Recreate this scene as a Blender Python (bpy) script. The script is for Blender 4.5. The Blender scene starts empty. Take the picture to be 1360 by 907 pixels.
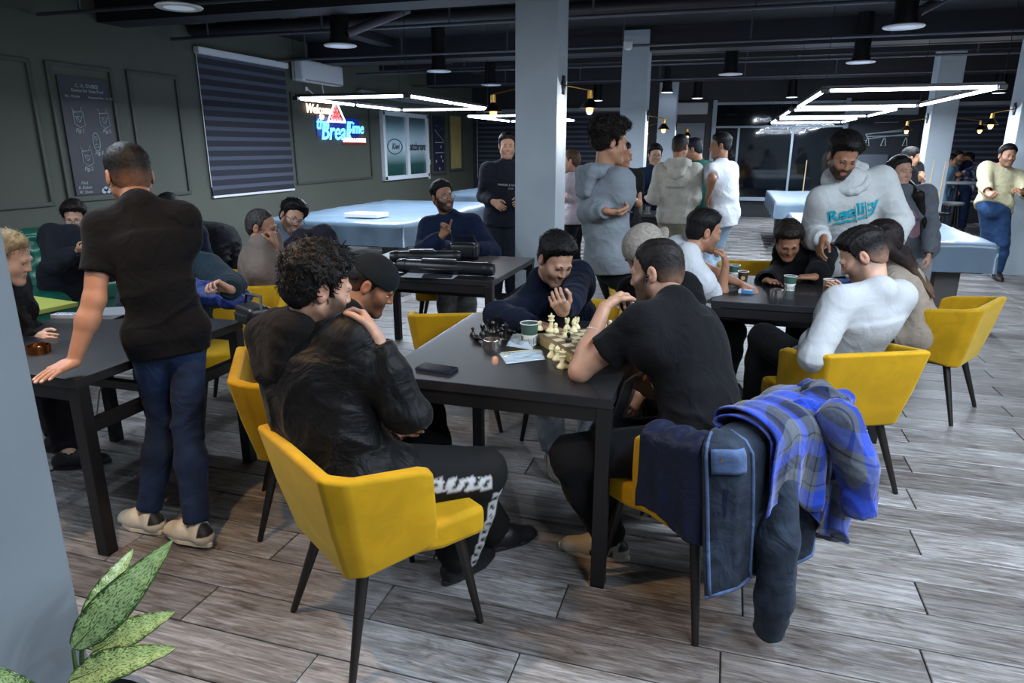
import bpy, bmesh, math, random
import numpy as np
from mathutils import Vector, Matrix, Euler
random.seed(7); RNG = np.random.default_rng(11)
sc = bpy.context.scene
COL = sc.collection

# ------------------------------------------------------------------ camera
FPX = 907.0                      # focal length in pixels of the 1360 x 907 frame
CAM_H = 1.68
PITCH = math.atan((453.5 - 196) / FPX)
TH = math.radians(17.3)          # the room's long axis points this far right of the view
cd = bpy.data.cameras.new('camera'); cam = bpy.data.objects.new('camera', cd); COL.objects.link(cam)
cd.sensor_width = 36; cd.lens = 36 * FPX / 1360; cd.clip_start = 0.05; cd.clip_end = 200
cam.location = (0, 0, CAM_H)
cam.rotation_euler = (math.pi / 2 - PITCH, 0, TH)
sc.camera = cam

# ------------------------------------------------------------------ world, exposure
w = bpy.data.worlds.new('world'); sc.world = w; w.use_nodes = True
w.node_tree.nodes['Background'].inputs[0].default_value = (0.30, 0.40, 0.62, 1)
w.node_tree.nodes['Background'].inputs[1].default_value = 0.02
sc.view_settings.view_transform = 'Standard'; sc.view_settings.look = 'None'
sc.view_settings.gamma = 1; sc.view_settings.use_curve_mapping = False
sc.view_settings.exposure = 0.0
sc.cycles.use_denoising = True
sc.cycles.max_bounces = 6; sc.cycles.diffuse_bounces = 3; sc.cycles.glossy_bounces = 3
sc.cycles.transparent_max_bounces = 8; sc.cycles.transmission_bounces = 4
sc.cycles.sample_clamp_indirect = 4

def area_light(name, loc, size, power, color, rot=(0, 0, 0), size_y=None, spread=None):
    l = bpy.data.lights.new(name, 'AREA'); l.energy = power; l.color = color
    l.shape = 'RECTANGLE' if size_y else 'DISK'; l.size = size
    if size_y: l.size_y = size_y
    if spread: l.spread = math.radians(spread)
    o = bpy.data.objects.new(name, l); COL.objects.link(o); o.location = loc; o.rotation_euler = rot
    return o
COOL = (0.76, 0.87, 1.0); WARM = (1.0, 0.62, 0.30)
POWER_A, POWER_B, POWER_C, POWER_L = 270, 160, 330, 170

# ------------------------------------------------------------------ pixel <-> floor helpers (room: X across, Y along the left wall, Z up)
_c, _s = math.cos(PITCH), math.sin(PITCH)
_ct, _st = math.cos(TH), math.sin(TH)
def ray(px, py):
    x = (px - 680.0) / FPX; y = -(py - 453.5) / FPX
    F = _c + _s * y; U = -_s + _c * y; R = x
    return np.array([R * _ct - F * _st, R * _st + F * _ct, U]) / F          # unit forward distance
CAMP = np.array([0, 0, CAM_H])
def P(px, py, F): return CAMP + ray(px, py) * F                             # point at forward distance F
def PZ(px, py, z):                                                          # point on the level z
    r = ray(px, py); return CAMP + r * ((z - CAM_H) / r[2])
def fwd(a):                                                                 # a: degrees clockwise from the view direction, level
    t = math.radians(a) ; return np.array([math.sin(t) * _ct - math.cos(t) * _st, math.sin(t) * _st + math.cos(t) * _ct, 0.0])
def proj(p):
    X, Y, Z = p[0], p[1], p[2] - CAM_H
    R = X * _ct + Y * _st; F = -X * _st + Y * _ct
    d = F * _c - Z * _s; u = F * _s + Z * _c
    return np.array([680 + FPX * R / d, 453.5 - FPX * u / d])

# ------------------------------------------------------------------ materials
MATS = {}
def _new(name):
    m = bpy.data.materials.new(name); m.use_nodes = True; MATS[name] = m
    nt = m.node_tree; return m, nt, nt.nodes['Principled BSDF']
def rgb(h):
    if isinstance(h, str):
        h = h.lstrip('#'); c = [int(h[i:i + 2], 16) / 255 for i in (0, 2, 4)]
        return tuple(x / 12.92 if x <= 0.04045 else ((x + 0.055) / 1.055) ** 2.4 for x in c) + (1,)
    return tuple(h) + ((1,) if len(h) == 3 else ())
def mat(name, col, rough=0.5, metal=0.0, var=0.0, vscale=8, bump=0.0, bscale=200, bdist=0.002, sheen=0, spec=0.5, emit=None, estr=0, alpha=1, trans=0, stretch=None, coat=0, ior=None, wr=0):
    if name in MATS: return MATS[name]
    m, nt, b = _new(name); c = rgb(col)
    b.inputs['Base Color'].default_value = c; b.inputs['Roughness'].default_value = rough
    b.inputs['Metallic'].default_value = metal; b.inputs['Specular IOR Level'].default_value = spec
    b.inputs['Sheen Weight'].default_value = sheen; b.inputs['Alpha'].default_value = alpha
    b.inputs['Transmission Weight'].default_value = trans; b.inputs['Coat Weight'].default_value = coat
    if ior: b.inputs['IOR'].default_value = ior
    if emit: b.inputs['Emission Color'].default_value = rgb(emit); b.inputs['Emission Strength'].default_value = estr
    if var or bump or wr:
        tc = nt.nodes.new('ShaderNodeTexCoord'); src = tc.outputs['Object']
        if stretch:
            mp = nt.nodes.new('ShaderNodeMapping'); nt.links.new(src, mp.inputs[0]); mp.inputs['Scale'].default_value = stretch; src = mp.outputs[0]
    if var:
        n = nt.nodes.new('ShaderNodeTexNoise'); n.inputs['Scale'].default_value = vscale; n.inputs['Detail'].default_value = 5
        nt.links.new(src, n.inputs['Vector'])
        r = nt.nodes.new('ShaderNodeMapRange'); r.inputs[1].default_value = 0.3; r.inputs[2].default_value = 0.7
        r.inputs[3].default_value = 1 - var; r.inputs[4].default_value = 1 + var
        nt.links.new(n.outputs['Fac'], r.inputs[0])
        mx = nt.nodes.new('ShaderNodeVectorMath'); mx.operation = 'SCALE'; mx.inputs[0].default_value = c[:3]
        nt.links.new(r.outputs[0], mx.inputs['Scale']); nt.links.new(mx.outputs[0], b.inputs['Base Color'])
    if bump or wr:
        bp = nt.nodes.new('ShaderNodeBump'); bp.inputs['Strength'].default_value = 1; bp.inputs['Distance'].default_value = bdist
        n = nt.nodes.new('ShaderNodeTexNoise'); n.inputs['Scale'].default_value = bscale; n.inputs['Detail'].default_value = 2
        nt.links.new(src, n.inputs['Vector']); bp.inputs['Strength'].default_value = bump
        nt.links.new(n.outputs['Fac'], bp.inputs['Height'])
        if wr:                                                              # soft cloth creases
            n2 = nt.nodes.new('ShaderNodeTexNoise'); n2.inputs['Scale'].default_value = 9; n2.inputs['Detail'].default_value = 3
            n2.inputs['Distortion'].default_value = 1.2; nt.links.new(src, n2.inputs['Vector'])
            b2 = nt.nodes.new('ShaderNodeBump'); b2.inputs['Strength'].default_value = wr; b2.inputs['Distance'].default_value = 0.03
            nt.links.new(n2.outputs['Fac'], b2.inputs['Height']); nt.links.new(bp.outputs[0], b2.inputs['Normal']); nt.links.new(b2.outputs[0], b.inputs['Normal'])
        else: nt.links.new(bp.outputs[0], b.inputs['Normal'])
    return m
def cloth(name, col, var=0.12, wr=0.5, rough=0.9, sheen=0.03, bscale=400, bump=0.25): return mat(name, col, rough, var=var, vscale=14, bump=bump, bscale=bscale, bdist=0.001, sheen=sheen, spec=0.15, wr=wr)
def vcol_mat(name, rough, spec=0.4, bump=0.15, bscale=250, sss=0.0, metal=0, mottled=0.06):
    if name in MATS: return MATS[name]
    m, nt, b = _new(name)
    a = nt.nodes.new('ShaderNodeAttribute'); a.attribute_name = 'tint'
    n = nt.nodes.new('ShaderNodeTexNoise'); n.inputs['Scale'].default_value = 30; n.inputs['Detail'].default_value = 4
    tc = nt.nodes.new('ShaderNodeTexCoord'); nt.links.new(tc.outputs['Object'], n.inputs['Vector'])
    r = nt.nodes.new('ShaderNodeMapRange'); r.inputs[1].default_value = 0.3; r.inputs[2].default_value = 0.7
    r.inputs[3].default_value = 1 - mottled; r.inputs[4].default_value = 1 + mottled; nt.links.new(n.outputs['Fac'], r.inputs[0])
    mx = nt.nodes.new('ShaderNodeVectorMath'); mx.operation = 'SCALE'; nt.links.new(a.outputs['Color'], mx.inputs[0]); nt.links.new(r.outputs[0], mx.inputs['Scale'])
    nt.links.new(mx.outputs[0], b.inputs['Base Color'])
    b.inputs['Roughness'].default_value = rough; b.inputs['Specular IOR Level'].default_value = spec; b.inputs['Metallic'].default_value = metal
    n2 = nt.nodes.new('ShaderNodeTexNoise'); n2.inputs['Scale'].default_value = bscale; nt.links.new(tc.outputs['Object'], n2.inputs['Vector'])
    bp = nt.nodes.new('ShaderNodeBump'); bp.inputs['Strength'].default_value = bump; bp.inputs['Distance'].default_value = 0.001
    nt.links.new(n2.outputs['Fac'], bp.inputs['Height']); nt.links.new(bp.outputs[0], b.inputs['Normal'])
    return m

# ------------------------------------------------------------------ object helpers
def link(o, parent=None):
    COL.objects.link(o)
    if parent is not None: o.parent = parent
    return o
def tag(o, label=None, cat=None, group=None, kind=None):
    if label: o['label'] = label
    if cat: o['category'] = cat
    if group: o['group'] = group
    if kind: o['kind'] = kind
    return o
def thing(name, label, cat, loc=(0, 0, 0), rotz=0, group=None):
    o = bpy.data.objects.new(name, None); o.empty_display_size = 0.1
    o.location = tuple(float(v) for v in loc); o.rotation_euler = (0, 0, rotz); link(o)
    return tag(o, label, cat, group)
def dup(root, loc, rotz, label=None, group=None):
    r = root.copy(); link(r); r.location = loc; r.rotation_euler = (0, 0, rotz)
    if label: r['label'] = label
    if group: r['group'] = group
    for ch in list(root.children):
        c = ch.copy(); link(c, r)
        for g in list(ch.children):
            d = g.copy(); link(d, c)
    return r
class MB:
    """collects shapes, then makes ONE mesh object"""
    def __init__(s): s.bm = bmesh.new()
    def box(s, c, size, rot=None, bevel=0.0, seg=2, taper=None):
        r = bmesh.ops.create_cube(s.bm, size=1.0); vs = r['verts']
        for v in vs:
            v.co = Vector((v.co.x * size[0], v.co.y * size[1], v.co.z * size[2]))
            if taper and v.co.z < 0: v.co.x *= taper; v.co.y *= taper
        if bevel:
            es = list({e for v in vs for e in v.link_edges})
            rr = bmesh.ops.bevel(s.bm, geom=es, offset=bevel, segments=seg, affect='EDGES', profile=0.6); vs = list({v for f in rr['faces'] for v in f.verts} | {v for v in vs if v.is_valid})
        M = (rot if isinstance(rot, Matrix) else (Euler(rot).to_matrix() if rot else Matrix.Identity(3))).to_4x4()
        bmesh.ops.transform(s.bm, matrix=Matrix.Translation(Vector([float(q) for q in c])) @ M, verts=vs); return s
    def rod(s, a, b, ra, rb=None, n=12, caps=True):
        a = Vector([float(q) for q in a]); b = Vector([float(q) for q in b]); d = b - a; L = d.length
        if L < 1e-6: return s
        r = bmesh.ops.create_cone(s.bm, cap_ends=caps, segments=n, radius1=ra, radius2=ra if rb is None else rb, depth=L)
        M = Matrix.Translation((a + b) / 2) @ d.to_track_quat('Z', 'Y').to_matrix().to_4x4()
        bmesh.ops.transform(s.bm, matrix=M, verts=r['verts']); return s
    def bar(s, a, b, w, h):                                             # square bar
        a = Vector([float(q) for q in a]); b = Vector([float(q) for q in b]); d = b - a
        q = d.to_track_quat('Z', 'Y').to_matrix(); s.box((a + b) / 2, (w, h, d.length), q); return s
    def lathe(s, prof, c=(0, 0, 0), n=20, rot=None):
        c = Vector([float(q) for q in c]); rings = []
        M = rot if isinstance(rot, Matrix) else (Euler(rot).to_matrix() if rot else Matrix.Identity(3))
        for (r, z) in prof:
            if r < 1e-5: rings.append([s.bm.verts.new(M @ Vector((0, 0, z)) + c)])
            else: rings.append([s.bm.verts.new(M @ Vector((r * math.cos(2 * math.pi * i / n), r * math.sin(2 * math.pi * i / n), z)) + c) for i in range(n)])
        for A, B in zip(rings, rings[1:]):
            for i in range(n):
                j = (i + 1) % n
                q = [A[i % len(A)], A[j % len(A)], B[j % len(B)], B[i % len(B)]]
                u = []
                for v in q:
                    if v not in u: u.append(v)
                if len(u) > 2:
                    try: s.bm.faces.new(u)
                    except ValueError: pass
        return s
    def tube(s, pts, r, n=8, cap=True):
        pts = [Vector([float(q) for q in p]) for p in pts]; rings = []; up = Vector((0, 0, 1)); rr = r if isinstance(r, (list, tuple)) else [r] * len(pts)
        for i, p in enumerate(pts):
            d = (pts[min(i + 1, len(pts) - 1)] - pts[max(i - 1, 0)]).normalized()
            if i == 0: u = d.cross(up if abs(d.z) < .9 else Vector((1, 0, 0))).normalized()
            else: u = (u - d * u.dot(d)).normalized()
            v = d.cross(u)
            rings.append([s.bm.verts.new(p + (u * math.cos(2 * math.pi * k / n) + v * math.sin(2 * math.pi * k / n)) * rr[i]) for k in range(n)])
        for A, B in zip(rings, rings[1:]):
            for k in range(n): s.bm.faces.new((A[k], A[(k + 1) % n], B[(k + 1) % n], B[k]))
        if cap: s.bm.faces.new(rings[0][::-1]); s.bm.faces.new(rings[-1])
        return s
    def prism(s, poly, z0, z1, M=None):                                  # poly in xy, extruded z0..z1
        a = [s.bm.verts.new((x, y, z0)) for x, y in poly]; b = [s.bm.verts.new((x, y, z1)) for x, y in poly]
        n = len(poly); s.bm.faces.new(a[::-1]); s.bm.faces.new(b)
        for i in range(n): s.bm.faces.new((a[i], a[(i + 1) % n], b[(i + 1) % n], b[i]))
        if M is not None: bmesh.ops.transform(s.bm, matrix=M, verts=a + b)
        return s
    def grid(s, fn, nu, nv, th=0.0):
        """surface fn(u,v) -> point, u,v in 0..1; th gives it thickness"""
        vs = [[s.bm.verts.new(Vector([float(q) for q in fn(i / nu, j / nv)])) for j in range(nv + 1)] for i in range(nu + 1)]
        fs = [s.bm.faces.new((vs[i][j], vs[i + 1][j], vs[i + 1][j + 1], vs[i][j + 1])) for i in range(nu) for j in range(nv)]
        if th:
            s.bm.normal_update(); bmesh.ops.solidify(s.bm, geom=fs, thickness=th)
        return s
    def build(s, name, m, parent=None, smooth=False, bevel=0, loc=None, sub=0):
        bmesh.ops.recalc_face_normals(s.bm, faces=s.bm.faces)
        me = bpy.data.meshes.new(name); s.bm.to_mesh(me); s.bm.free()
        for mm in (m if isinstance(m, (list, tuple)) else [m]): me.materials.append(mm)
        if smooth: me.shade_smooth()
        o = link(bpy.data.objects.new(name, me), parent)
        if smooth == 'auto':
            try: me.set_sharp_from_angle(angle=math.radians(38))
            except Exception: pass
        if bevel:
            b = o.modifiers.new('b', 'BEVEL'); b.width = bevel; b.segments = 2; b.limit_method = 'ANGLE'
        if sub:
            b = o.modifiers.new('s', 'SUBSURF'); b.levels = sub; b.render_levels = sub
        if loc is not None: o.location = tuple(float(v) for v in loc)
        return o
def np_mesh(name, V, Q, m, parent=None, tint=None, smooth=True):
    me = bpy.data.meshes.new(name); nv = len(V); nq = len(Q); k = Q.shape[1] if nq else 4
    me.vertices.add(nv); me.vertices.foreach_set('co', np.ascontiguousarray(V, dtype=np.float32).ravel())
    me.loops.add(nq * k); me.loops.foreach_set('vertex_index', np.ascontiguousarray(Q, dtype=np.int32).ravel())
    me.polygons.add(nq); me.polygons.foreach_set('loop_start', np.arange(0, nq * k, k, dtype=np.int32))
    try: me.polygons.foreach_set('loop_total', np.full(nq, k, dtype=np.int32))
    except Exception: pass
    if tint is not None:
        a = me.color_attributes.new('tint', 'FLOAT_COLOR', 'POINT')
        c = np.ones((nv, 4), np.float32); c[:, :3] = tint; a.data.foreach_set('color', c.ravel())
    me.update(calc_edges=True)
    if smooth: me.shade_smooth()
    me.materials.append(m)
    return link(bpy.data.objects.new(name, me), parent)
def text_mesh(name, body, size, m, M, parent=None, extrude=0.001, align='CENTER', fontshear=0, bold=0):
    """lettering as flat extruded geometry, placed with matrix M"""
    cu = bpy.data.curves.new(name, 'FONT'); cu.body = body; cu.size = size; cu.align_x = align; cu.align_y = 'CENTER'
    cu.extrude = extrude; cu.shear = fontshear; cu.offset = bold; cu.resolution_u = 2
    tmp = bpy.data.objects.new('tmp', cu); COL.objects.link(tmp); dg = bpy.context.evaluated_depsgraph_get(); dg.update()
    me = bpy.data.meshes.new_from_object(tmp.evaluated_get(dg)); bpy.data.objects.remove(tmp)
    me.name = name; me.transform(M); me.materials.clear(); me.materials.append(m)
    return link(bpy.data.objects.new(name, me), parent)
def frame_matrix(origin, xdir, ydir):
    x = Vector([float(q) for q in xdir]).normalized(); y = Vector([float(q) for q in ydir]).normalized(); z = x.cross(y); y = z.cross(x)
    M = Matrix((x, y, z)).transposed().to_4x4(); M.translation = Vector([float(q) for q in origin]); return M
# ------------------------------------------------------------------ figures: implicit bodies polygonised with surface nets
def nrm(v):
    v = np.asarray(v, float); n = np.linalg.norm(v); return v / n if n > 1e-9 else v
class Field:
    def __init__(s, lo, hi, h):
        s.h = h; s.lo = np.asarray(lo, float) - 2 * h; n = np.ceil((np.asarray(hi, float) + 2 * h - s.lo) / h).astype(int) + 1
        s.n = n; s.A = np.full(tuple(n), 1.0, np.float32)
    def sub(s, lo, hi):
        i0 = np.maximum(np.floor((lo - s.lo) / s.h).astype(int), 0); i1 = np.minimum(np.ceil((hi - s.lo) / s.h).astype(int) + 1, s.n)
        if (i1 <= i0).any(): return None
        g = [((np.arange(i0[k], i1[k]) * s.h + s.lo[k]).astype(np.float32)) for k in range(3)]
        return (slice(i0[0], i1[0]), slice(i0[1], i1[1]), slice(i0[2], i1[2])), g[0][:, None, None], g[1][None, :, None], g[2][None, None, :]
    def put(s, lo, hi, fn, k=0.0, mode='add', pad=None):
        pad = (k + 2.5 * s.h) if pad is None else pad
        r = s.sub(np.asarray(lo) - pad, np.asarray(hi) + pad)
        if r is None: return
        sl, X, Y, Z = r; d = fn(X, Y, Z); a = s.A[sl]
        if mode == 'cut_below': s.A[sl] = np.maximum(a, -d)
        elif mode == 'add':
            if k > 0:
                t = np.maximum(k - np.abs(a - d), 0) / k; s.A[sl] = np.minimum(a, d) - t * t * k * 0.25
            else: s.A[sl] = np.minimum(a, d)
        else:
            d = -d
            if k > 0:
                t = np.maximum(k - np.abs(a - d), 0) / k; s.A[sl] = np.maximum(a, d) + t * t * k * 0.25
            else: s.A[sl] = np.maximum(a, d)
    # tapered round bar, optional flattening along n (scale q<1 is thinner), optional flat ends
    def cone(s, a, b, ra, rb, k=0.02, n=None, q=1.0, cut=0, mode='add'):
        a = np.asarray(a, float); b = np.asarray(b, float); R = max(ra, rb); d = b - a; L2 = float(d @ d) + 1e-9
        def fn(X, Y, Z):
            x = X - a[0]; y = Y - a[1]; z = Z - a[2]
            t0 = (x * d[0] + y * d[1] + z * d[2]) / L2; t = np.clip(t0, 0, 1)
            ex = x - t * d[0]; ey = y - t * d[1]; ez = z - t * d[2]
            e2 = ex * ex + ey * ey + ez * ez
            if n is not None:
                c = ex * n[0] + ey * n[1] + ez * n[2]; e2 = e2 + c * c * (1 / (q * q) - 1)
            dd = np.sqrt(e2) - (ra + t * (rb - ra))
            L = math.sqrt(L2)
            if cut & 1: dd = np.maximum(dd, -t0 * L)
            if cut & 2: dd = np.maximum(dd, (t0 - 1) * L)
            return dd
        s.put(np.minimum(a, b) - R, np.maximum(a, b) + R, fn, k, mode)
    def ell(s, c, r, M=None, k=0.02, mode='add'):
        c = np.asarray(c, float); r = np.asarray(r, float); R = r.max()
        def fn(X, Y, Z):
            x = X - c[0]; y = Y - c[1]; z = Z - c[2]
            if M is not None: x, y, z = (x * M[0, 0] + y * M[1, 0] + z * M[2, 0]), (x * M[0, 1] + y * M[1, 1] + z * M[2, 1]), (x * M[0, 2] + y * M[1, 2] + z * M[2, 2])
            k0 = np.sqrt((x / r[0]) ** 2 + (y / r[1]) ** 2 + (z / r[2]) ** 2); k1 = np.sqrt((x / r[0] ** 2) ** 2 + (y / r[1] ** 2) ** 2 + (z / r[2] ** 2) ** 2) + 1e-6
            return k0 * (k0 - 1) / k1
        s.put(c - R, c + R, fn, k, mode)
    def mesh(s):
        A = s.A; S = A < 0
        c = S.astype(np.int8); t = c[:-1] + c[1:]; t = t[:, :-1] + t[:, 1:]; t = t[:, :, :-1] + t[:, :, 1:]
        I, J, K = np.nonzero((t > 0) & (t < 8)); nv = len(I)
        if nv == 0: return np.zeros((0, 3)), np.zeros((0, 4), int)
        acc = np.zeros((nv, 3)); cnt = np.zeros(nv)
        co = [(i, j, k) for i in (0, 1) for j in (0, 1) for k in (0, 1)]
        val = {o: A[I + o[0], J + o[1], K + o[2]].astype(float) for o in co}
        for o in co:
            for ax in range(3):
                if o[ax] == 0:
                    p = list(o); p[ax] = 1; p = tuple(p); va, vb = val[o], val[p]; m = (va < 0) != (vb < 0)
                    tt = np.where(m, va / np.where(m, va - vb, 1), 0)
                    q = np.array(o, float)[None, :].repeat(nv, 0); q[:, ax] += tt
                    acc += q * m[:, None]; cnt += m
        V = s.lo + (np.stack([I, J, K], 1) + acc / cnt[:, None]) * s.h
        idx = np.full(tuple(np.array(A.shape) - 1), -1, np.int32); idx[I, J, K] = np.arange(nv)
        Q = []
        a, b = S[:-1], S[1:]; i, j, k = np.nonzero(a != b); ok = (j > 0) & (k > 0) & (j < A.shape[1] - 1) & (k < A.shape[2] - 1); i, j, k = i[ok], j[ok], k[ok]
        q = np.stack([idx[i, j - 1, k - 1], idx[i, j, k - 1], idx[i, j, k], idx[i, j - 1, k]], 1); fl = ~a[i, j, k]; q[fl] = q[fl][:, ::-1]; Q.append(q)
        a, b = S[:, :-1], S[:, 1:]; i, j, k = np.nonzero(a != b); ok = (i > 0) & (k > 0) & (i < A.shape[0] - 1) & (k < A.shape[2] - 1); i, j, k = i[ok], j[ok], k[ok]
        q = np.stack([idx[i - 1, j, k - 1], idx[i - 1, j, k], idx[i, j, k], idx[i, j, k - 1]], 1); fl = ~a[i, j, k]; q[fl] = q[fl][:, ::-1]; Q.append(q)
        a, b = S[:, :, :-1], S[:, :, 1:]; i, j, k = np.nonzero(a != b); ok = (i > 0) & (j > 0) & (i < A.shape[0] - 1) & (j < A.shape[1] - 1); i, j, k = i[ok], j[ok], k[ok]
        q = np.stack([idx[i - 1, j - 1, k], idx[i, j - 1, k], idx[i, j, k], idx[i - 1, j, k]], 1); fl = ~a[i, j, k]; q[fl] = q[fl][:, ::-1]; Q.append(q)
        Q = np.concatenate(Q); Q = Q[(Q >= 0).all(1)]
        return V, Q
def normals(V, Q):
    n = np.cross(V[Q[:, 2]] - V[Q[:, 0]], V[Q[:, 3]] - V[Q[:, 1]]); N = np.zeros_like(V)
    for i in range(4): np.add.at(N, Q[:, i], n)
    return N / (np.linalg.norm(N, axis=1)[:, None] + 1e-9)
def wob(p, f, seed=0.0):                                                # cheap smooth 3-D noise, about -1..1
    x, y, z = (p * f).T
    a = np.sin(x * 1.0 + 1.7 * np.sin(y * .9 + seed) + seed) + np.sin(y * 1.13 + 1.5 * np.sin(z * .8 + 2 * seed) + 1.3) + np.sin(z * .93 + 1.6 * np.sin(x * 1.1 + seed) + 2.1)
    return a / 3
def folds(p, d, f, seed=0.0):                                           # creases that run across direction d
    u = p @ d; w = wob(p, 9, seed); s = np.sin(u * f * .55 + 3.6 * w + 1.3 * wob(p, 21, seed + 1) + seed)
    return ((1 - np.abs(s)) ** 2 * 2 - 0.5) * np.clip(.55 + .9 * wob(p, 7, seed + 5), .05, 1.3)

def solve(parent, L, px, py, F):
    """point at distance L from parent on the ray through a pixel, the solution closest to forward distance F"""
    r = ray(px, py); o = CAMP - parent; a = r @ r; b = 2 * (r @ o); c = o @ o - L * L; D = b * b - 4 * a * c
    if D < 0:
        t = -b / (2 * a); return parent + nrm(CAMP + r * t - parent) * L
    t = [(-b - math.sqrt(D)) / (2 * a), (-b + math.sqrt(D)) / (2 * a)]; t.sort(key=lambda x: abs(x - F)); return CAMP + r * t[0]
def ik(a, w, L1, L2, px, bias):
    """middle joint between a and w; the swing is the one that projects closest to pixel px (bias: preferred direction)"""
    d = w - a; D = np.linalg.norm(d)
    if D > (L1 + L2) * 0.995: w = a + d / D * (L1 + L2) * 0.995; d = w - a; D = np.linalg.norm(d)
    if D < abs(L1 - L2) + .03: D = abs(L1 - L2) + .03; w = a + nrm(d) * D; d = w - a
    u = d / D; x = (L1 * L1 - L2 * L2 + D * D) / (2 * D); h = math.sqrt(max(L1 * L1 - x * x, 0)); c = a + u * x
    e1 = nrm(np.cross(u, [0.3, 0.2, 1.0])); e2 = np.cross(u, e1); best = None
    for i in range(72):
        t = i / 72 * 2 * math.pi; o = e1 * math.cos(t) + e2 * math.sin(t); m = c + o * h
        s = -(o @ bias) * (14 if px is not None else 1000)
        if px is not None: s += float(np.linalg.norm(proj(m) - np.array(px)))
        if best is None or s < best[0]: best = (s, m)
    return best[1], w

SKIN = vcol_mat('skin', 0.52, 0.4, 0.25, 180)
HAIRM = vcol_mat('hair', 0.6, 0.25, 0.9, 320, mottled=0.35)
EYEM = vcol_mat('eye', 0.15, 0.5, 0.0, mottled=0)
FIG = {}; HEADS = {}; DEBUG = False
def hair_fn(st, Tl):
    """signed distance of the hair volume in head space"""
    top, side, front, nape = st.get('top', .022), st.get('side', .008), st.get('front', .0), st.get('nape', -.075)
    hl = st.get('line', .066) + .017
    def fn(x, y, z):
        w = np.clip((z - .02) / .06, 0, 1); th = (side + (top - side) * w * w * (3 - 2 * w)) * (1 - .6 * np.clip((y - .04) / .045, 0, 1) * np.clip((.115 - z) / .03, 0, 1))
        rx, ry, rz = .079, .100, .095
        zz = z - .030 - front * np.clip((y - .0) / .08, 0, 1) * 0.6
        # skull plus back-of-head sheet down to the nape
        k0 = np.sqrt((x / rx) ** 2 + ((y + .012) / ry) ** 2 + (np.maximum(zz, zz * .72) / rz) ** 2)
        yy = y + 0 * x
        hz = np.interp(np.clip(yy, -.12, .12), [-.12, -.06, -.03, -.012, .012, .03, .06, .075, .12], [nape, nape, nape * .45, .018, .012 + st.get('burn', -.03), .03, hl - .014, hl, hl + .004]).astype(np.float32)
        hz = hz + np.where(yy > .03, (np.abs(x) / .05) ** 2 * .008 - .003, 0) + .003 * np.sin(x * 260 + y * 90)
        d = (k0 - 1) * .085 - th * np.clip((z - hz) / .032, .08, 1)
        return np.maximum(d, (hz - z) * .8)
    return fn
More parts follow.
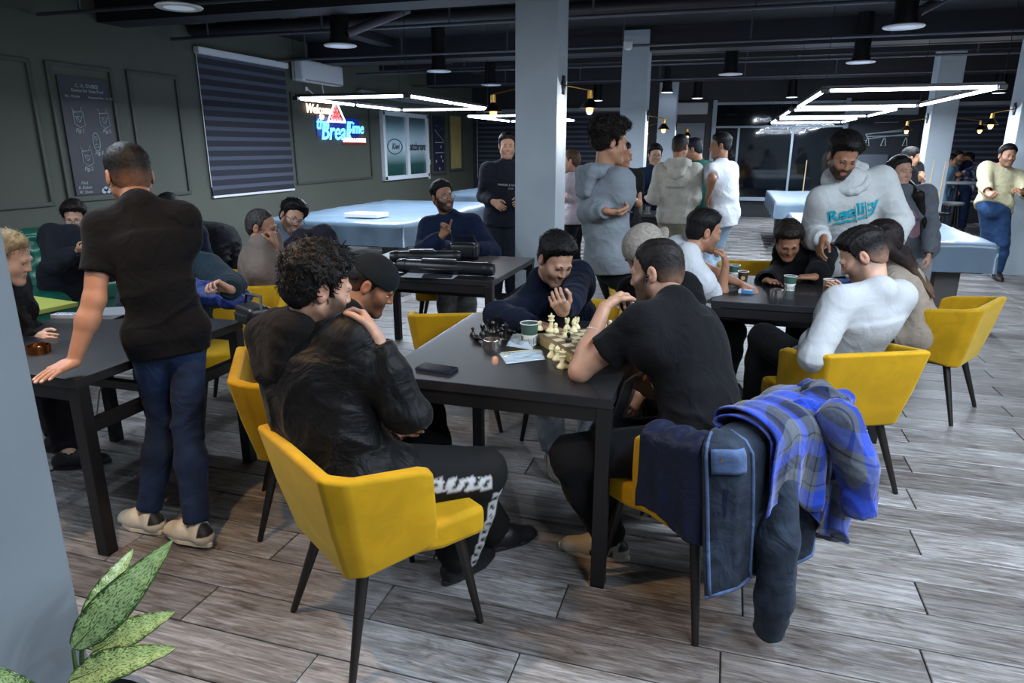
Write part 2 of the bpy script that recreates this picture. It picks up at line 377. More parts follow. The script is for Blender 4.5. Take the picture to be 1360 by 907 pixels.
def person(label, s=1.0, pel=None, neck=None, head=None, yaw=0, look=(0, 0, 0), armL=None, armR=None, legL=None, legR=None, top=None, pants=None, shoes=None,
           hair=None, skin='#b98a6c', h=0.009, fh=0.004, beard=None, fem=False, glasses=False, cap=None, eyes=1, neckout=0.0, extra=None, group=None, handpose=('relax', 'relax'), wide=1.0, seed=1.0, tuck=0):
    """pel/neck/head: (px,py,F); yaw: where the chest faces, degrees clockwise from the view direction; look: (yaw,pitch up,roll) of the head
       arm: dict(w=(px,py,F) wrist, e=(px,py) elbow, h=(px,py,F) knuckles, n=palm normal) ; leg: dict(a=(px,py) ankle with z, k=(px,py) knee, z=ankle height, t=toe yaw)"""
    pc = np.array(pel, float) if len(pel) == 4 else P(*pel)
    if len(pel) == 4: pc = np.array(pel[:3], float)
    f = fwd(yaw); side = -np.cross(f, [0, 0, 1]) * -1                       # side: the figure's left is -side
    right = np.cross(f, [0, 0, 1.0])
    Lt = 0.50 * s
    nb = solve(pc, Lt, *neck); up = nrm(nb - pc)
    fr = nrm(f - up * (f @ up)); rt = np.cross(fr, up)
    hc = solve(nb, 0.20 * s, *head) if head else nb + up * .2 * s
    # spine with a soft forward curve
    bend = (pc + nb) / 2 - fr * 0.035 * s
    sw = (0.155 if fem else 0.178) * s * wide
    root = thing('person', label, 'person', (pc[0], pc[1], 0), 0, group); O = np.array([pc[0], pc[1], 0.0])
    J = {'pc': pc, 'nb': nb, 'hc': hc, 'fr': fr, 'rt': rt, 'up': up}
    sh = {}; el = {}; wr = {}; hd = {}
    for sd, arm in (('L', armL), ('R', armR)):
        sg = -1 if sd == 'L' else 1
        sp = nb + rt * sg * sw - up * 0.045 * s
        arm = arm or {}
        if arm.get('raise'): sp = sp + up * arm['raise'] + fr * arm.get('fwd', 0)
        sp = sp + fr * arm.get('sf', 0.01)
        if 'w' in arm:
            wp = np.array(arm['w'][:3], float) if len(arm['w']) == 4 else P(*arm['w'])
        else: wp = sp + np.array([0, 0, -.50 * s]) + rt * sg * .08 * s + fr * .10 * s
        e, wp = ik(sp, wp, .295 * s, .262 * s, arm.get('e'), nrm(np.array([0, 0, -1.0]) - fr * .5 + rt * sg * .5) if 'b' not in arm else nrm(arm['b'][0] * rt + arm['b'][1] * fr + arm['b'][2] * up))
        sh[sd], el[sd], wr[sd] = sp, e, wp
        if 'h' in arm: hdv = nrm(P(*arm['h']) - wp)
        else: hdv = nrm(wp - e)
        hd[sd] = hdv
    hip = {}; kn = {}; an = {}; toe = {}
    for sd, leg in (('L', legL), ('R', legR)):
        sg = -1 if sd == 'L' else 1; leg = leg or {}
        hp = pc + rt * sg * .085 * s - up * .0 * s
        z = leg.get('z', .085)
        if 'a' in leg: ap = PZ(leg['a'][0], leg['a'][1], z) if len(leg['a']) == 2 else P(*leg['a'])
        else: ap = np.array([hp[0], hp[1], z]) + f * leg.get('f', 0)
        if leg.get('lock'): pass
        k, ap2 = ik(hp, ap, .44 * s, .43 * s, leg.get('k'), nrm(f + np.array([0, 0, .25])))
        hip[sd], kn[sd], an[sd] = hp, k, ap2
        toe[sd] = fwd(leg['t']) if 't' in leg else f
        if 'tz' in leg: toe[sd] = nrm(toe[sd] + np.array([0, 0, leg['tz']]))
    J.update(sh=sh, el=el, wr=wr, hip=hip, kn=kn, an=an)
    # ---------------- head frame
    hy = fwd(look[0]); hp_ = math.radians(look[1]); hf = nrm(hy * math.cos(hp_) + np.array([0, 0, math.sin(hp_)])); hr = nrm(np.cross(hf, [0, 0, 1])); hu = np.cross(hr, hf)
    ro = math.radians(look[2]); hr, hu = hr * math.cos(ro) - hu * math.sin(ro), hu * math.cos(ro) + hr * math.sin(ro)
    HM = np.stack([hr, hf, hu], 1); hs = (0.97 if fem else 1.0) * (s ** .5) * 1.02
    def H(x, y, z): return hc + HM @ (np.array([x, y, z]) * hs)
    V_all = []; Q_all = []; T_all = []; off = 0
    skc = np.array(rgb(skin)[:3])
    def addm(V, Q, T):
        nonlocal off
        if len(V) == 0: return
        V_all.append(V); Q_all.append(Q + off); T_all.append(T); off += len(V)
    neck_top = H(0, -.022, -.055)
    # ---------------- head chunk
    lo = np.minimum(hc - .17 * hs, nb - .05); hi = np.maximum(hc + .17 * hs, nb + .05)
    F = Field(lo, hi, fh)
    F.cone(nb - up * .02, neck_top, (.058 if not fem else .048) * hs, .055 * hs if not fem else .045 * hs, 0)
    F.ell(H(0, -.012, .030), np.array([.077, .098, .093]) * hs, HM, .02)
    F.ell(H(0, .024, -.043), np.array([.060, .067, .078]) * hs, HM, .03)
    for sg in (-1, 1):
        F.cone(H(sg * .056, .0, -.052), H(sg * .016, .074, -.102), .018 * hs, .017 * hs, .03)
        F.ell(H(sg * .037, .054, -.030), np.array([.029, .029, .032]) * hs, HM, .025)
    F.ell(H(0, .080, -.100), np.array([.020, .016, .016]) * hs, HM, .02)
    F.cone(H(-.034, .084, .020), H(.034, .084, .020), .011 * hs, .011 * hs, .018)
    if fh < .008:
        for sg in (-1, 1): F.ell(H(sg * .031, .101, -.001), np.array([.018, .0105, .0095]) * hs, HM, .010, mode='cut')
    F.cone(H(0, .088, .014), H(0, .104, -.026), .0075 * hs, .0110 * hs, .012)
    for sg in (-1, 1): F.ell(H(sg * .011, .096, -.030), np.array([.0085, .010, .0075]) * hs, HM, .006)
    F.cone(H(-.018, .087, -.061), H(.018, .087, -.061), .0065 * hs, .0065 * hs, .006); F.cone(H(-.015, .086, -.073), H(.015, .086, -.073), .0075 * hs, .0075 * hs, .006)
    F.cone(H(-.018, .0965, -.067), H(.018, .0965, -.067), .0018 * hs, .0018 * hs, .004, mode='cut')
    for sg in (-1, 1):
        F.ell(H(sg * .082, -.012, -.004), np.array([.008, .020, .032]) * hs, HM, .008)
        F.ell(H(sg * .091, -.008, .002), np.array([.007, .010, .017]) * hs, HM, .003, mode='cut')
    V, Q = F.mesh()
    loc = (V - hc) @ HM / hs; T = np.tile(skc, (len(V), 1))
    x, y, z = loc.T
    lip = np.clip(1.6 - (((np.abs(x)) / .021) ** 2 + ((z + .067) / .0125) ** 2) * 1.3, 0, 1) * (y > .078)
    T = T * (1 - .55 * lip[:, None]) + np.array([.33, .10, .09]) * .55 * lip[:, None]
    ear = np.clip((np.abs(x) - .076) / .008, 0, 1)[:, None] * (np.abs(z) < .04)[:, None]; T = T * (1 - .25 * ear) + np.array([.42, .14, .10]) * .25 * ear
    nz = np.clip(1 - (np.abs(x) / .02) ** 2 - ((z + .028) / .02) ** 2, 0, 1)[:, None] * (y > .09)[:, None]; T = T * (1 - .15 * nz) + np.array([.5, .2, .15]) * .15 * nz
    if beard:
        amt, bc = beard[0], np.array(rgb(beard[1])[:3])
        jw = np.clip((-.030 - z - np.clip(np.abs(x) - .045, 0, 1) * -.9 - np.clip(.07 - y, 0, .1) * -.5) / .022, 0, 1) * np.clip((y + .005) / .03, 0, 1) * np.clip((.125 + z) / .01, 0, 1)
        mo = .8 * np.clip(1.2 - ((np.abs(x)) / .03) ** 2 - ((z + .049) / .008) ** 2, 0, 1) * (y > .06)
        fz = np.clip(np.maximum(jw, mo), 0, 1) * (1 - np.clip(lip * 1.2, 0, 1)); fz = fz * amt * (0.97 + .06 * wob(loc, 160))
        fz = np.clip(fz, 0, 1)[:, None]; T = T * (1 - fz) + bc * fz
    if hair and hair.get('fade'):
        hc_ = np.array(rgb(hair['col'])[:3]); fz = np.clip((z + .085 - np.clip(y + .02, 0, .1) * 1.5) / .05, 0, 1) * (y < .03) * (np.abs(x) > .0) * (ear[:, 0] < .3)
        fz = (fz * hair['fade'])[:, None]; T = T * (1 - fz) + hc_ * fz
    addm(V, Q, T)
    # ---------------- limbs (fine chunk from the middle of the upper arm to the finger tips)
    slv = (top or {}).get('sleeve', 'long')
    skinarm = skc * .97
    for si, sd in enumerate(('L', 'R')):
        sg = -1 if sd == 'L' else 1; a, e, wp, dv = sh[sd], el[sd], wr[sd], hd[sd]
        arm = (armL if sd == 'L' else armR) or {}
        if arm.get('nohand'): continue
        g = .72 if fem else (.9 if s < 1 else 1.0)
        pn = arm.get('n')                                                  # palm normal in camera terms (right, up, away)
        if pn is not None: pn = pn[0] * fwd(90) + np.array([0, 0, pn[1]]) + pn[2] * fwd(0)
        else: pn = -rt * sg * .8 - np.array([0, 0, .5])
        pn = nrm(pn - dv * (pn @ dv)); th = np.cross(dv, pn) * (1 if sd == 'R' else -1)      # th: towards the thumb
        th = nrm(th)
        pose = arm.get('p', handpose[si]); cur = {'relax': .55, 'fist': 1.45, 'flat': .10, 'hold': .95, 'point': 1.45}[pose]
        hs2 = s * (.88 if fem else 1.0)
        kn0 = wp + dv * .088 * hs2
        fing = []
        for i, (o, L, r) in enumerate(((.030, .072, .0086), (.010, .080, .0088), (-.011, .074, .0084), (-.030, .058, .0074))):
            c = cur * (1 + .08 * i) if not (pose == 'point' and i == 0) else .05
            b0 = kn0 + th * o * hs2 - dv * (abs(o) * .18); pts = [b0]; ang = c * .55 + .08; seg = [L * .45, L * .31, L * .26]
            dsp = dv + th * o * .3
            for q, l in enumerate(seg):
                pts.append(pts[-1] + (nrm(dsp) * math.cos(ang) + pn * math.sin(ang)) * l * hs2); ang += c * (.85 if q == 0 else .6)
            fing.append((pts, r))
        tb = wp + dv * .026 * hs2 + th * .022 * hs2; t1 = tb + nrm(th * .9 + dv * .75 + pn * .35) * .040 * hs2; t2 = t1 + nrm(th * .35 + dv + pn * (.35 + cur * .3)) * .033 * hs2; t3 = t2 + nrm(dv + pn * (.3 + cur * .5) - th * cur * .35) * .027 * hs2
        a0 = a + (e - a) * (0.35 if slv != 'long' else .8); lo_pts = np.array([a0 if slv != 'long' else e + (wp - e) * .4, e if slv != 'long' else wp, wp, t3, t1] + [p for f_, _ in fing for p in f_])
        F = Field(lo_pts.min(0) - .055, lo_pts.max(0) + .055, fh * 1.12)
        if slv != 'long':
            F.cone(a0, e, .047 * s * g, .040 * s * g, 0); F.cone(e, e + (wp - e) * .35, .041 * s * g, .043 * s * g, .02); F.cone(e + (wp - e) * .3, wp, .043 * s * g, .0265 * s * g, .02, n=pn, q=.86)
        else: F.cone(e + (wp - e) * .4, wp, .038 * s * g, .0265 * s * g, .0, n=pn, q=.86)
        # palm: a flattened block of bars, one per metacarpal
        for i, o in enumerate((.027, .009, -.009, -.027)):
            F.cone(wp + th * o * .55 * hs2 + dv * .008, kn0 + th * o * hs2 - dv * (abs(o) * .18), .0165 * hs2, .0125 * hs2, .012, n=pn, q=.9)
        F.cone(tb, wp + dv * .07 * hs2 + th * .02 * hs2, .017 * hs2, .012 * hs2, .014)
        kf = max(.0035, fh * .9)
        for pts, r in fing:
            rr = max(r * hs2, fh * 1.15)
            for q in range(3): F.cone(pts[q], pts[q + 1], rr * (1 - .06 * q), rr * (.95 - .08 * q), kf if q == 0 else .002)
            F.ell(pts[0] - pn * .004, np.array([.0095] * 3) * hs2, None, .004)
        rr = max(.0105 * hs2, fh * 1.2); F.cone(tb, t1, rr * 1.35, rr * 1.1, .012); F.cone(t1, t2, rr * 1.1, rr, .004); F.cone(t2, t3, rr, rr * .8, .002)
        V, Q = F.mesh(); T = np.tile(skinarm, (len(V), 1))
        # redder knuckles and paler nails
        tips = [pts[-1] for pts, _ in fing] + [t3]; kns = [pts[0] for pts, _ in fing] + [pts[1] for pts, _ in fing]
        if fh < .006:
            for k_ in kns:
                d_ = np.linalg.norm(V - k_, axis=1); m_ = (np.clip(1 - d_ / .016, 0, 1) * .35)[:, None]; T = T * (1 - m_) + skinarm * np.array([1.0, .72, .66]) * m_
            for (pts, _), t_ in zip(fing + [([t1, t2, t3], 0)], tips):
                ax = nrm(pts[-1] - pts[-2]); nn = nrm(-pn * math.cos(1.2) + ax * 0); q_ = V - t_; m_ = ((q_ @ (-pn)) > .003) & (np.linalg.norm(q_, axis=1) < .0105); T[m_] = T[m_] * .4 + np.array([.75, .5, .45]) * .6
        addm(V, Q, T)
        J.setdefault('grip', {})[sd] = (kn0 + pn * .03, dv, pn, th)
    # ---------------- trunk and legs (coarse chunk)
    pts = np.array([pc, nb, bend] + [sh[k] for k in 'LR'] + [el[k] for k in 'LR'] + [kn[k] for k in 'LR'] + [an[k] for k in 'LR'])
    lo = pts.min(0) - .16; hi = pts.max(0) + .16; lo[2] = max(lo[2], -.02)
    def trunk(F, inf, lf=0.0, arms=True, belly=0.0):
        w = (1.0 if not fem else .9) * s * wide
        c0 = pc - up * .02; c1 = pc * .62 + nb * .38 - fr * .02 * s; c2 = pc * .3 + nb * .7 - fr * .012 * s; c3 = nb - up * .135 * s
        F.cone(c0, c1, .146 * w + inf + lf, (.128 if fem else .144) * w + inf + lf, .04, n=fr, q=.72 + belly)
        F.cone(c1, c2, (.128 if fem else .144) * w + inf + lf, .160 * w + inf + lf * .5, .05, n=fr, q=.72)
        F.cone(c2, c3, .158 * w + inf + lf * .3, .120 * w + inf, .05, n=fr, q=.74)
        F.cone(sh['L'], sh['R'], .054 * s + inf * .8 + lf * .3, .054 * s + inf * .8 + lf * .3, .05)
        F.cone(nb - up * .05 * s, nb + up * .030 * s, .080 * s + inf * .5, .060 * s + inf * .5, .03)
        F.cone(sh['L'] - up * .075 * s + rt * .03 * s, sh['R'] - up * .075 * s - rt * .03 * s, .088 * s + inf + lf * .5, .088 * s + inf + lf * .5, .05, n=fr, q=.86)
        for k_ in 'LR': F.cone(nb + up * .012 * s, sh[k_], .046 * s + inf * .7, .052 * s + inf * .8, .04)
        if fem:
            for sg in (-1, 1): F.ell(c2 + rt * sg * .075 * s + fr * .085 * s - up * .02, np.array([.062] * 3) * s + inf, None, .04)
    def legs(F, inf, lf=0.0, cut=0, upto=1.0, lh=None):
        lh = lf if lh is None else lh
        for sd in 'LR':
            sg = -1 if sd == 'L' else 1
            F.cone(hip[sd] + fr * -.03 * s, pc, .084 * s * wide + inf * .7, .090 * s * wide + inf * .7, .04)
            F.cone(hip[sd], kn[sd], .083 * s * wide + inf + lf * .5, .060 * s + inf + lf, .04)
            e_ = kn[sd] + (an[sd] - kn[sd]) * upto
            m_ = kn[sd] + (an[sd] - kn[sd]) * min(.35, upto); bk = nrm(np.cross(rt, an[sd] - kn[sd]) * -1)
            F.cone(kn[sd], m_, .058 * s + inf + lf, .060 * s + inf + lf, .03); F.cone(m_, e_, .060 * s + inf + lf, .040 * s + inf + lh, .03, cut=cut)
    F = Field(lo, hi, max(h * 2, .018))
    trunk(F, -.006); legs(F, -.006)
    for sd in 'LR':
        ft = an[sd]; F.cone(ft, ft + toe[sd] * .12 * s - np.array([0, 0, .05]), .034 * s, .028 * s, .02)
        if slv == 'long': F.cone(sh[sd], el[sd], .048 * s, .038 * s, .03); F.cone(el[sd], el[sd] + (wr[sd] - el[sd]) * .45, .038 * s, .034 * s, .02)
        else: F.cone(sh[sd], sh[sd] + (el[sd] - sh[sd]) * .45, .052 * s * (.8 if fem else 1), .044 * s * (.8 if fem else 1), .03)
    F.cone(nb - up * .06, nb, .062 * s, .058 * s, .02)
    V, Q = F.mesh(); addm(V, Q, np.tile(skc, (len(V), 1)))
    body = np_mesh('body', np.concatenate(V_all) - O, np.concatenate(Q_all), SKIN, root, np.concatenate(T_all))
    # ---------------- trousers
    if pants:
        lf = pants.get('loose', .014); F = Field(lo, hi, h * 1.45); inf = .008
        F.cone(pc - up * .02, pc + up * (.10 * s + pants.get('rise', 0)), .147 * s * (1 if not fem else .95) * wide + inf, .138 * s * wide + inf, .04, n=fr, q=.74, cut=2)
        legs(F, inf, lf, cut=2, upto=pants.get('upto', .97), lh=pants.get('hem', lf))
        V, Q = F.mesh(); N = normals(V, Q)
        for sd in 'LR':
            kd = np.exp(-(np.linalg.norm(V - kn[sd], axis=1) / .14) ** 2) + .8 * np.exp(-(np.linalg.norm(V - an[sd], axis=1) / .13) ** 2) + .5 * np.exp(-(np.linalg.norm(V - hip[sd], axis=1) / .16) ** 2)
            V = V + N * (folds(V, nrm(an[sd] - kn[sd]), 55, seed) * kd * pants.get('fold', .006))[:, None]
        V = V + N * (wob(V, 22, seed) * .004)[:, None]
        np_mesh('trousers', V - O, Q, pants['m'], root, pants['tint'](V, J) if 'tint' in pants else None)
    # ---------------- top
    if top:
        lf = top.get('loose', .012); inf = top.get('inf', .014); F = Field(lo - .03, hi + .03, h)
        trunk(F, inf, lf, belly=top.get('belly', 0))
        hem = top.get('hem', .10); drop = pc - up * hem * s
        F.cone(drop, pc + up * .06, (.144 * s * wide + inf + lf + top.get('flare', 0)), .142 * s * wide + inf + lf, .04, n=fr, q=top.get('hq', .76), cut=1)
        for sd in 'LR': F.cone(hip[sd] + fr * -.03 * s, pc, .086 * s * wide + inf + lf * .5, .092 * s * wide + inf + lf * .5, .04)
        for sd in 'LR': F.cone(hip[sd], hip[sd] + (kn[sd] - hip[sd]) * .25, .084 * s * wide + inf + lf * .4, .082 * s * wide + inf + lf * .4, .05)
        F.put(lo - .1, hi + .1, lambda X, Y, Z: (X - drop[0]) * up[0] + (Y - drop[1]) * up[1] + (Z - drop[2]) * up[2], 0, 'cut_below', 0)
        ar = top.get('arm', .0)
        if slv == 'long':
            for sd in 'LR':
                if ((armL if sd == 'L' else armR) or {}).get('nosleeve'): continue
                cu = el[sd] + (wr[sd] - el[sd]) * top.get('cuff', .93)
                F.cone(sh[sd], el[sd], .054 * s * (.88 if fem else 1) + inf * .8 + ar, .043 * s + inf * .7 + ar, .03)
                md = el[sd] + (wr[sd] - el[sd]) * .55
                F.cone(el[sd], md, .045 * s + inf * .8 + ar, .040 * s + inf * .6 + ar, .025); F.cone(md, cu, .040 * s + inf * .6 + ar, .031 * s + inf * .5 + ar * .45, .02, cut=2)
                if top.get('rib'): F.cone(cu + (el[sd] - cu) * .22, cu, .030 * s + .008, .030 * s + .008, .004, cut=2)
        elif slv == 'short':
            for sd in 'LR': cu = sh[sd] + (el[sd] - sh[sd]) * top.get('cuff', .58); F.cone(sh[sd], cu, .056 * s * (.88 if fem else 1) + inf * .8, .052 * s * (.88 if fem else 1) + inf + .004, .03, cut=2)
        if top.get('hood'):                                                 # hood lying on the back and a thick collar roll
            pass
        elif top.get('collar'):
            na = nrm(neck_top - nb); b_ = nb + na * .040 * s; cf = nrm(np.cross(na, rt)); cf = cf if cf @ fr > 0 else -cf
            for t in range(10):
                a1 = t / 10 * 2 * math.pi; a2 = (t + 1) / 10 * 2 * math.pi
                p1, p2 = [b_ + rt * math.sin(a_) * .068 * s + cf * (-math.cos(a_) * .068 * s + .004) - na * (.030 * (1 - math.cos(a_)) / 2) * s for a_ in (a1, a2)]
                F.cone(p1, p2, top['collar'], top['collar'], .01)
        # neck hole
        na = nrm(neck_top - nb); F.cone(nb + na * .118 * s, nb + na * .26 * s, .056 * s + neckout, .066 * s + neckout, .004, mode='cut')
        V, Q = F.mesh()
        N = normals(V, Q); fo = top.get('fold', .007)
        mv = nrm(rt)
        D = np.zeros(len(V))
        for sd in 'LR':
            for c_, r_, am in ((el[sd], .13, 1.0), (sh[sd] - up * .07, .13, .7)):
                D += folds(V, nrm(wr[sd] - sh[sd]), 60, seed + (sd == 'L')) * np.exp(-(np.linalg.norm(V - c_, axis=1) / r_) ** 2) * am
            if slv == 'long': D += folds(V, nrm(wr[sd] - el[sd]), 85, seed + 2) * np.exp(-(np.linalg.norm(V - wr[sd] - (el[sd] - wr[sd]) * .2, axis=1) / .08) ** 2) * .7
        wst = np.exp(-(((V - pc) @ up - .08) / .14) ** 2); D += folds(V, nrm(up + .25 * rt), 42, seed + 4) * wst * 1.0
        mid = np.exp(-(((V - pc) @ up - .30) / .2) ** 2); D += folds(V, nrm(up - .6 * rt), 26, seed + 6) * mid * .35
        V = V + N * (D * fo)[:, None] + N * (wob(V, 17, seed + 3) * .004)[:, None]
        J['topV'] = V
        if top.get('hood'):
            hk = top['hood']; F = Field(nb - .30, nb + .24, h); b_ = nb + up * (.05 + top.get('hup', 0)) * s
            for t in range(12):
                pp = []
                for a1 in (t / 12 * 2 * math.pi, (t + 1) / 12 * 2 * math.pi):
                    bk_ = (1 + math.cos(a1)) / 2
                    pp.append((b_ + rt * math.sin(a1) * .088 * s + fr * (-math.cos(a1) * .084 * s + .014) - up * (.055 * (1 - bk_)) * s, (.022 + .020 * bk_) * hk))
                F.cone(pp[0][0], pp[1][0], pp[0][1], pp[1][1], .010)
            for sg in (-1, 0, 1):
                F.cone(nb + rt * sg * .070 * s - fr * .110 * s + up * .035 * s, nb + rt * sg * .045 * s - fr * .150 * s - up * (.10 - .02 * abs(sg)) * s, .050 * hk, .034 * hk, .03, n=fr, q=.8)
            F.cone(nb + rt * .10 * s - fr * .075 * s + up * .03, nb - rt * .10 * s - fr * .075 * s + up * .03, .046 * hk, .046 * hk, .02)
            F.cone(nb + up * .03 * s, nb + up * .2 * s + fr * .02, .060 * s, .078 * s, .006, mode='cut')
            HV, HQ = F.mesh(); HN = normals(HV, HQ); HV = HV + HN * ((folds(HV, nrm(up + .5 * rt), 75, seed) * .004) + wob(HV, 30, seed) * .005)[:, None]
            np_mesh('hood', HV - O, HQ, top.get('hm', top['m']), root)
        np_mesh(top.get('name', 'shirt'), V - O, Q, top['m'], root, top['tint'](V, J) if 'tint' in top else None)
    # ---------------- hair
    if hair:
        hcol = np.array(rgb(hair['col'])[:3]); F = Field(hc - .19 * hs, hc + .19 * hs, max(fh * 1.25, .0045)); fn0 = hair_fn(hair, None)
        def hf_(X, Y, Z):
            x = X - hc[0]; y = Y - hc[1]; z = Z - hc[2]
            a_ = (x * HM[0, 0] + y * HM[1, 0] + z * HM[2, 0]) / hs; b_ = (x * HM[0, 1] + y * HM[1, 1] + z * HM[2, 1]) / hs; c_ = (x * HM[0, 2] + y * HM[1, 2] + z * HM[2, 2]) / hs
            return fn0(a_, b_, c_) * hs
        F.put(hc - .18, hc + .18, hf_, 0, 'add', 0)
        for sg in (-1, 1): F.ell(H(sg * .088, -.010, -.006), np.array([.026, .023, .036]) * hs, HM, .004, mode='cut')
        V, Q = F.mesh(); N = normals(V, Q); lc = (V - hc) @ HM
        cu = hair.get('curl', 0); tu = np.clip((lc[:, 2] - .0) / .05, .15, 1)
        if cu: V = V + N * ((wob(lc, 190, seed) * .6 + wob(lc, 95, seed + 2) * .8) * cu * tu)[:, None]
        else: V = V + N * ((folds(lc, nrm([1, .25, .2]), 260, seed) * .0013 + wob(lc, 60, seed) * .002 + wob(lc, 260, seed) * .0011) * tu)[:, None]
        low = np.clip((lc[:, 2] + .07) / .09, 0, 1)[:, None]; sf = hair.get('fade', 0); sk = skc * .8
        mixs = (1 - low) * sf * .9; T = hcol * (1 - mixs) + sk * mixs
        if hair.get('grey'): g_ = (hair['grey'] * np.clip(.5 + wob(lc, 220, 3), 0, 1))[:, None]; T = T * (1 - g_) + .25 * g_
        ho = np_mesh('hair', V - O, Q, HAIRM, root, T)
        # loose locks standing off the volume
        ns = hair.get('strands', 0)
        if ns:
            N = normals(V, Q); ii = RNG.choice(len(V), ns); ii = ii[lc[ii, 2] > hair.get('smin', -.03)]; b = V[ii]; n_ = N[ii]; L = hair.get('slen', .014) * (.5 + RNG.random(len(ii)))
            flow = HM @ np.array(hair.get('flow', (0, .3, -.4))); r1 = RNG.normal(size=(len(ii), 3)); tdir = flow[None] + r1 * hair.get('mess', .5); tdir -= n_ * (tdir * n_).sum(1)[:, None] * .8
            tdir /= np.linalg.norm(tdir, axis=1)[:, None] + 1e-6; sdv = np.cross(tdir, n_); wv = hair.get('sw', .0016)
            st = []; cc = hair.get('scurl', 0)
            for q in range(5):
                t = q / 4; off_ = n_ * (math.sin(t * 2.2) * .45 - .15) + tdir * (math.sin(t * (1.5 + cc * 2.2)) if cc else t) + sdv * (math.cos(t * 5) - 1) * cc * .35
                c = b + off_ * L[:, None]; ww = wv * (1 - .75 * t); st += [c - sdv * ww, c + sdv * ww]
            SV = np.stack(st, 1).reshape(-1, 3); base = np.arange(len(ii))[:, None] * 10
            SQ = np.concatenate([base + np.array([2 * q, 2 * q + 1, 2 * q + 3, 2 * q + 2]) for q in range(4)]); 
            T2 = np.repeat(T[ii] * (.6 + .7 * RNG.random((len(ii), 1))), 10, 0)
            so = np_mesh('hair_strands', SV - O, SQ, HAIRM, root, T2); so['kind'] = 'stuff'
        if hair.get('long'):
            F = Field(np.minimum(hc - .2, nb - .42), np.maximum(hc + .2, nb + .3), max(fh, .006)); pr = None
            lg = hair['long']
            for sg in (-1, 0, 1):
                a_ = H(sg * .060, -.045, .055); b_ = H(sg * .072, -.045, -.05); c_ = nb + rt * sg * .075 * s - fr * (.085) * s + up * .03; 
                if sg and lg.get('front'): c_ = nb + rt * sg * .10 * s + fr * .09 * s; d_ = c_ - up * lg['len'] + fr * .07
                else: d_ = nb + rt * sg * .06 * s - fr * .15 * s - up * lg['len']
                F.cone(a_, b_, .042, .036, .03); F.cone(b_, c_, .036, .036, .03); F.cone(c_, d_, .038, .016, .03, n=fr, q=.7)
            V, Q = F.mesh(); N = normals(V, Q); lc = (V - hc) @ HM; V = V + N * (folds(lc, nrm([1, .3, 0.1]), 190, seed) * .004)[:, None]
            T = np.tile(hcol, (len(V), 1)); 
            if lg.get('tip'): m_ = np.clip(-(lc[:, 2] + .12) / .2, 0, 1)[:, None]; T = T * (1 - m_) + np.array(rgb(lg['tip'])[:3]) * m_
            np_mesh('long_hair', V - O, Q, HAIRM, root, T)
    # ---------------- face details
    if eyes:
        for sg in (-1, 1):
            mb = MB(); u = bmesh.ops.create_uvsphere(mb.bm, u_segments=20, v_segments=14, radius=1)['verts']
            oz = .0058 if eyes == 1 else .0026
            M = Matrix([[float(HM[i, j]) for j in range(3)] for i in range(3)])
            cols = []
            for v in u:
                p = v.co.copy(); v.co = M @ Vector((p.x * .0135, p.y * .0125, p.z * oz)) * hs + Vector(H(sg * .031, .0755, -.001) - O)
                ir = (p.x * .0145) ** 2 + ((p.z * oz) + (0 if eyes == 1 else .0)) ** 2; cols.append((.02, .012, .008) if (p.y > 0 and ir < .0056 ** 2) or eyes == 2 else (.40, .37, .36))
            me = bpy.data.meshes.new('eye'); mb.bm.to_mesh(me); mb.bm.free(); a = me.color_attributes.new('tint', 'FLOAT_COLOR', 'POINT')
            for i, c in enumerate(cols): a.data[i].color = (*c, 1)
            me.shade_smooth(); me.materials.append(EYEM); link(bpy.data.objects.new('eye', me), root)
            eb = MB(); ec = hair['col'] if hair else '#1a1210'
            eb.tube([H(sg * .012, .094, .020) - O, H(sg * .022, .0955, .0245) - O, H(sg * .034, .091, .026) - O, H(sg * .047, .080, .020) - O], [.0018 * hs, .0032 * hs, .003 * hs, .0012 * hs], 6)
            eb.build('eyebrow', mat('brow_' + ec, ec, .8), root, smooth=True)
    if glasses:
        gm = mat('glasses_frame', '#15151a', .3); g = MB()
        for sg in (-1, 1):
            c = H(sg * .034, .108, -.004) - O; pts = [c + (hr * math.cos(t) * .026 + hu * math.sin(t) * .021) * hs for t in np.linspace(0, 2 * math.pi, 17)]
            g.tube(pts, .0016 * hs, 6, cap=False); g.tube([H(sg * .060, .104, .003) - O, H(sg * .084, .05, .002) - O, H(sg * .086, -.010, .0) - O], .0018 * hs, 6)
        g.tube([H(-.009, .110, .0) - O, H(0, .115, .004) - O, H(.009, .110, .0) - O], .0015 * hs, 6)
        go = g.build('glasses', gm, root, smooth=True)
        ln = MB()
        for sg in (-1, 1):
            c = H(sg * .034, .108, -.004) - O; vs = [ln.bm.verts.new(Vector(c + (hr * math.cos(t) * .025 + hu * math.sin(t) * .020) * hs)) for t in np.linspace(0, 2 * math.pi, 17)[:-1]]; ln.bm.faces.new(vs)
        ln.build('lens', mat('lens_glass', '#ffffff', .02, alpha=.12, spec=.8), go)
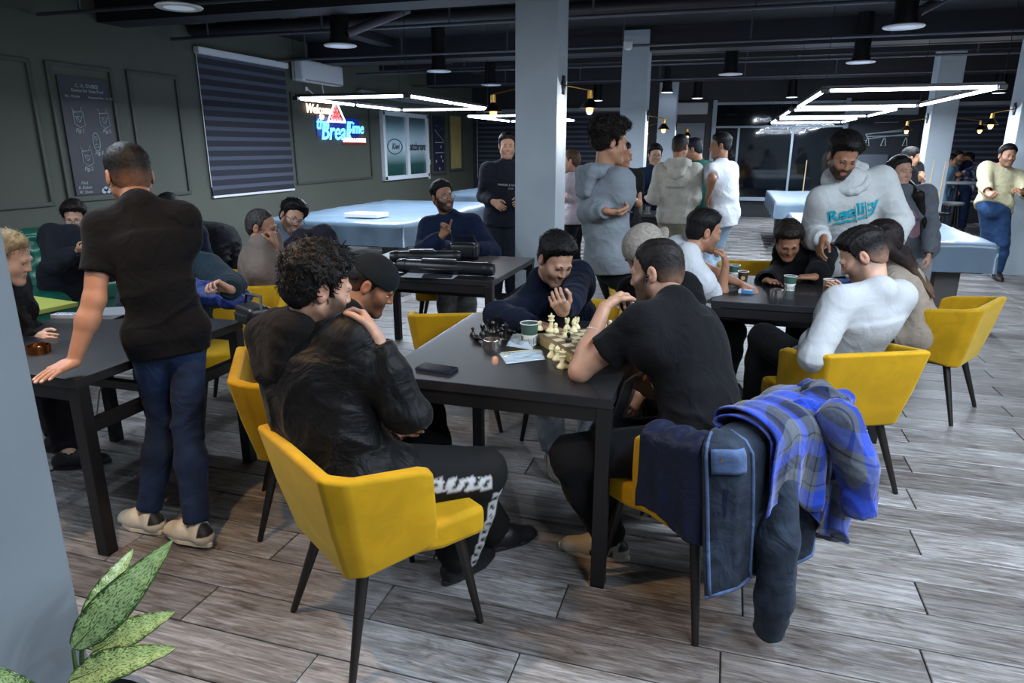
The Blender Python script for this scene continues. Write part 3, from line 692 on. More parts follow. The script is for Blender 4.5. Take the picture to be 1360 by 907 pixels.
    # ---------------- shoes
    if shoes:
        for sd in 'LR':
            leg = (legL if sd == 'L' else legR) or {}
            if leg.get('noshoe'): continue
            t = toe[sd]; a = an[sd]; zf = np.array([0, 0, 1.0]) - t * t[2]; zf = nrm(zf); rr_ = np.cross(t, zf)
            g0 = a - zf * .085                                               # ground under the ankle
            L = .27 * s; F = Field(np.minimum(g0 - .12, g0 + t * .24 - .07), np.maximum(g0 + .13, g0 + t * .24 + .1), max(fh * 1.5, .0065))
            F.cone(g0 - t * .036 + zf * .042, g0 + t * .07 + zf * .044, .041, .045, 0); F.cone(g0 + t * .07 + zf * .044, g0 + t * .165 * s + zf * .022, .046, .034, .04); F.cone(g0 + t * .10 + zf * .028, g0 + t * .168 * s + zf * .018, .046, .040, .03, n=zf, q=.75)
            F.cone(g0 - t * .022 + zf * .05, a + zf * shoes.get('high', .0) - t * .008, .040, .040, .02)
            F.cone(a + zf * (.012 + shoes.get('high', 0)), a + zf * .09, .032, .032, 0, mode='cut')
            V, Q = F.mesh(); hgt = (V - g0) @ zf; V = V + zf * np.maximum(.014 - hgt, 0)[:, None]
            lx = (V - g0) @ t
            T = np.tile(np.array(rgb(shoes['col'])[:3]), (len(V), 1))
            if 'heel' in shoes: T[(lx < -.040) & (hgt > .055)] = rgb(shoes['heel'])[:3]
            if 'stripe' in shoes:
                ly = np.abs((V - g0) @ rr_); sm = (ly > .026) & (hgt < .07) & (hgt > .02) & (lx > -.02) & (lx < .08) & (np.sin((lx + hgt * .6) * 150) > .1); T[sm] = rgb(shoes['stripe'])[:3]
            shoe = np_mesh('shoe', V - O, Q, vcol_mat('shoe_leather', .5, .4, .2), root, T)
            so = MB(); n = 20; pl = []
            for i in range(n):
                th_ = 2 * math.pi * i / n; c_, s_ = math.cos(th_), math.sin(th_)
                xx = .070 * s + .150 * s * c_; yy = (.049 if c_ > 0 else .041) * s_ * (1 - .12 * math.cos(th_ * 2)); pl.append((xx, yy))
            M = frame_matrix(g0 - O, t, np.cross(zf, t)); so.prism(pl, .0, .022, M); so.build('sole', mat('sole_' + shoes.get('sole', '#d8d2c4'), shoes.get('sole', '#d8d2c4'), .6), shoe, bevel=.004)
            if shoes.get('lace'):
                lc_ = MB()
                for q in range(5):
                    c = g0 + t * (.05 + .020 * q) + zf * (.086 - .0065 * q); lc_.tube([c - rr_ * .018 - zf * .006 - O, c + zf * .002 - O, c + rr_ * .018 - zf * .006 + t * .01 - O], .0022, 5)
                lc_.build('laces', mat('laces_' + shoes['lace'], shoes['lace'], .8), shoe)
    if cap:
        F = Field(hc - .2, hc + .2, max(fh, .0045)); F.ell(H(0, -.010, .040), np.array([.088, .110, .094]) * hs, HM, 0)
        cut0 = H(0, 0, cap.get('low', .018)); cn = nrm(hu + hf * cap.get('tilt', -.15) * (1 if not cap.get('back') else 1))
        def halfs(X, Y, Z): return (X - cut0[0]) * cn[0] + (Y - cut0[1]) * cn[1] + (Z - cut0[2]) * cn[2]
        F.put(hc - .25, hc + .25, halfs, 0, 'cut_below', 0)
        V, Q = F.mesh(); 
        np_mesh('cap', V - O, Q, cap['m'], root)
        sg = -1 if cap.get('back') else 1; vb = MB()
        def vis(u, v):
            a_ = (u - .5) * 2.0; r_ = .098 + .062 * v * math.cos(a_ * 1.1); return H(math.sin(a_) * (.082 + .010 * v) , sg * (math.cos(a_) * (.078 if not cap.get('back') else .085) + .068 * v * math.cos(a_ * 1.3) + .012), cap.get('vz', .035) - .022 * v - .012 * a_ * a_) - O
        vb.grid(vis, 14, 5, .004); vb.build('cap_visor', cap.get('vm', cap['m']), root, smooth=True)
    FIG[label] = J; HEADS[label] = H
    if DEBUG: print('FIG %-40s neck z %.2f head z %.2f pel z %.2f F %.2f | shL %s shR %s headpx %s kneeL %s kneeR %s' % (label[:40], nb[2], hc[2], pc[2], -pc[0] * _st + pc[1] * _ct, proj(sh['L']).astype(int), proj(sh['R']).astype(int), proj(hc).astype(int), proj(kn['L']).astype(int), proj(kn['R']).astype(int)))
    return root, J, O, H
# ================================================================== THE ROOM
XL, YB, XR, ZC = -6.9, 18.5, 7.2, 3.35
M_wall = mat('olive_wall_paint', '#4e5249', .75, var=.06, vscale=1.5, bump=.15, bscale=60)
M_moul = mat('olive_moulding_paint', '#3a3f38', .55)
M_ceil = mat('black_ceiling_paint', '#17171c', .8, var=.15, vscale=2)
M_beam = mat('dark_beam_paint', '#202027', .6, var=.1, vscale=3)
M_plaster = mat('pale_blue_grey_plaster', '#b3bec6', .7, var=.05, vscale=3, bump=.35, bscale=14, bdist=.004)
M_blk = mat('black_powder_coat', '#111114', .38, bump=.06, bscale=300)
M_white = mat('white_plastic', '#d7dade', .4)
M_grey = mat('grey_plastic', '#8b9096', .45)
M_chrome = mat('brushed_steel', '#b8b4ae', .25, metal=1)
M_brass = mat('aged_brass', '#a9803c', .3, metal=1)
def struct(o): o['kind'] = 'structure'; return o

# floor: laid boards with a bevelled joint, 0.20 m wide, running across the room
def plank_material():
    m, nt, b = _new('weathered_oak_boards'); L = nt.links
    oi = nt.nodes.new('ShaderNodeObjectInfo'); tc = nt.nodes.new('ShaderNodeTexCoord'); at = nt.nodes.new('ShaderNodeAttribute'); at.attribute_name = 'pr'
    rnd = nt.nodes.new('ShaderNodeMath'); rnd.operation = 'ADD'; L.new(oi.outputs['Random'], rnd.inputs[0]); L.new(at.outputs['Fac'], rnd.inputs[1])
    fr = nt.nodes.new('ShaderNodeMath'); fr.operation = 'FRACT'; L.new(rnd.outputs[0], fr.inputs[0])
    geo = nt.nodes.new('ShaderNodeNewGeometry')
    cmb = nt.nodes.new('ShaderNodeCombineXYZ'); m17 = nt.nodes.new('ShaderNodeMath'); m17.operation = 'MULTIPLY'; m17.inputs[1].default_value = 37; L.new(fr.outputs[0], m17.inputs[0]); L.new(m17.outputs[0], cmb.inputs['Z']); L.new(m17.outputs[0], cmb.inputs['X'])
    add = nt.nodes.new('ShaderNodeVectorMath'); L.new(geo.outputs['Position'], add.inputs[0]); L.new(cmb.outputs[0], add.inputs[1])
    def noise(scale, sc3, det=6, dist=0.0):
        mp = nt.nodes.new('ShaderNodeMapping'); mp.inputs['Scale'].default_value = sc3; L.new(add.outputs[0], mp.inputs[0])
        n = nt.nodes.new('ShaderNodeTexNoise'); n.inputs['Scale'].default_value = scale; n.inputs['Detail'].default_value = det; n.inputs['Distortion'].default_value = dist; n.inputs['Roughness'].default_value = .65; L.new(mp.outputs[0], n.inputs['Vector']); return n
    big = noise(1.6, (1, 2.5, 1), 4, 1.0); grain = noise(4, (1, 16, 1), 7, 1.2); fine = noise(26, (1, 14, 1), 4, .3); spl = noise(3.2, (1, 4, 1), 8, 2.5)
    r1 = nt.nodes.new('ShaderNodeValToRGB'); L.new(grain.outputs['Fac'], r1.inputs[0])
    e = r1.color_ramp.elements; e[0].position = .28; e[0].color = rgb('#4b4948'); e[1].position = .74; e[1].color = rgb('#b4b4b6')
    el = e.new(.50); el.color = rgb('#838180')
    r2 = nt.nodes.new('ShaderNodeValToRGB'); L.new(big.outputs['Fac'], r2.inputs[0]); e = r2.color_ramp.elements
    e[0].position = .35; e[0].color = (.64, .61, .59, 1); e[1].position = .68; e[1].color = (1.12, 1.14, 1.16, 1)
    mx = nt.nodes.new('ShaderNodeMix'); mx.data_type = 'RGBA'; mx.blend_type = 'MULTIPLY'; mx.inputs[0].default_value = 1; L.new(r1.outputs[0], mx.inputs['A']); L.new(r2.outputs[0], mx.inputs['B'])
    r3 = nt.nodes.new('ShaderNodeValToRGB'); L.new(spl.outputs['Fac'], r3.inputs[0]); e = r3.color_ramp.elements; e[0].position = .36; e[0].color = (.52, .46, .42, 1); e[1].position = .50; e[1].color = (1, 1, 1, 1)
    mx2 = nt.nodes.new('ShaderNodeMix'); mx2.data_type = 'RGBA'; mx2.blend_type = 'MULTIPLY'; mx2.inputs[0].default_value = .8; L.new(mx.outputs['Result'], mx2.inputs['A']); L.new(r3.outputs[0], mx2.inputs['B'])
    r4 = nt.nodes.new('ShaderNodeValToRGB'); L.new(fr.outputs[0], r4.inputs[0]); e = r4.color_ramp.elements; e[0].position = 0; e[0].color = (.60, .57, .55, 1); e[1].position = 1; e[1].color = (1.18, 1.18, 1.18, 1)
    el = e.new(.5); el.color = (.93, .92, .91, 1)
    mx3 = nt.nodes.new('ShaderNodeMix'); mx3.data_type = 'RGBA'; mx3.blend_type = 'MULTIPLY'; mx3.inputs[0].default_value = 1; L.new(mx2.outputs['Result'], mx3.inputs['A']); L.new(r4.outputs[0], mx3.inputs['B'])
    L.new(mx3.outputs['Result'], b.inputs['Base Color']); b.inputs['Roughness'].default_value = .42; b.inputs['Specular IOR Level'].default_value = .45
    bp = nt.nodes.new('ShaderNodeBump'); bp.inputs['Strength'].default_value = .35; bp.inputs['Distance'].default_value = .002; L.new(fine.outputs['Fac'], bp.inputs['Height']); L.new(bp.outputs[0], b.inputs['Normal'])
    return m
M_plank = plank_material()
fl = MB(); fl.box(((XL + XR) / 2, (YB - 2.5) / 2, -.06), (XR - XL, YB + 2.5, .10)); floor = struct(fl.build('floor', mat('dark_subfloor', '#1c1815', .9)))
PW, PLn = .215, 1.25
pb = MB(); pb.box((0, 0, -.006), (PLn - .005, PW - .006, .012), bevel=.003, seg=1); plank0 = pb.build('plank', M_plank, floor); pme = plank0.data
bpy.data.objects.remove(plank0)
cells = []
rows = int((YB + 2.5) / PW) + 1
for r in range(rows):
    y = -2.4 + r * PW + PW / 2; offx = (r * .47 % 1.0) * PLn
    n = int((XR - XL) / PLn) + 2
    for c in range(n):
        x = XL + c * PLn - offx + PLn / 2
        x0, x1 = max(x - PLn / 2, XL), min(x + PLn / 2, XR)
        if x1 - x0 < .15 or y > YB - .1: continue
        F = -x * _st + y * _ct; pr = proj((x, y, 0)) if F > .4 else (9e3, 9e3)
        vis = F > .9 and -250 < pr[0] < 1610 and pr[1] < 1020
        cells.append((0 if vis else 1, F, x0, x1, y))
cells.sort(); far = []
for i, (nv, F, x0, x1, y) in enumerate(cells):
    if i < 300 and not nv and abs((x1 - x0) - PLn) < .01:
        o = link(bpy.data.objects.new('plank', pme), floor); o.location = ((x0 + x1) / 2, y, 0)
    else: far.append((x0 + .002, x1 - .002, y - PW / 2 + .002, y + PW / 2 - .002))
fv = []; fq = []; fp = []
for (a, b_, c, d) in far:
    k = len(fv); fv += [(a, c, 0), (b_, c, 0), (b_, d, 0), (a, d, 0), (a, c, -.01), (b_, c, -.01), (b_, d, -.01), (a, d, -.01)]; fq += [(k, k + 1, k + 2, k + 3), (k, k + 4, k + 5, k + 1), (k + 1, k + 5, k + 6, k + 2), (k + 2, k + 6, k + 7, k + 3), (k + 3, k + 7, k + 4, k)]; fp += [random.random()] * 8
fo = np_mesh('far_planks', np.array(fv), np.array(fq), M_plank, floor, smooth=False); fo['kind'] = 'stuff'
a = fo.data.attributes.new('pr', 'FLOAT', 'POINT'); a.data.foreach_set('value', fp)

def wallbox(name, c, size, m=M_wall): return struct(MB().box(c, size).build(name, m))
ZM = (ZC) / 2
wl = wallbox('wall_left', (XL - .1, YB / 2 - 1.3, ZM), (.2, YB + 2.7, ZC))
wallbox('wall_right', (XR + .1, YB / 2 - 1.3, ZM), (.2, YB + 2.7, ZC), M_wall)
wallbox('wall_near', ((XL + XR) / 2, -2.6, ZM), (XR - XL + .4, .2, ZC), mat('light_wall_paint', '#8d959b', .8))
M_bw = mat('charcoal_wall_paint', '#24262c', .7, var=.08, vscale=2)
# back wall with the window opening X -1.55..2.55 and the rest solid
bw = MB(); bw.box(((XL - .55) / 2 - .0, YB + .1, ZM), (-.55 - XL, .2, ZC)); bw.box(((2.55 + XR) / 2, YB + .1, ZM), (XR - 2.55, .2, ZC)); bw.box((1.0, YB + .1, .20), (3.1, .2, .40)); bw.box((1.0, YB + .1, 3.05), (3.1, .2, .6))
bw = struct(bw.build('wall_back', M_bw))
ceil = MB(); ceil.box(((XL + XR) / 2, YB / 2 - 1.3, ZC + .05), (XR - XL + .4, YB + 2.8, .1)); ceil = struct(ceil.build('ceiling', M_ceil))
# beams across the room and one run along it
for y in (-.6, 1.4, 3.0, 4.9, 6.75, 8.6, 10.9, 13.3, 15.7, 17.6):
    b = MB(); big = y in (1.4, 6.75, 10.9, 15.7); b.box(((XL + XR) / 2, y, ZC - (.16 if big else .09)), (XR - XL, .38 if big else .16, .33 if big else .18)); b.build('ceiling_beam', M_beam, ceil)
for x in (-5.4, 5.0): b = MB(); b.box((x, YB / 2 - 1.2, ZC - .06), (.24, YB + 2.2, .12)); b.build('ceiling_beam', M_beam, ceil)
M_pipe = mat('grey_conduit', '#565763', .45, metal=.3)
for i, (y, z, r) in enumerate(((3.9, 3.02, .022), (5.8, 2.98, .018), (7.6, 2.99, .02), (9.7, 2.97, .018), (12.2, 3.0, .02), (14.6, 2.98, .018), (2.2, 3.08, .05), (4.3, 3.16, .07), (8.0, 3.14, .08), (11.6, 3.14, .07))):
    b = MB(); b.rod((XL + .05, y, z), (XR - .05, y + .12, z), r, n=12)
    for x in np.arange(XL + .6, XR, 1.6): b.box((x, y + .06 * (x - XL) / 14 * 2, (z + r + ZC) / 2), (.02, .02, ZC - z - r))
    t = b.build('conduit' if r < .04 else 'duct_pipe', M_pipe if r < .04 else mat('dark_pipe', '#2a2a33', .5), None, smooth='auto')
    tag(t, ['thin grey conduit fifth from the camera under the ceiling', 'thin grey conduit crossing just in front of the nearest column', 'thin grey conduit just behind the nearest column', 'thin grey conduit before the second column', 'thin grey conduit behind the second column', 'thin grey conduit nearest the back windows', 'dark round pipe hung nearest the camera', 'dark round pipe over the chess tables', 'thick dark pipe just behind the nearest column', 'dark round pipe behind the second column'][i], 'pipe')
# ---- left wall: baseboard, mouldings, blinds, window, posters
struct(MB().box((XL + .012, YB / 2 - 1.3, .05), (.024, YB + 2.4, .10)).build('baseboard_left', M_white, wl)); 
struct(MB().box(((XL - .55) / 2, YB - .012, .05), (-.55 - XL, .024, .10)).build('baseboard_back', M_white, bw))
def moulding(y0, y1, z0, z1, w_=.045):
    m = MB(); x = XL + .014
    for (c, s_) in (((x, (y0 + y1) / 2, z0), (.028, y1 - y0 + w_, w_)), ((x, (y0 + y1) / 2, z1), (.028, y1 - y0 + w_, w_)), ((x, y0, (z0 + z1) / 2), (.028, w_, z1 - z0)), ((x, y1, (z0 + z1) / 2), (.028, w_, z1 - z0))): m.box(c, s_, bevel=.008)
    o = m.build('panel_moulding', M_moul, wl); return o
for a_ in ((2.0, 3.1, 1.1, 2.53), (3.45, 5.62, 1.1, 2.53), (5.83, 6.62, 1.12, 2.53), (6.87, 7.63, 1.1, 2.54), (10.1, 12.66, 1.1, 2.52), (15.62, 16.5, 1.05, 2.52), (16.75, 17.7, 1.1, 2.52)): moulding(*a_)
def blind(name, label, M, wd, ht, n, m_box, group=None, loc=(0, 0, 0)):
    """roller blind of alternating sheer and solid bands; local x along, z up, y out of the wall"""
    t = thing(name, label, 'blind', loc, 0, group); t.matrix_world = M
    b = MB(); b.box((0, .05, ht + .03), (wd + .06, .085, .085), bevel=.012); b.build('blind_box', m_box, t)
    b = MB(); b.box((0, .03, -.015), (wd, .028, .032), bevel=.006); b.build('bottom_rail', M_white, t)
    Md = mat('blind_band_dark', '#22242f', .8, bump=.2, bscale=500); Ml = mat('blind_band_light', '#4a4f60', .85, bump=.2, bscale=500)
    bh = ht / n
    for i in range(n):
        z = i * bh
        MB().box((0, .030, z + bh * .30), (wd, .006, bh * .60)).build('band', Md, t)
        MB().box((0, .026, z + bh * .80), (wd, .004, bh * .40)).build('band', Ml, t)
    b = MB(); b.tube([(wd / 2 + .025, .04, ht), (wd / 2 + .028, .045, ht * .5), (wd / 2 + .025, .045, .12)], .006, 6); b.build('cord', M_white, t)
    return t
def wallM(y, z): return Matrix.Translation((XL, y, z)) @ Matrix(((0, 1, 0, 0), (-1, 0, 0, 0), (0, 0, 1, 0), (0, 0, 0, 1)))   # local x -> -Y, y -> +X
blind('roller_blind', 'large dark striped roller blind on the olive wall beside the air conditioner', wallM(9.0, 1.03), 1.92, 1.86, 14, M_white)
def backM(x, z): return Matrix.Translation((x, YB, z)) @ Matrix(((-1, 0, 0, 0), (0, -1, 0, 0), (0, 0, 1, 0), (0, 0, 0, 1)))
blind('roller_blind', 'dark striped blind on the back wall behind the standing man in black', backM(-5.85, .75), 1.75, 1.85, 15, M_grey)
blind('roller_blind', 'dark striped blind on the back wall seen between the near and second columns', backM(-3.75, .75), 1.9, 1.85, 15, M_grey)
blind('roller_blind', 'wide dark blind on the back wall behind the plaid shirt group', backM(5.35, .5), 2.1, 2.1, 17, M_grey)
# air conditioner
t = thing('air_conditioner', 'white wall air conditioner above the olive panel with a short cable', 'air conditioner', (XL + .02, 10.75, 2.84))
b = MB(); b.box((.12, 0, .04), (.23, 1.25, .33), bevel=.05, seg=3); b.build('housing', M_white, t, smooth='auto')
b = MB(); b.box((.20, 0, -.095), (.10, 1.1, .015), rot=(0, .5, 0)); b.build('louvre', M_grey, t)
b = MB(); b.tube([(.02, .25, -.12), (.03, .27, -.28), (.03, .12, -.36), (.03, -.12, -.26), (.03, -.22, -.22)], .010, 6); b.lathe([(0, 0), (.035, 0), (.03, .02), (0, .02)], (.02, -.24, -.22), rot=(0, math.pi / 2, 0)); b.build('cable', M_white, t)
# window 1 in the left wall
wn = MB(); y0, y1, z0, z1 = 13.10, 15.35, 1.02, 2.40
for (c, s_) in (((XL + .04, (y0 + y1) / 2, z0 + .04), (.09, y1 - y0, .09)), ((XL + .04, (y0 + y1) / 2, z1 - .04), (.09, y1 - y0, .09)), ((XL + .04, y0 + .05, (z0 + z1) / 2), (.09, .10, z1 - z0)), ((XL + .04, y1 - .05, (z0 + z1) / 2), (.09, .10, z1 - z0)), ((XL + .05, (y0 + y1) / 2, (z0 + z1) / 2), (.09, .12, z1 - z0))): wn.box(c, s_, bevel=.01)
M_wf = mat('white_window_frame', '#dfe6ee', .35)
wn = struct(wn.build('window_1', M_wf)); 
def frosted(name, zlo, zhi):
    m, nt, b = _new(name); tc = nt.nodes.new('ShaderNodeTexCoord'); sp = nt.nodes.new('ShaderNodeSeparateXYZ'); nt.links.new(tc.outputs['Object'], sp.inputs[0])
    mr = nt.nodes.new('ShaderNodeMapRange'); mr.inputs[1].default_value = zlo; mr.inputs[2].default_value = zhi; nt.links.new(sp.outputs['Z'], mr.inputs[0])
    cr = nt.nodes.new('ShaderNodeValToRGB'); nt.links.new(mr.outputs[0], cr.inputs[0]); e = cr.color_ramp.elements
    e[0].position = 0; e[0].color = rgb('#1c3a38'); e[1].position = 1; e[1].color = rgb('#1d2630')
    for p, c in ((.22, '#2f5a55'), (.48, '#c4dce6'), (.66, '#b4cedb'), (.80, '#7f9ca6')): k = e.new(p); k.color = rgb(c)
    nt.links.new(cr.outputs[0], b.inputs['Base Color']); b.inputs['Roughness'].default_value = .18; return m
M_fr = frosted('printed_window_film', z0, z1)
for k, (ya, yb) in enumerate(((y0 + .1, (y0 + y1) / 2 - .06), ((y0 + y1) / 2 + .06, y1 - .1))):
    p = MB().box((XL + .03, (ya + yb) / 2, (z0 + z1) / 2), (.012, yb - ya, z1 - z0 - .16)).build('pane', M_fr, wn)
M_ink = mat('dark_print', '#22303a', .6)
WX = Vector((0, 1, 0))
text_mesh('lettering', 'natchrom', .25, M_ink, frame_matrix((XL + .05, 14.74, 1.70), (0, 1, 0), (0, 0, 1)), wn, bold=.003)
text_mesh('lettering', 'Kiwi', .19, M_ink, frame_matrix((XL + .05, 13.68, 1.70), (0, 1, 0), (0, 0, 1)), wn, fontshear=.3)
ring = MB(); ring.tube([(XL + .045, 13.66 + .34 * math.cos(q), 1.70 + .15 * math.sin(q)) for q in np.linspace(0, 2 * math.pi, 33)], .009, 6, cap=False); ring.build('oval_emblem', M_ink, wn)
t = MB().box((XL + .06, 14.2, 2.68), (.12, 3.9, .11), bevel=.015).build('blind_cassette', M_grey); tag(t, 'long pale roller cassette above the left wall window', 'blind')
t = MB().box((XL + .06, 16.9, 2.66), (.12, 1.5, .11), bevel=.015).build('blind_cassette', M_grey); tag(t, 'short pale roller cassette above the yellow poster', 'blind')
M_cardbk = mat('card_black', '#2a2b36', .55, var=.15, vscale=2); M_chalk = mat('chalk_white_print', '#aab4bd', .7); M_yel = mat('yellowed_print', '#a79a63', .6, var=.15, vscale=4)
# blueprint posters
def poster(label, y0, y1, z0, z1, m, art):
    t = MB().box((XL + .012, (y0 + y1) / 2, (z0 + z1) / 2), (.02, y1 - y0, z1 - z0)).build('poster', m); tag(t, label, 'poster'); art(t); return t
def seg(mb, pts, r=.004): mb.tube([(XL + .026, y, z) for y, z in pts], r, 4)
def art1(t):
    def T(s_, y, z, sz, sh_=0): text_mesh('lettering', s_, sz, M_chalk, frame_matrix((XL + .0235, y, z), (0, 1, 0), (0, 0, 1)), t, extrude=.0005, fontshear=sh_)
    T('C. A. DUBEE', 6.27, 2.33, .055); T('Device for Snap-Pool', 6.27, 2.28, .048); T('No. 102,064', 6.07, 2.215, .036); T('Patented Nov. 14, 1921', 6.44, 2.215, .036)
    for s_, y, z in (('Fig.1.', 6.10, 1.86), ('Fig.5.', 6.45, 1.86), ('Fig.3.', 6.30, 1.62), ('Fig.2.', 6.13, 1.45), ('Fig.4.', 6.46, 1.45)): T(s_, y, z, .06, .3)
    for k, s_ in enumerate(('Filed', 'R. Dubee', 'W. Snow')): T(s_, 6.04, 1.30 - .05 * k, .045, .3); T(s_, 6.46, 1.30 - .05 * k, .045, .3)
    d = MB()
    for (y, z, k) in ((6.10, 1.98, 0), (6.43, 1.98, 1), (6.13, 1.57, 2), (6.46, 1.57, 3)):
        seg(d, [(y - .06, z + .07), (y + .06, z + .08), (y + .07, z - .06), (y, z - .09), (y - .06, z - .05), (y - .06, z + .07)], .005)
        seg(d, [(y - .04, z + .03), (y + .02, z - .02), (y + .05, z + .04)], .004); seg(d, [(y + .03 * math.cos(q), z + .03 * math.sin(q)) for q in np.linspace(0, 6.28, 9)], .004); seg(d, [(y - .05, z + .075), (y - .07, z + .12)]); seg(d, [(y + .03, z + .08), (y + .05, z + .13)])
    seg(d, [(6.28 + .045 * math.cos(q), 1.74 + .10 * math.sin(q)) for q in np.linspace(0, 6.28, 17)], .006); seg(d, [(6.28 + .02 * math.cos(q), 1.78 + .02 * math.sin(q)) for q in np.linspace(0, 6.28, 9)]); seg(d, [(6.28 + .02 * math.cos(q), 1.70 + .02 * math.sin(q)) for q in np.linspace(0, 6.28, 9)])
    for q in (-1, 0, 1): d.lathe([(0, 0), (.03, .0), (.03, .004), (0, .004)], (XL + .022, 6.31 + q * .03, 1.20 + (.02 if q == 0 else 0)), rot=(0, math.pi / 2, 0))
    d.build('drawing', M_chalk, t)['kind'] = 'stuff'
poster('tall dark blueprint poster with white numbered drawings above the sofa', 5.92, 6.55, 1.17, 2.42, M_cardbk, art1)
def art2(t):
    d = MB()
    seg(d, [(15.85, 2.1), (16.0, 2.0), (16.25, 1.9), (16.35, 1.82)], .006); seg(d, [(15.9, 2.2), (16.05, 2.16)]); seg(d, [(16.2, 2.14), (16.3, 2.12)])
    for z in (1.80, 1.56): seg(d, [(15.85, z), (16.35, z)], .010)
    for y, z in ((15.88, 1.36), (16.28, 1.36), (16.08, 1.18), (16.2, 1.7), (16.2, 1.46)): d.lathe([(0, 0), (.035, 0), (.035, .004), (0, .004)], (XL + .022, y, z), n=8, rot=(0, math.pi / 2, 0))
    d.build('drawing', M_chalk, t)['kind'] = 'stuff'
    text_mesh('lettering', 'THE BREAK', .07, M_cardbk, frame_matrix((XL + .04, 16.1, 1.80), (0, 1, 0), (0, 0, 1)), t) if False else None
poster('narrow dark poster with white drawings right of the left wall window', 15.76, 16.4, 1.12, 2.42, mat('card_navy', '#232a3e', .5), art2)
poster('narrow yellow poster at the far end of the left wall', 16.88, 17.55, 1.16, 2.45, M_yel, lambda t: None)
# wall sockets
for y, z, lb in ((15.50, 1.35, 'small white switch right of the left wall window'), (15.47, 1.02, 'small white socket below the switch by the window'), (10.9, .42, 'white socket on the olive wall behind the covered billiard table')):
    b = MB(); b.box((XL + .01, y, z), (.02, .09, .12), bevel=.006); o = b.build('wall_socket', M_white); tag(o, lb, 'socket')
# neon sign
def neon(name, col, st): return mat(name, '#ffffff', .4, emit=col, estr=st)
N_blue, N_red, N_white, N_warm = neon('neon_blue', '#39a8ff', 2.2), neon('neon_red', '#ff2a2a', 1.3), neon('neon_white', '#fff2f0', 2.5), neon('neon_warm', '#ffd9c0', 2.2)
t = thing('neon_sign', 'lit neon sign with a red ball triangle and blue script on the olive wall', 'sign', (XL, 11.4, 2.1))
ny = lambda y: y - 11.4
MB().box((.012, .1, -.06), (.016, 1.45, .34), bevel=.006).build('backing', mat('blue_acrylic', '#16255c', .2, emit='#16309a', estr=.55), t)
MB().box((.012, .62, -.30), (.016, .85, .13), bevel=.006).build('backing', mat('red_acrylic', '#5c2020', .25, emit='#8a1d10', estr=.3), t)
def neon_text(s_, y, z, sz, m, sh_=.25, b_=.002): return text_mesh('neon_lettering', s_, sz, m, frame_matrix((.04, ny(y), z - 2.1), (0, 1, 0), (0, 0, 1)), t, extrude=.008, fontshear=sh_, bold=b_)
neon_text('Welcome', 10.86, 2.31, .21, N_warm); neon_text('to', 10.92, 2.20, .16, N_warm)
neon_text('the', 10.92, 2.08, .30, N_blue, b_=.003); neon_text('Break', 11.37, 1.95, .44, N_blue, b_=.004); neon_text('Time', 12.04, 2.03, .30, N_blue, b_=.003)
neon_text('SNACK & COFFEE', 12.0, 1.81, .105, N_white, 0, .001)
b = MB(); tri = [(11.10, 2.13), (11.68, 2.13), (11.39, 2.50), (11.10, 2.13), (11.68, 2.13)]
b.tube([(.05, ny(y), z - 2.1) for y, z in tri], .018, 8); b.build('triangle_tube', N_white, t)
pitch_ = .088
for r in range(4):
    for k in range(4 - r):
        b = MB(); bmesh.ops.create_uvsphere(b.bm, u_segments=12, v_segments=8, radius=.034); o = b.build('ball', N_red, t, smooth=True)
        o.location = (.04, ny(11.39) + (k - (3 - r) / 2) * pitch_, 2.185 + r * .066 - 2.1); o.scale = (.5, 1, 1)
# ---- back wall: glazing, rails, boxes, poster
gl = MB()
for (c, s_) in (((1.0, YB - .02, .44), (3.2, .22, .08)), ((1.0, YB, 2.17), (3.1, .08, .05)), ((1.0, YB, 2.72), (3.1, .10, .06)), ((-.50, YB, 1.6), (.10, .12, 2.4)), ((.1, YB, 1.3), (.05, .08, 1.75)), ((2.5, YB, 1.6), (.10, .12, 2.4)), ((1.35, YB, 1.3), (.05, .08, 1.75))): gl.box(c, s_, bevel=.006)
gl = struct(gl.build('window_2', mat('pale_window_frame', '#7c8894', .4)))
M_glass = mat('night_glass', '#0d1116', .04, alpha=.55, spec=.9)
for xa, xb in ((-.45, .075), (.125, 1.325), (1.375, 2.45)): MB().box(((xa + xb) / 2, YB + .02, 1.31), (xb - xa, .012, 1.70)).build('pane', M_glass, gl)
MB().box((1.0, YB + .02, 2.44), (2.9, .012, .50)).build('pane', M_glass, gl)
# outside: dark street with a lit shop front far off
o = MB().box((1, YB + 9, -.1), (40, 18, .1)).build('street_ground', mat('wet_asphalt', '#1a1d22', .5)); struct(o)
o = thing('far_building', 'dark building across the street seen through the back window', 'building', (1.5, YB + 12, 0))
b = MB(); b.box((0, 1, 3), (22, 2, 6)); b.build('wall', mat('night_facade', '#20262e', .8), o)
for k, (x, w_) in enumerate(((-3.2, 1.4), (-1.2, 1.1), (.9, .8), (3.0, 1.4))):
    f_ = MB().box((x, -.03, .78), (w_, .06, .55)).build('window', mat('lit_shop_window%d' % (k % 2), '#000000', .5, emit=('#b4b06a', '#a06a3a')[k % 2], estr=.10), o)
t = MB().box((-1.1, YB - .1, 2.61), (.86, .2, .28), bevel=.02).build('wall_unit', M_grey); tag(t, 'pale grey box mounted high on the back wall behind the third column', 'box')
t = MB().box((3.25, YB - .1, 2.56), (1.4, .2, .32), bevel=.02).build('wall_unit', M_grey); tag(t, 'pale grey box mounted high on the back wall above the table drawing', 'box')
# pale door left of the window
dr = MB(); dr.box((-1.12, YB - .03, 1.15), (.80, .05, 2.25), bevel=.01); dr = struct(dr.build('door_1', mat('grey_door', '#59616a', .5))); MB().box((-1.43, YB - .08, 1.05), (.03, .05, .16)).build('door_handle', M_chrome, dr)
def wallshelf(): pass
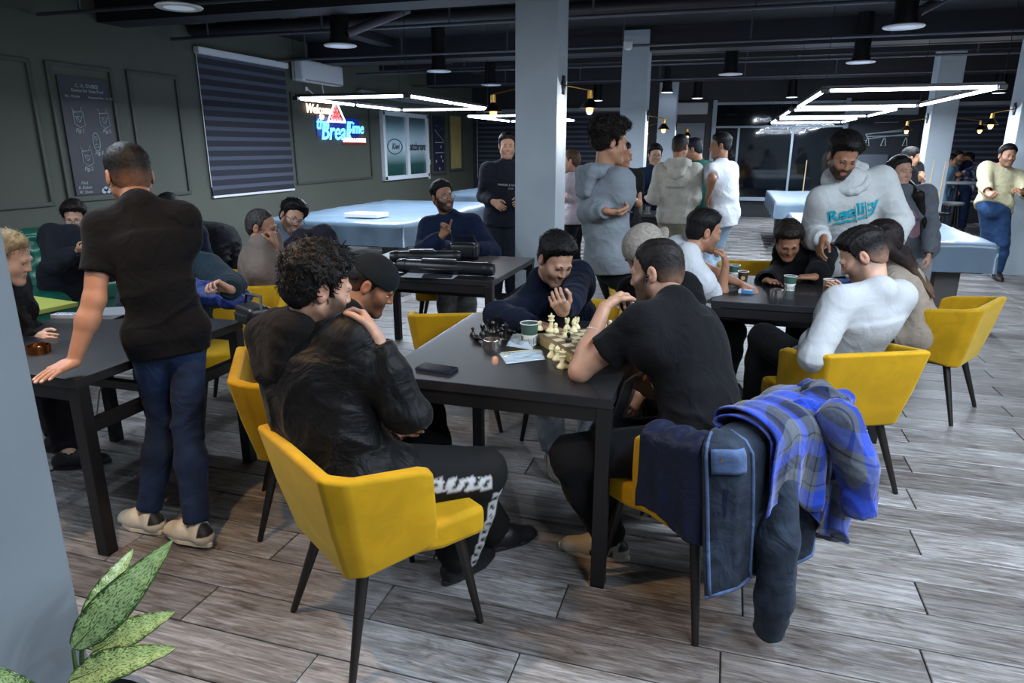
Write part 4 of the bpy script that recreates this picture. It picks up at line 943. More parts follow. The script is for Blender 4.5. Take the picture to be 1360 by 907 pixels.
# chalk drawing poster of a billiard table
t = MB().box((3.35, YB - .015, 1.80), (1.45, .02, 1.15)).build('poster', mat('card_dark_slate', '#1d222b', .6)); tag(t, 'dark poster with a chalk drawing of a billiard table on the back wall', 'poster')
d = MB()
def sg2(pts, r=.008): d.tube([(x, YB - .032, z) for x, z in pts], r, 4)
sg2([(2.95, 1.98), (3.75, 2.08), (3.85, 1.99), (3.02, 1.88), (2.95, 1.98)], .012)
for x in (3.0, 3.35, 3.8): sg2([(x, 1.9), (x - .05, 1.72), (x + .05, 1.72), (x + .02, 1.9)], .010)
sg2([(2.98, 1.93), (3.85, 1.95)], .012); sg2([(3.1, 2.0), (3.7, 2.04)], .01); sg2([(3.1, 2.24), (3.6, 2.25)], .006)
d.build('drawing', M_chalk, t)['kind'] = 'stuff'
t = MB().box((2.9, YB - .15, 1.0), (1.1, .28, 1.05), bevel=.02).build('cabinet', mat('slate_cabinet', '#4a525c', .5)); tag(t, 'slate grey cabinet against the back wall beneath the table drawing', 'cabinet')
# outer right pillar's ladder-like cue rack
t = thing('wall_rack', 'tall black ladder rack beside the right column', 'rack', (3.55, 15.8, .0))
b = MB()
for x in (0, .26): b.box((x, 0, 1.55), (.03, .03, 2.0))
b.build('rail', M_blk, t)
for k in range(12): MB().box((.13, 0, .75 + k * .15), (.26, .03, .02)).build('rung', M_grey, t)

# ---- columns
def column(cx, cy, wd, label, z1=3.3):
    o = MB().box((cx, cy, z1 / 2), (wd, wd, z1), bevel=.008).build('column', M_plaster); o['kind'] = 'structure'; o['label'] = label; return o
def PC(px, F, z):
    """point at a pixel column, a forward distance and a height"""
    d = F * _c - (z - CAM_H) * _s; R = (px - 680) * d / FPX
    return np.array([R * _ct - F * _st, R * _st + F * _ct, z])
def colpos(px, F):                                                        # px: middle of the front face
    p = PC(px, F, 1.6); return p
W_ = .38
p = colpos(711, 6.3); COL1 = (p[0], p[1] + W_ / 2); column(*COL1, .38, 'pale plaster column nearest the middle')
p = colpos(838, 10.6); COL2 = (p[0], p[1] + W_ / 2); column(*COL2, .38, 'second pale column')
p = colpos(883, 15.6); COL3 = (p[0], p[1] + W_ / 2); column(*COL3, .38, 'third pale column')
p = colpos(1246, 12.0); COL4 = (p[0], p[1] + W_ / 2); column(*COL4, .38, 'pale column at the right')
p = colpos(1362, 9.3); COL5 = (p[0] + .06, p[1] + W_ / 2); column(*COL5, .42, 'pale pillar at the right edge')
# foreground pillar at the left: its right edge passes x=105 at y=800
M_plaster = mat('shaded_blue_grey_plaster', '#71797f', .75, var=.06, vscale=3, bump=.35, bscale=14, bdist=.004)  # same plaster as the columns, with the pillar's weaker light put into the colour
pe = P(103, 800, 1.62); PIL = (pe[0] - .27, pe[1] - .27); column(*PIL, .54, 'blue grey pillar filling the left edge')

# ---- wall lamps with a brass arm, dark shade and filament bulb
M_shade = mat('black_shade', '#1b1715', .35, metal=.6); M_bulb = mat('warm_filament_bulb', '#ffcf90', .2, emit='#ff9a3c', estr=9)
def wall_lamp(label, base, d, L=.25, power=14, group=None):
    """base: fixing point; d: horizontal direction of the arm"""
    t = thing('wall_lamp', label, 'lamp', base, math.atan2(d[1], d[0]), group)
    b = MB(); b.lathe([(0, 0), (.05, 0), (.05, .02), (0, .025)], (0, 0, 0), rot=(0, math.pi / 2, 0)); b.box((.012, 0, 0), (.02, .05, .16), bevel=.008); b.build('wall_plate', M_blk, t, smooth='auto')
    b = MB(); b.tube([(.02, 0, .0), (L, 0, -.045), (L + .005, 0, -.06)], .0065, 8); b.build('arm', M_brass, t, smooth='auto')
    b = MB(); b.lathe([(.008, .03), (.022, .025), (.024, -.045), (.02, -.05)], (L, 0, -.075), n=16); b.build('socket', M_brass, t, smooth='auto')
    b = MB(); b.lathe([(.024, 0), (.035, -.01), (.085, -.075), (.092, -.08), (.088, -.083), (.03, -.016), (.02, -.01)], (L, 0, -.115), n=24); b.build('lamp_shade', M_shade, t, smooth='auto')
    b = MB(); b.lathe([(0, -.005), (.014, -.01), (.016, -.03), (.032, -.065), (.031, -.09), (.018, -.115), (0, -.122)], (L, 0, -.13), n=16); b.build('bulb', M_bulb, t, smooth=True)
    if power:
        l = bpy.data.lights.new('bulb_light', 'SPOT' if power > 50 else 'POINT')
        if power > 50: l.spot_size = math.radians(112); l.spot_blend = .8; l.energy = power; l.color = (1, .60, .28); l.shadow_soft_size = .04
        lo = bpy.data.objects.new('bulb_light', l); COL.objects.link(lo); dd = np.array([d[0], d[1], 0]) / math.hypot(d[0], d[1]); lo.location = tuple(np.array(base) + dd * (L + .0) + np.array([0, 0, -.30]))
    return t
h_ = .19
wall_lamp('lit brass arm lamp on the right side of the nearest column', (COL1[0] + h_, COL1[1], 2.21), (1, 0), power=9)
wall_lamp('lit brass arm lamp on the left side of the nearest column', (COL1[0] - h_, COL1[1] - .05, 2.19), (-1, 0), power=7)
wall_lamp('dim lamp on the right side of the second column', (COL2[0] + h_, COL2[1], 2.14), (1, 0), power=2)
wall_lamp('small lit lamp on the left side of the third column', (COL3[0] - h_, COL3[1], 2.19), (-1, 0), power=3)
wall_lamp('small lit lamp on the right side of the third column', (COL3[0] + h_, COL3[1], 2.12), (1, 0), power=3)
wall_lamp('small lit lamp on the left side of the right column', (COL4[0] - h_, COL4[1], 2.16), (-1, 0), L=.3, power=3)
wall_lamp('small lit lamp hanging above the plaid shirt group', (COL4[0] + h_ + .02, COL4[1], 2.16), (1, 0), L=.4, power=3)
wall_lamp('lit lamp on the left side of the right edge pillar', (COL5[0] - .21, COL5[1], 2.17), (-1, 0), power=8)
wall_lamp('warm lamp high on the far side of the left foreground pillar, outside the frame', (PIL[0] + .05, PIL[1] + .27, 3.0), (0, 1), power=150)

# ---- ceiling downlights
M_disc = mat('downlight_disc', '#c9ced6', .4, emit='#cfe2ff', estr=.25); M_disc2 = mat('downlight_disc_lit', '#ffffff', .4, emit='#dfeaff', estr=5)
DL = []
def downlight(label, x, y, z=2.75, r=.17, lit=False, duct=0):
    t = thing('ceiling_downlight', label, 'ceiling light', (x, y, z)); 
    b = MB(); b.lathe([(0, ZC - z), (.10, ZC - z), (.10, .10), (.12, .03), (.12, .0), (0, .0)], n=20); b.build('housing', M_blk, t, smooth='auto')
    b = MB(); b.lathe([(.118, .012), (r, .012), (r + .01, .004), (r, -.006), (.118, -.006)], n=28); b.build('trim_ring', M_white, t, smooth='auto')
    b = MB(); b.lathe([(0, -.004), (.12, -.004), (.12, .004), (0, .004)], n=28); b.build('diffuser', M_disc2 if lit else M_disc, t)
    if duct:
        b = MB(); b.rod((.1, -.02, .12), (.6 * duct, .5, .42), .045); b.build('stub_pipe', M_pipe, t, smooth='auto')
    return t
for i, (px, py, z, l_, lb) in enumerate(((238, 10, 2.75, 0, 'round pale ceiling light at the top left over the olive wall'), (452, 61, 2.75, 1, 'round ceiling light above the air conditioner'), (583, 95, 2.75, 1, 'round ceiling light second beyond the air conditioner'), (652, 113, 2.75, 0, 'round ceiling light just left of the nearest column'), (1200, 36, 2.75, 1, 'round ceiling light largest on the right side'), (1143, 83, 2.75, 1, 'round ceiling light behind the largest right one'), (970, 99, 2.75, 1, 'round ceiling light between the second column and the right lamps'))):
    p = PZ(px, py, z); downlight(lb, p[0], p[1], z, duct=(1 if i in (1, 4) else 0)); DL.append((p[0], p[1], z))
for i, (x, y) in enumerate(((-.9, 17.6), (1.2, 17.9), (5.3, 17.8), (-3.3, 17.7), (COL3[0], COL3[1] - .5))): downlight('small lit ceiling spot near the back wall, ' + ('left of the window', 'over the window', 'above the plaid shirt group', 'over the left blinds', 'in front of the third column')[i], x, y, 2.80, r=.13, lit=True)

# ---- LED tube frames over the billiard tables
M_tube = mat('led_tube', '#ffffff', .4, emit='#dbe8ff', estr=14)
def tube_frame(label, x0, x1, y0, y1, z=2.22, power=40, halves=2, skip=()):
    t = thing('tube_light_frame', label, 'ceiling light', ((x0 + x1) / 2, (y0 + y1) / 2, z)); cx, cy = (x0 + x1) / 2, (y0 + y1) / 2
    segs = []
    for x in (x0, x1):
        for k in range(halves): ya = y0 + (y1 - y0) * k / halves; yb = y0 + (y1 - y0) * (k + 1) / halves; segs.append(((x, ya + .05), (x, yb - .05)))
    for y in (y0, y1): segs.append(((x0 + .05, y), (x1 - .05, y)))
    for (a_, b_) in segs:
        m = MB(); m.rod((a_[0] - cx, a_[1] - cy, 0), (b_[0] - cx, b_[1] - cy, 0), .016, n=10); m.build('led_tube', M_tube, t, smooth='auto')
        L = math.hypot(b_[0] - a_[0], b_[1] - a_[1]); ang = math.atan2(b_[1] - a_[1], b_[0] - a_[0])
        area_light('tube_light', ((a_[0] + b_[0]) / 2, (a_[1] + b_[1]) / 2, z - .02), L, power * L / 8, COOL, (0, 0, ang), .035)
    for x in (x0, x1):
        for y in (y0, y1):
            m = MB(); m.box((x - cx, y - cy, 0), (.07, .07, .045), bevel=.006); m.build('corner_joint', M_blk, t)
            m = MB(); m.rod((x - cx, y - cy, 0), (x - cx, y - cy, ZC - z), .0035, n=6); m.build('cable', M_blk, t)
    m = MB()
    for x in (x0, x1): m.box((x - cx, 0, .028), (.04, y1 - y0, .03))
    for y in (y0, y1): m.box((0, y - cy, .028), (x1 - x0, .04, .03))
    m.build('frame', M_blk, t)
    return t
K = 1.46
tube_frame('rectangle of lit white tubes hung over the left covered billiard table', -4.80, -3.42, 7.15, 9.80, power=POWER_A)
tube_frame('rectangle of lit white tubes hung over the second left billiard table', -4.6, -3.2, 12.0, 14.6, power=POWER_B)
tube_frame('largest rectangle of lit white tubes at the right', .82, 2.33, 7.75, 10.8, power=POWER_A)
tube_frame('rectangle of lit white tubes second in the right row', .82, 2.33, 12.0, 14.6, z=2.24, power=POWER_B)
tube_frame('rectangle of lit white tubes farthest in the right row', .82, 2.33, 15.6, 17.9, z=2.24, power=POWER_B)
tube_frame('rectangle of lit white tubes above the chess players, outside the frame', .9, 2.5, -.1, 2.5, z=2.95, power=POWER_C)  # unseen frame added to brighten the near floor and the players
tube_frame('rectangle of lit white tubes above the right hand floor, outside the frame', 3.4, 5.0, 1.8, 4.4, z=2.95, power=POWER_C * .75)  # unseen second fill frame, added for the floor on the right

tube_frame('rectangle of lit white tubes above the left table, outside the frame', -4.9, -3.4, .6, 3.0, z=2.95, power=POWER_L)  # unseen fill frame added to lift the dark left part of the room
# ---- security camera dot
t = thing('security_camera', 'small white dome camera on the ceiling above the second column', 'camera', PZ(834, 62, 2.95)); MB().lathe([(0, .06), (.06, .06), (.06, .0), (.045, -.03), (0, -.05)], n=16).build('dome', M_white, t, smooth='auto')

# ================================================================== FURNITURE
def billiard_table(label, x0, x1, y0, y1, z=.82, seed=0, group=None):
    cx, cy = (x0 + x1) / 2, (y0 + y1) / 2; t = thing('billiard_table', label, 'billiard table', (cx, cy, 0), 0, group)
    Mb = mat('grey_table_body', '#3c4046', .5); hx, hy = (x1 - x0) / 2, (y1 - y0) / 2
    b = MB(); b.box((0, 0, z - .16), (2 * hx - .06, 2 * hy - .06, .26), bevel=.02); b.build('table_body', Mb, t)
    for sx in (-1, 1):
        for sy in (-1, 1): b = MB(); b.box((sx * (hx - .28), sy * (hy - .35), .28), (.22, .30, .56), bevel=.015); b.build('leg', mat('dark_table_leg', '#4d4a47', .55), t)
    Mc = mat('blue_grey_dust_cover', '#647788', .30, var=.08, vscale=3, bump=.1, bscale=80, spec=.6)
    def fn(u, v):                                                          # draped plastic cover, top and skirt in one sheet
        ax = (u - .5) * 2; ay = (v - .5) * 2; wx = hx + .02; wy = hy + .02; sk = .27
        X = ax * (wx + sk); Y = ay * (wy + sk); dx = max(abs(X) - wx, 0); dy = max(abs(Y) - wy, 0); dr = max(dx, dy)
        x = max(-wx, min(wx, X)); y = max(-wy, min(wy, Y))
        if dr > 0:
            fl = .018 * math.sin(x * 13 + y * 9 + seed) * dr / sk + .01; x += math.copysign(fl, X) if dx > 0 else 0; y += math.copysign(fl, Y) if dy > 0 else 0
        zz = z + .012 - dr + (.006 * math.sin(x * 9 + 3 * math.sin(y * 4 + seed)) * math.sin(y * 5 + seed) if dr == 0 else 0)
        return (x, y, zz - (.012 if .0 < dr else 0))
    b = MB(); b.grid(fn, 60, 90); o = b.build('dust_cover', Mc, t, smooth=True)
    return t
billiard_table('covered billiard table by the olive wall, nearest on the left', -5.50, -3.62, 7.3, 10.6, seed=1)
billiard_table('covered billiard table farther along the left wall', -5.3, -3.5, 12.2, 15.0, seed=2)
billiard_table('covered billiard table at the right beside the woman in grey', .80, 2.38, 7.35, 10.1, seed=3)
billiard_table('covered billiard table far right before the dark window', .75, 2.2, 12.2, 15.2, seed=4)
b = MB(); p = PZ(487, 287, .85); b.box((0, 0, 0), (.46, .30, .05), bevel=.006); o = b.build('white_case', M_white); o.location = (p[0], p[1], .868); tag(o, 'flat white box on the left covered billiard table', 'box')

M_top = mat('black_table_top', '#131418', .5, var=.1, vscale=6, bump=.04, bscale=200, coat=.2); M_edge = mat('black_table_frame', '#0e0e11', .45)
def cafe_table(label, x0, x1, y0, y1, z=.80, rot=0, legin=.03, cross=True):
    cx, cy = (x0 + x1) / 2, (y0 + y1) / 2; hx, hy = (x1 - x0) / 2, (y1 - y0) / 2
    t = thing('cafe_table', label, 'table', (cx, cy, 0), rot)
    b = MB(); b.box((0, 0, z - .02), (2 * hx, 2 * hy, .04), bevel=.003); b.build('tabletop', M_top, t)
    for sx in (-1, 1):
        for sy in (-1, 1): b = MB(); b.box((sx * (hx - legin), sy * (hy - legin), (z - .04) / 2), (.055, .055, z - .04), bevel=.003); b.build('leg', M_edge, t)
    for sy in (-1, 1): b = MB(); b.box((0, sy * (hy - legin), z - .07), (2 * hx - 2 * legin, .045, .055)); b.build('apron', M_edge, t)
    for sx in (-1, 1): b = MB(); b.box((sx * (hx - legin), 0, z - .22), (.045, 2 * hy - 2 * legin, .05)); b.build('stretcher', M_edge, t)
    if cross:
        b = MB(); b.bar((-(hx - legin), 0, z - .22), (hx - legin, 0, z - .22), .04, .04); b.build('stretcher', M_edge, t)
    return t
T1 = (-1.30, -.345, 2.33, 3.46); T2 = (-.05, .95, 4.17, 5.12); T3 = (-2.80, -1.50, 4.36, 5.45); T4 = (-3.40, -2.40, 1.92, 2.92)
cafe_table('black table in the foreground bearing the chess board', *T1)
cafe_table('black table at the right with paper cups and a cigarette pack', *T2)
cafe_table('black table with long black cue cases behind the chess table', *T3)
cafe_table('black table at the left that the standing man leans on', *T4)
# lime table behind
t = thing('lime_table', 'lime green topped table at the left beneath the sofa', 'table', (0, 0, 0))
c0 = PZ(104, 404, .70); c1 = PZ(20, 392, .70); c2 = PZ(40, 424, .70); e1 = nrm(c1 - c0); e2 = nrm(c2 - c0); e2 = nrm(e2 - e1 * (e1 @ e2)); cc = c0 + e1 * .42 + e2 * .35
b = MB(); M = frame_matrix(cc, e1, e2) if np.cross(e1, e2)[2] > 0 else frame_matrix(cc, e2, e1)
sz = (.84, .70) if np.cross(e1, e2)[2] > 0 else (.70, .84)
b.box((0, 0, 0), (sz[0], sz[1], .03), bevel=.004); o = b.build('tabletop', mat('lime_laminate', '#93994a', .4), t); o.data.transform(M)
for q, w2 in ((.1, .1), (.74, .1), (.1, .6), (.74, .6)):
    p = c0 + e1 * q + e2 * w2; MB().rod((p[0], p[1], 0), (p[0], p[1], .69), .02).build('leg', M_blk, t, smooth='auto')

# ---- yellow velvet chairs
def velvet(name, col):
    m, nt, b = _new(name); c = rgb(col); tc = nt.nodes.new('ShaderNodeTexCoord')
    n = nt.nodes.new('ShaderNodeTexNoise'); n.inputs['Scale'].default_value = 9; n.inputs['Detail'].default_value = 6; n.inputs['Distortion'].default_value = .8; nt.links.new(tc.outputs['Object'], n.inputs['Vector'])
    cr = nt.nodes.new('ShaderNodeValToRGB'); e = cr.color_ramp.elements; e[0].position = .36; e[0].color = tuple(x * .88 for x in c[:3]) + (1,); e[1].position = .62; e[1].color = tuple(min(1, x * 1.06) for x in c[:3]) + (1,)
    nt.links.new(n.outputs['Fac'], cr.inputs[0]); nt.links.new(cr.outputs[0], b.inputs['Base Color']); b.inputs['Roughness'].default_value = .75; b.inputs['Sheen Weight'].default_value = .35; b.inputs['Sheen Roughness'].default_value = .35
    b.inputs['Sheen Tint'].default_value = (1, .85, .3, 1); b.inputs['Specular IOR Level'].default_value = .2
    n2 = nt.nodes.new('ShaderNodeTexNoise'); n2.inputs['Scale'].default_value = 700; nt.links.new(tc.outputs['Object'], n2.inputs['Vector']); bp = nt.nodes.new('ShaderNodeBump'); bp.inputs['Strength'].default_value = .3; bp.inputs['Distance'].default_value = .001
    nt.links.new(n2.outputs['Fac'], bp.inputs['Height']); nt.links.new(bp.outputs[0], b.inputs['Normal']); return m
M_velvet = velvet('mustard_velvet', '#b0870e')
def make_chair(label):
    t = thing('velvet_chair', label, 'chair', (0, 0, 0), 0)
    top = [(-.300, .06, .69), (-.310, .0, .715), (-.300, -.24, .75), (-.26, -.305, .765), (.26, -.305, .765), (.300, -.24, .75), (.310, .0, .715), (.300, .06, .69)]
    bot = [(-.265, .09, .42), (-.265, .03, .40), (-.235, -.17, .365), (-.20, -.215, .36), (.20, -.215, .36), (.235, -.17, .365), (.265, .03, .40), (.265, .09, .42)]
    b = MB(); th = .055; rings = []
    for (a_, c_) in zip(top, bot):
        n_ = Vector((-a_[0], -(a_[1] - .12), 0)).normalized() if abs(a_[1]) < 2 else None
        ai = Vector(a_) + n_ * th; ci = Vector(c_) + n_ * th * .8
        m1 = Vector(a_) * .5 + Vector(c_) * .5 - n_ * .006
        mi = ai * .5 + ci * .5
        rings.append([b.bm.verts.new(v) for v in (Vector(c_), m1, Vector(a_) - Vector((0, 0, .0)), ai, mi, ci)])
    for A, B in zip(rings, rings[1:]):
        for k in range(6): b.bm.faces.new((A[k], A[(k + 1) % 6], B[(k + 1) % 6], B[k]))
    b.bm.faces.new(rings[0]); b.bm.faces.new(rings[-1][::-1])
    o = b.build('backrest', M_velvet, t, smooth=True); bv = o.modifiers.new('b', 'BEVEL'); bv.width = .018; bv.segments = 3; bv.limit_method = 'ANGLE'; bv.angle_limit = math.radians(25); wn_ = o.modifiers.new('w', 'WEIGHTED_NORMAL')
    b = MB(); b.prism([(-.18, -.17), (.18, -.17), (.225, .05), (.25, .12), (.25, .30), (-.25, .30), (-.25, .12), (-.225, .05)], .36, .472); o = b.build('seat', M_velvet, t, smooth=True); bv = o.modifiers.new('b', 'BEVEL'); bv.width = .028; bv.segments = 3; bv.limit_method = 'ANGLE'; bv.angle_limit = math.radians(40); o.modifiers.new('w', 'WEIGHTED_NORMAL')
    MB().box((0, .03, .36), (.34, .36, .02)).build('seat_frame', M_edge, t)
    Ml = mat('dark_wenge_leg', '#15100e', .4)
    for (x0, y0, x1, y1) in ((-.165, -.14, -.245, -.245), (.165, -.14, .245, -.245), (-.195, .215, -.245, .27), (.195, .215, .245, .27)): MB().rod((x0, y0, .36), (x1, y1, 0), .022, .012, n=14).build('leg', Ml, t, smooth='auto')
    return t
CH = None
def chair(label, x, y, fx, fy):
    """centre on the floor and the direction the seat faces"""
    global CH
    rz = -math.atan2(fx, fy)
    if CH is None: CH = make_chair(label); CH.location = (x, y, 0); CH.rotation_euler = (0, 0, rz); t = CH
    else: t = dup(CH, (x, y, 0), rz, label)
    t['group'] = 'yellow velvet tub chairs'; return t
def rf(R, F): return (R * _ct - F * _st, R * _st + F * _ct)
def rfd(a): v = fwd(a); return (v[0], v[1])
chair('yellow velvet chair in the foreground under the man in the black hooded jacket', -1.10, 1.92, .27, .40)
chair('yellow velvet chair whose orange lit side shows behind the foreground man', -1.80, 2.56, .8, .55)
chair('empty yellow velvet chair with its back to the camera left of the chess table', *rf(-.33, 4.10), *rfd(-5))
chair('yellow velvet chair under the chess player in the navy sweater', -.83, 3.88, .05, -1)
chair('yellow velvet chair draped with a denim jacket and a plaid shirt', -.02, 2.46, -.77, .63)
chair('yellow velvet chair with its back to the camera under the man in white', .60, 3.66, -.42, .9)
chair('yellow velvet chair at the far right under the long haired woman', 1.36, 4.95, -.85, .5)
chair('yellow velvet chair behind the left table under the man with the teal sleeve', *rf(-1.78, 4.32), *rfd(165))
chair('yellow velvet chair under the man in the brown sweater', *rf(-2.02, 5.05), *rfd(100))
chair('yellow velvet chair under the man in the white tee', *rf(.95, 4.42), *rfd(95))
chair('yellow velvet chair behind the cue cases under the man raising a finger', *rf(-.62, 6.25), *rfd(178))
chair('yellow velvet chair under the man leaning over the cups', *rf(2.0, 5.45), *rfd(185))

# ---- green tufted sofa along the left wall
t = thing('sofa', 'long emerald green tufted sofa against the olive wall', 'sofa', (0, 0, 0))
M_green = mat('emerald_leather', '#0f5a4a', .38, var=.12, vscale=5, bump=.15, bscale=120, spec=.5)
sx0, sx1, sy0, sy1 = -6.55, -5.55, 3.4, 6.6
def cush(name, x0, x1, y0, y1, z0, z1, bev=.05): return MB().box(((x0 + x1) / 2, (y0 + y1) / 2, (z0 + z1) / 2), (x1 - x0, y1 - y0, z1 - z0), bevel=bev, seg=3).build(name, M_green, t, smooth='auto')
cush('base', sx0, sx1 + .02, sy0 + .1, sy1 - .1, .12, .32, .02)
for k in range(3): ya = sy0 + .22 + k * (sy1 - sy0 - .44) / 3; cush('seat_cushion', sx0 + .2, sx1 + .05, ya + .008, ya + (sy1 - sy0 - .44) / 3 - .008, .30, .47)
def backfn(u, v):
    y = sy0 + .1 + u * (sy1 - sy0 - .2); a_ = v; z = .40 + .52 * a_; x = sx0 + .24 - .05 * a_
    px_ = (u * 16) ; pz_ = a_ * 4; d_ = min(((px_ - (i + .5 * (j % 2))) ** 2 + (pz_ - j) ** 2) for i in (math.floor(px_), math.floor(px_) + 1, math.floor(px_) - 1) for j in (math.floor(pz_), math.floor(pz_) + 1)); 
    x -= .045 * math.exp(-d_ * 9)
    if a_ > .9: x -= (a_ - .9) * 1.6
    return (x, y, z)
b = MB(); b.grid(backfn, 110, 26); b.box((sx0 + .08, (sy0 + sy1) / 2, .50), (.18, sy1 - sy0 - .2, .82), bevel=.05); b.build('backrest', M_green, t, smooth=True)
for y in (sy0 + .1, sy1 - .1):
    b = MB(); b.box((sx0 + .5, y, .36), (1.0, .16, .46), bevel=.03); b.rod((sx0, y, .66), (sx1 + .04, y, .66), .125, n=24); b.rod((sx1 + .04, y, .66), (sx1 + .055, y, .66), .10, n=24)
    b.build('armrest', M_green, t, smooth='auto')
for x in (sx0 + .1, sx1 - .05):
    for y in (sy0 + .2, sy1 - .2): MB().rod((x, y, 0), (x, y, .13), .025).build('leg', M_blk, t)

def blob(name, cones, h, m, parent=None, fold=.006, fdir=(0, 0, 1), ff=60, seed=0, k=.03, cuts=(), O=(0, 0, 0), attr=None, fine=.003):
    """a soft cloth heap from tapered bars (a, b, ra, rb[, n, q, cut])"""
    pts = np.array([c_[0] for c_ in cones] + [c_[1] for c_ in cones], float); R = max(max(c_[2], c_[3]) for c_ in cones)
    F = Field(pts.min(0) - R - .03, pts.max(0) + R + .03, h)
    for c_ in cones: F.cone(c_[0], c_[1], c_[2], c_[3], k, n=c_[4] if len(c_) > 4 else None, q=c_[5] if len(c_) > 5 else 1, cut=c_[6] if len(c_) > 6 else 0)
    for q in cuts: F.cone(q[0], q[1], q[2], q[3], .006, mode='cut')
    V, Q = F.mesh(); N = normals(V, Q); V = V + N * (folds(V, nrm(fdir), ff, seed) * fold + wob(V, 25, seed) * fine)[:, None]
    o = np_mesh(name, V - np.array(O, float), Q, m, parent)
    if attr is not None:
        a_ = o.data.attributes.new('cuv', 'FLOAT_VECTOR', 'POINT'); a_.data.foreach_set('vector', np.ascontiguousarray(attr(V), dtype=np.float32).ravel())
    return o
cA = np.array([-5.75, sy1 - .10, .66])
t = thing('coat', 'black coat thrown over the far arm of the green sofa', 'jacket', (cA[0], cA[1], 0))
blob('cloth', [(cA + [.28, -.02, .03], cA + [-.10, -.02, .06], .165, .16), (cA + [.30, .08, -.02], cA + [.34, .06, -.30], .12, .07), (cA + [.05, .12, .0], cA + [.1, .17, -.28], .10, .06), (cA + [.30, -.10, .0], cA + [.33, -.12, -.18], .10, .08)], .014, cloth('black_coat_cloth', '#17171b'), t, fold=.014, fdir=(.4, .2, 1), ff=38, O=(cA[0], cA[1], 0))
# ================================================================== PEOPLE
def PX(px, F, z): p = PC(px, F, z); return (p[0], p[1], p[2], 1)
def PR(x, y, z): return (x, y, z, 1)
SK1, SK2, SK3, SK4 = '#a1745a', '#966a50', '#b08770', '#86593f'
BK = '#0c0a0a'; DKB = '#16100d'
C_blk = cloth('black_cotton', '#0a0b0e'); C_blk2 = cloth('black_nylon', '#0b0c0e', rough=.55, wr=.7, sheen=.05); C_navy = cloth('navy_knit', '#0c1426'); C_navy2 = cloth('navy_shirt_cloth', '#152038')
C_grey = cloth('grey_marl_fleece', '#7f878e', var=.06); C_white = cloth('white_fleece', '#b6baba', var=.04, wr=.35); C_wt = cloth('white_cotton', '#bfc3c8', var=.03, wr=.4)
C_cream = cloth('cream_twill', '#b3ab8b', var=.05); C_brown = cloth('taupe_knit', '#6c5f58', var=.06); C_green = cloth('bottle_green_knit', '#14443a'); C_teal = cloth('dark_teal_cloth', '#14232c'); C_char = cloth('charcoal_cloth', '#1b1d24')
P_jean = cloth('dark_blue_denim', '#1c2a44', var=.25, bscale=900); P_jean2 = cloth('blue_denim', '#2b4468', var=.3, bscale=900); P_blk = cloth('black_trouser_cloth', '#0e0f12', wr=.4); P_khaki = cloth('khaki_cotton', '#7d786a'); P_light = cloth('light_blue_cotton', '#8ea3b4'); P_grey = cloth('grey_joggers', '#7c8087')
S_white = dict(col='#cfc6b2', heel='#16181c', sole='#d6cbb4', lace='#e6dfd0'); S_blk = dict(col='#111113', sole='#1a1a1c', lace='#222224'); S_bw = dict(col='#9a958a', stripe='#121214', heel='#121214', sole='#b9b2a0', lace='#22242a')

def stripe_tint(V, J):
    T = np.full((len(V), 3), .006)
    for a_, b_ in ((J['hip']['R'], J['kn']['R']), (J['kn']['R'], J['an']['R'])):
        ax = b_ - a_; L = np.linalg.norm(ax); u = ax / L; q = V - a_; t_ = q @ u; e = q - t_[:, None] * u; r = np.linalg.norm(e, axis=1); o = np.cross(u, np.cross(J['rt'] - np.array([0, 0, .35]), u)); o = nrm(o); sdv = np.cross(u, o)
        m = (t_ > .02) & (t_ < L) & (e @ o > .03) & (np.abs(e @ sdv) < .024) & (r < .14); T[m] = .42
        k = m & (np.sin(t_ * 150 + (e @ sdv) * 90) > .35) & (np.abs(e @ sdv) < .015); T[k] = .02
    return T
# ---- 1 the man standing at the left
person('man in black tee and jeans standing at left table, back to camera', s=1.0, wide=.84, pel=PX(222, 2.82, .93), neck=(184, 268, 2.92), yaw=-28, head=(172, 235, 2.96), look=(-42, -14, 0),
       armL=dict(w=(97, 484, 2.60), e=(135, 400), h=(66, 495, 2.50), n=(0, -1, 0), p='flat', sf=.02), armR=dict(w=(205, 420, 3.1), e=(250, 400), n=(-1, 0, 0)),
       legL=dict(a=(198, 682), k=(222, 600), t=-62), legR=dict(a=(262, 702), k=(240, 600), t=-62), top=dict(m=C_blk, sleeve='short', hem=.10, loose=.002, inf=.010, cuff=.62, collar=.012, fold=.006, name='t_shirt'),
       pants=dict(m=P_jean, loose=-.004, hem=.006), shoes=S_white, hair=dict(col='#14100e', top=.013, side=.003, fade=.75, nape=-.070, line=.07, strands=900, slen=.006, mess=.9), skin=SK1, h=0.008, fh=0.0040, eyes=1, seed=1)
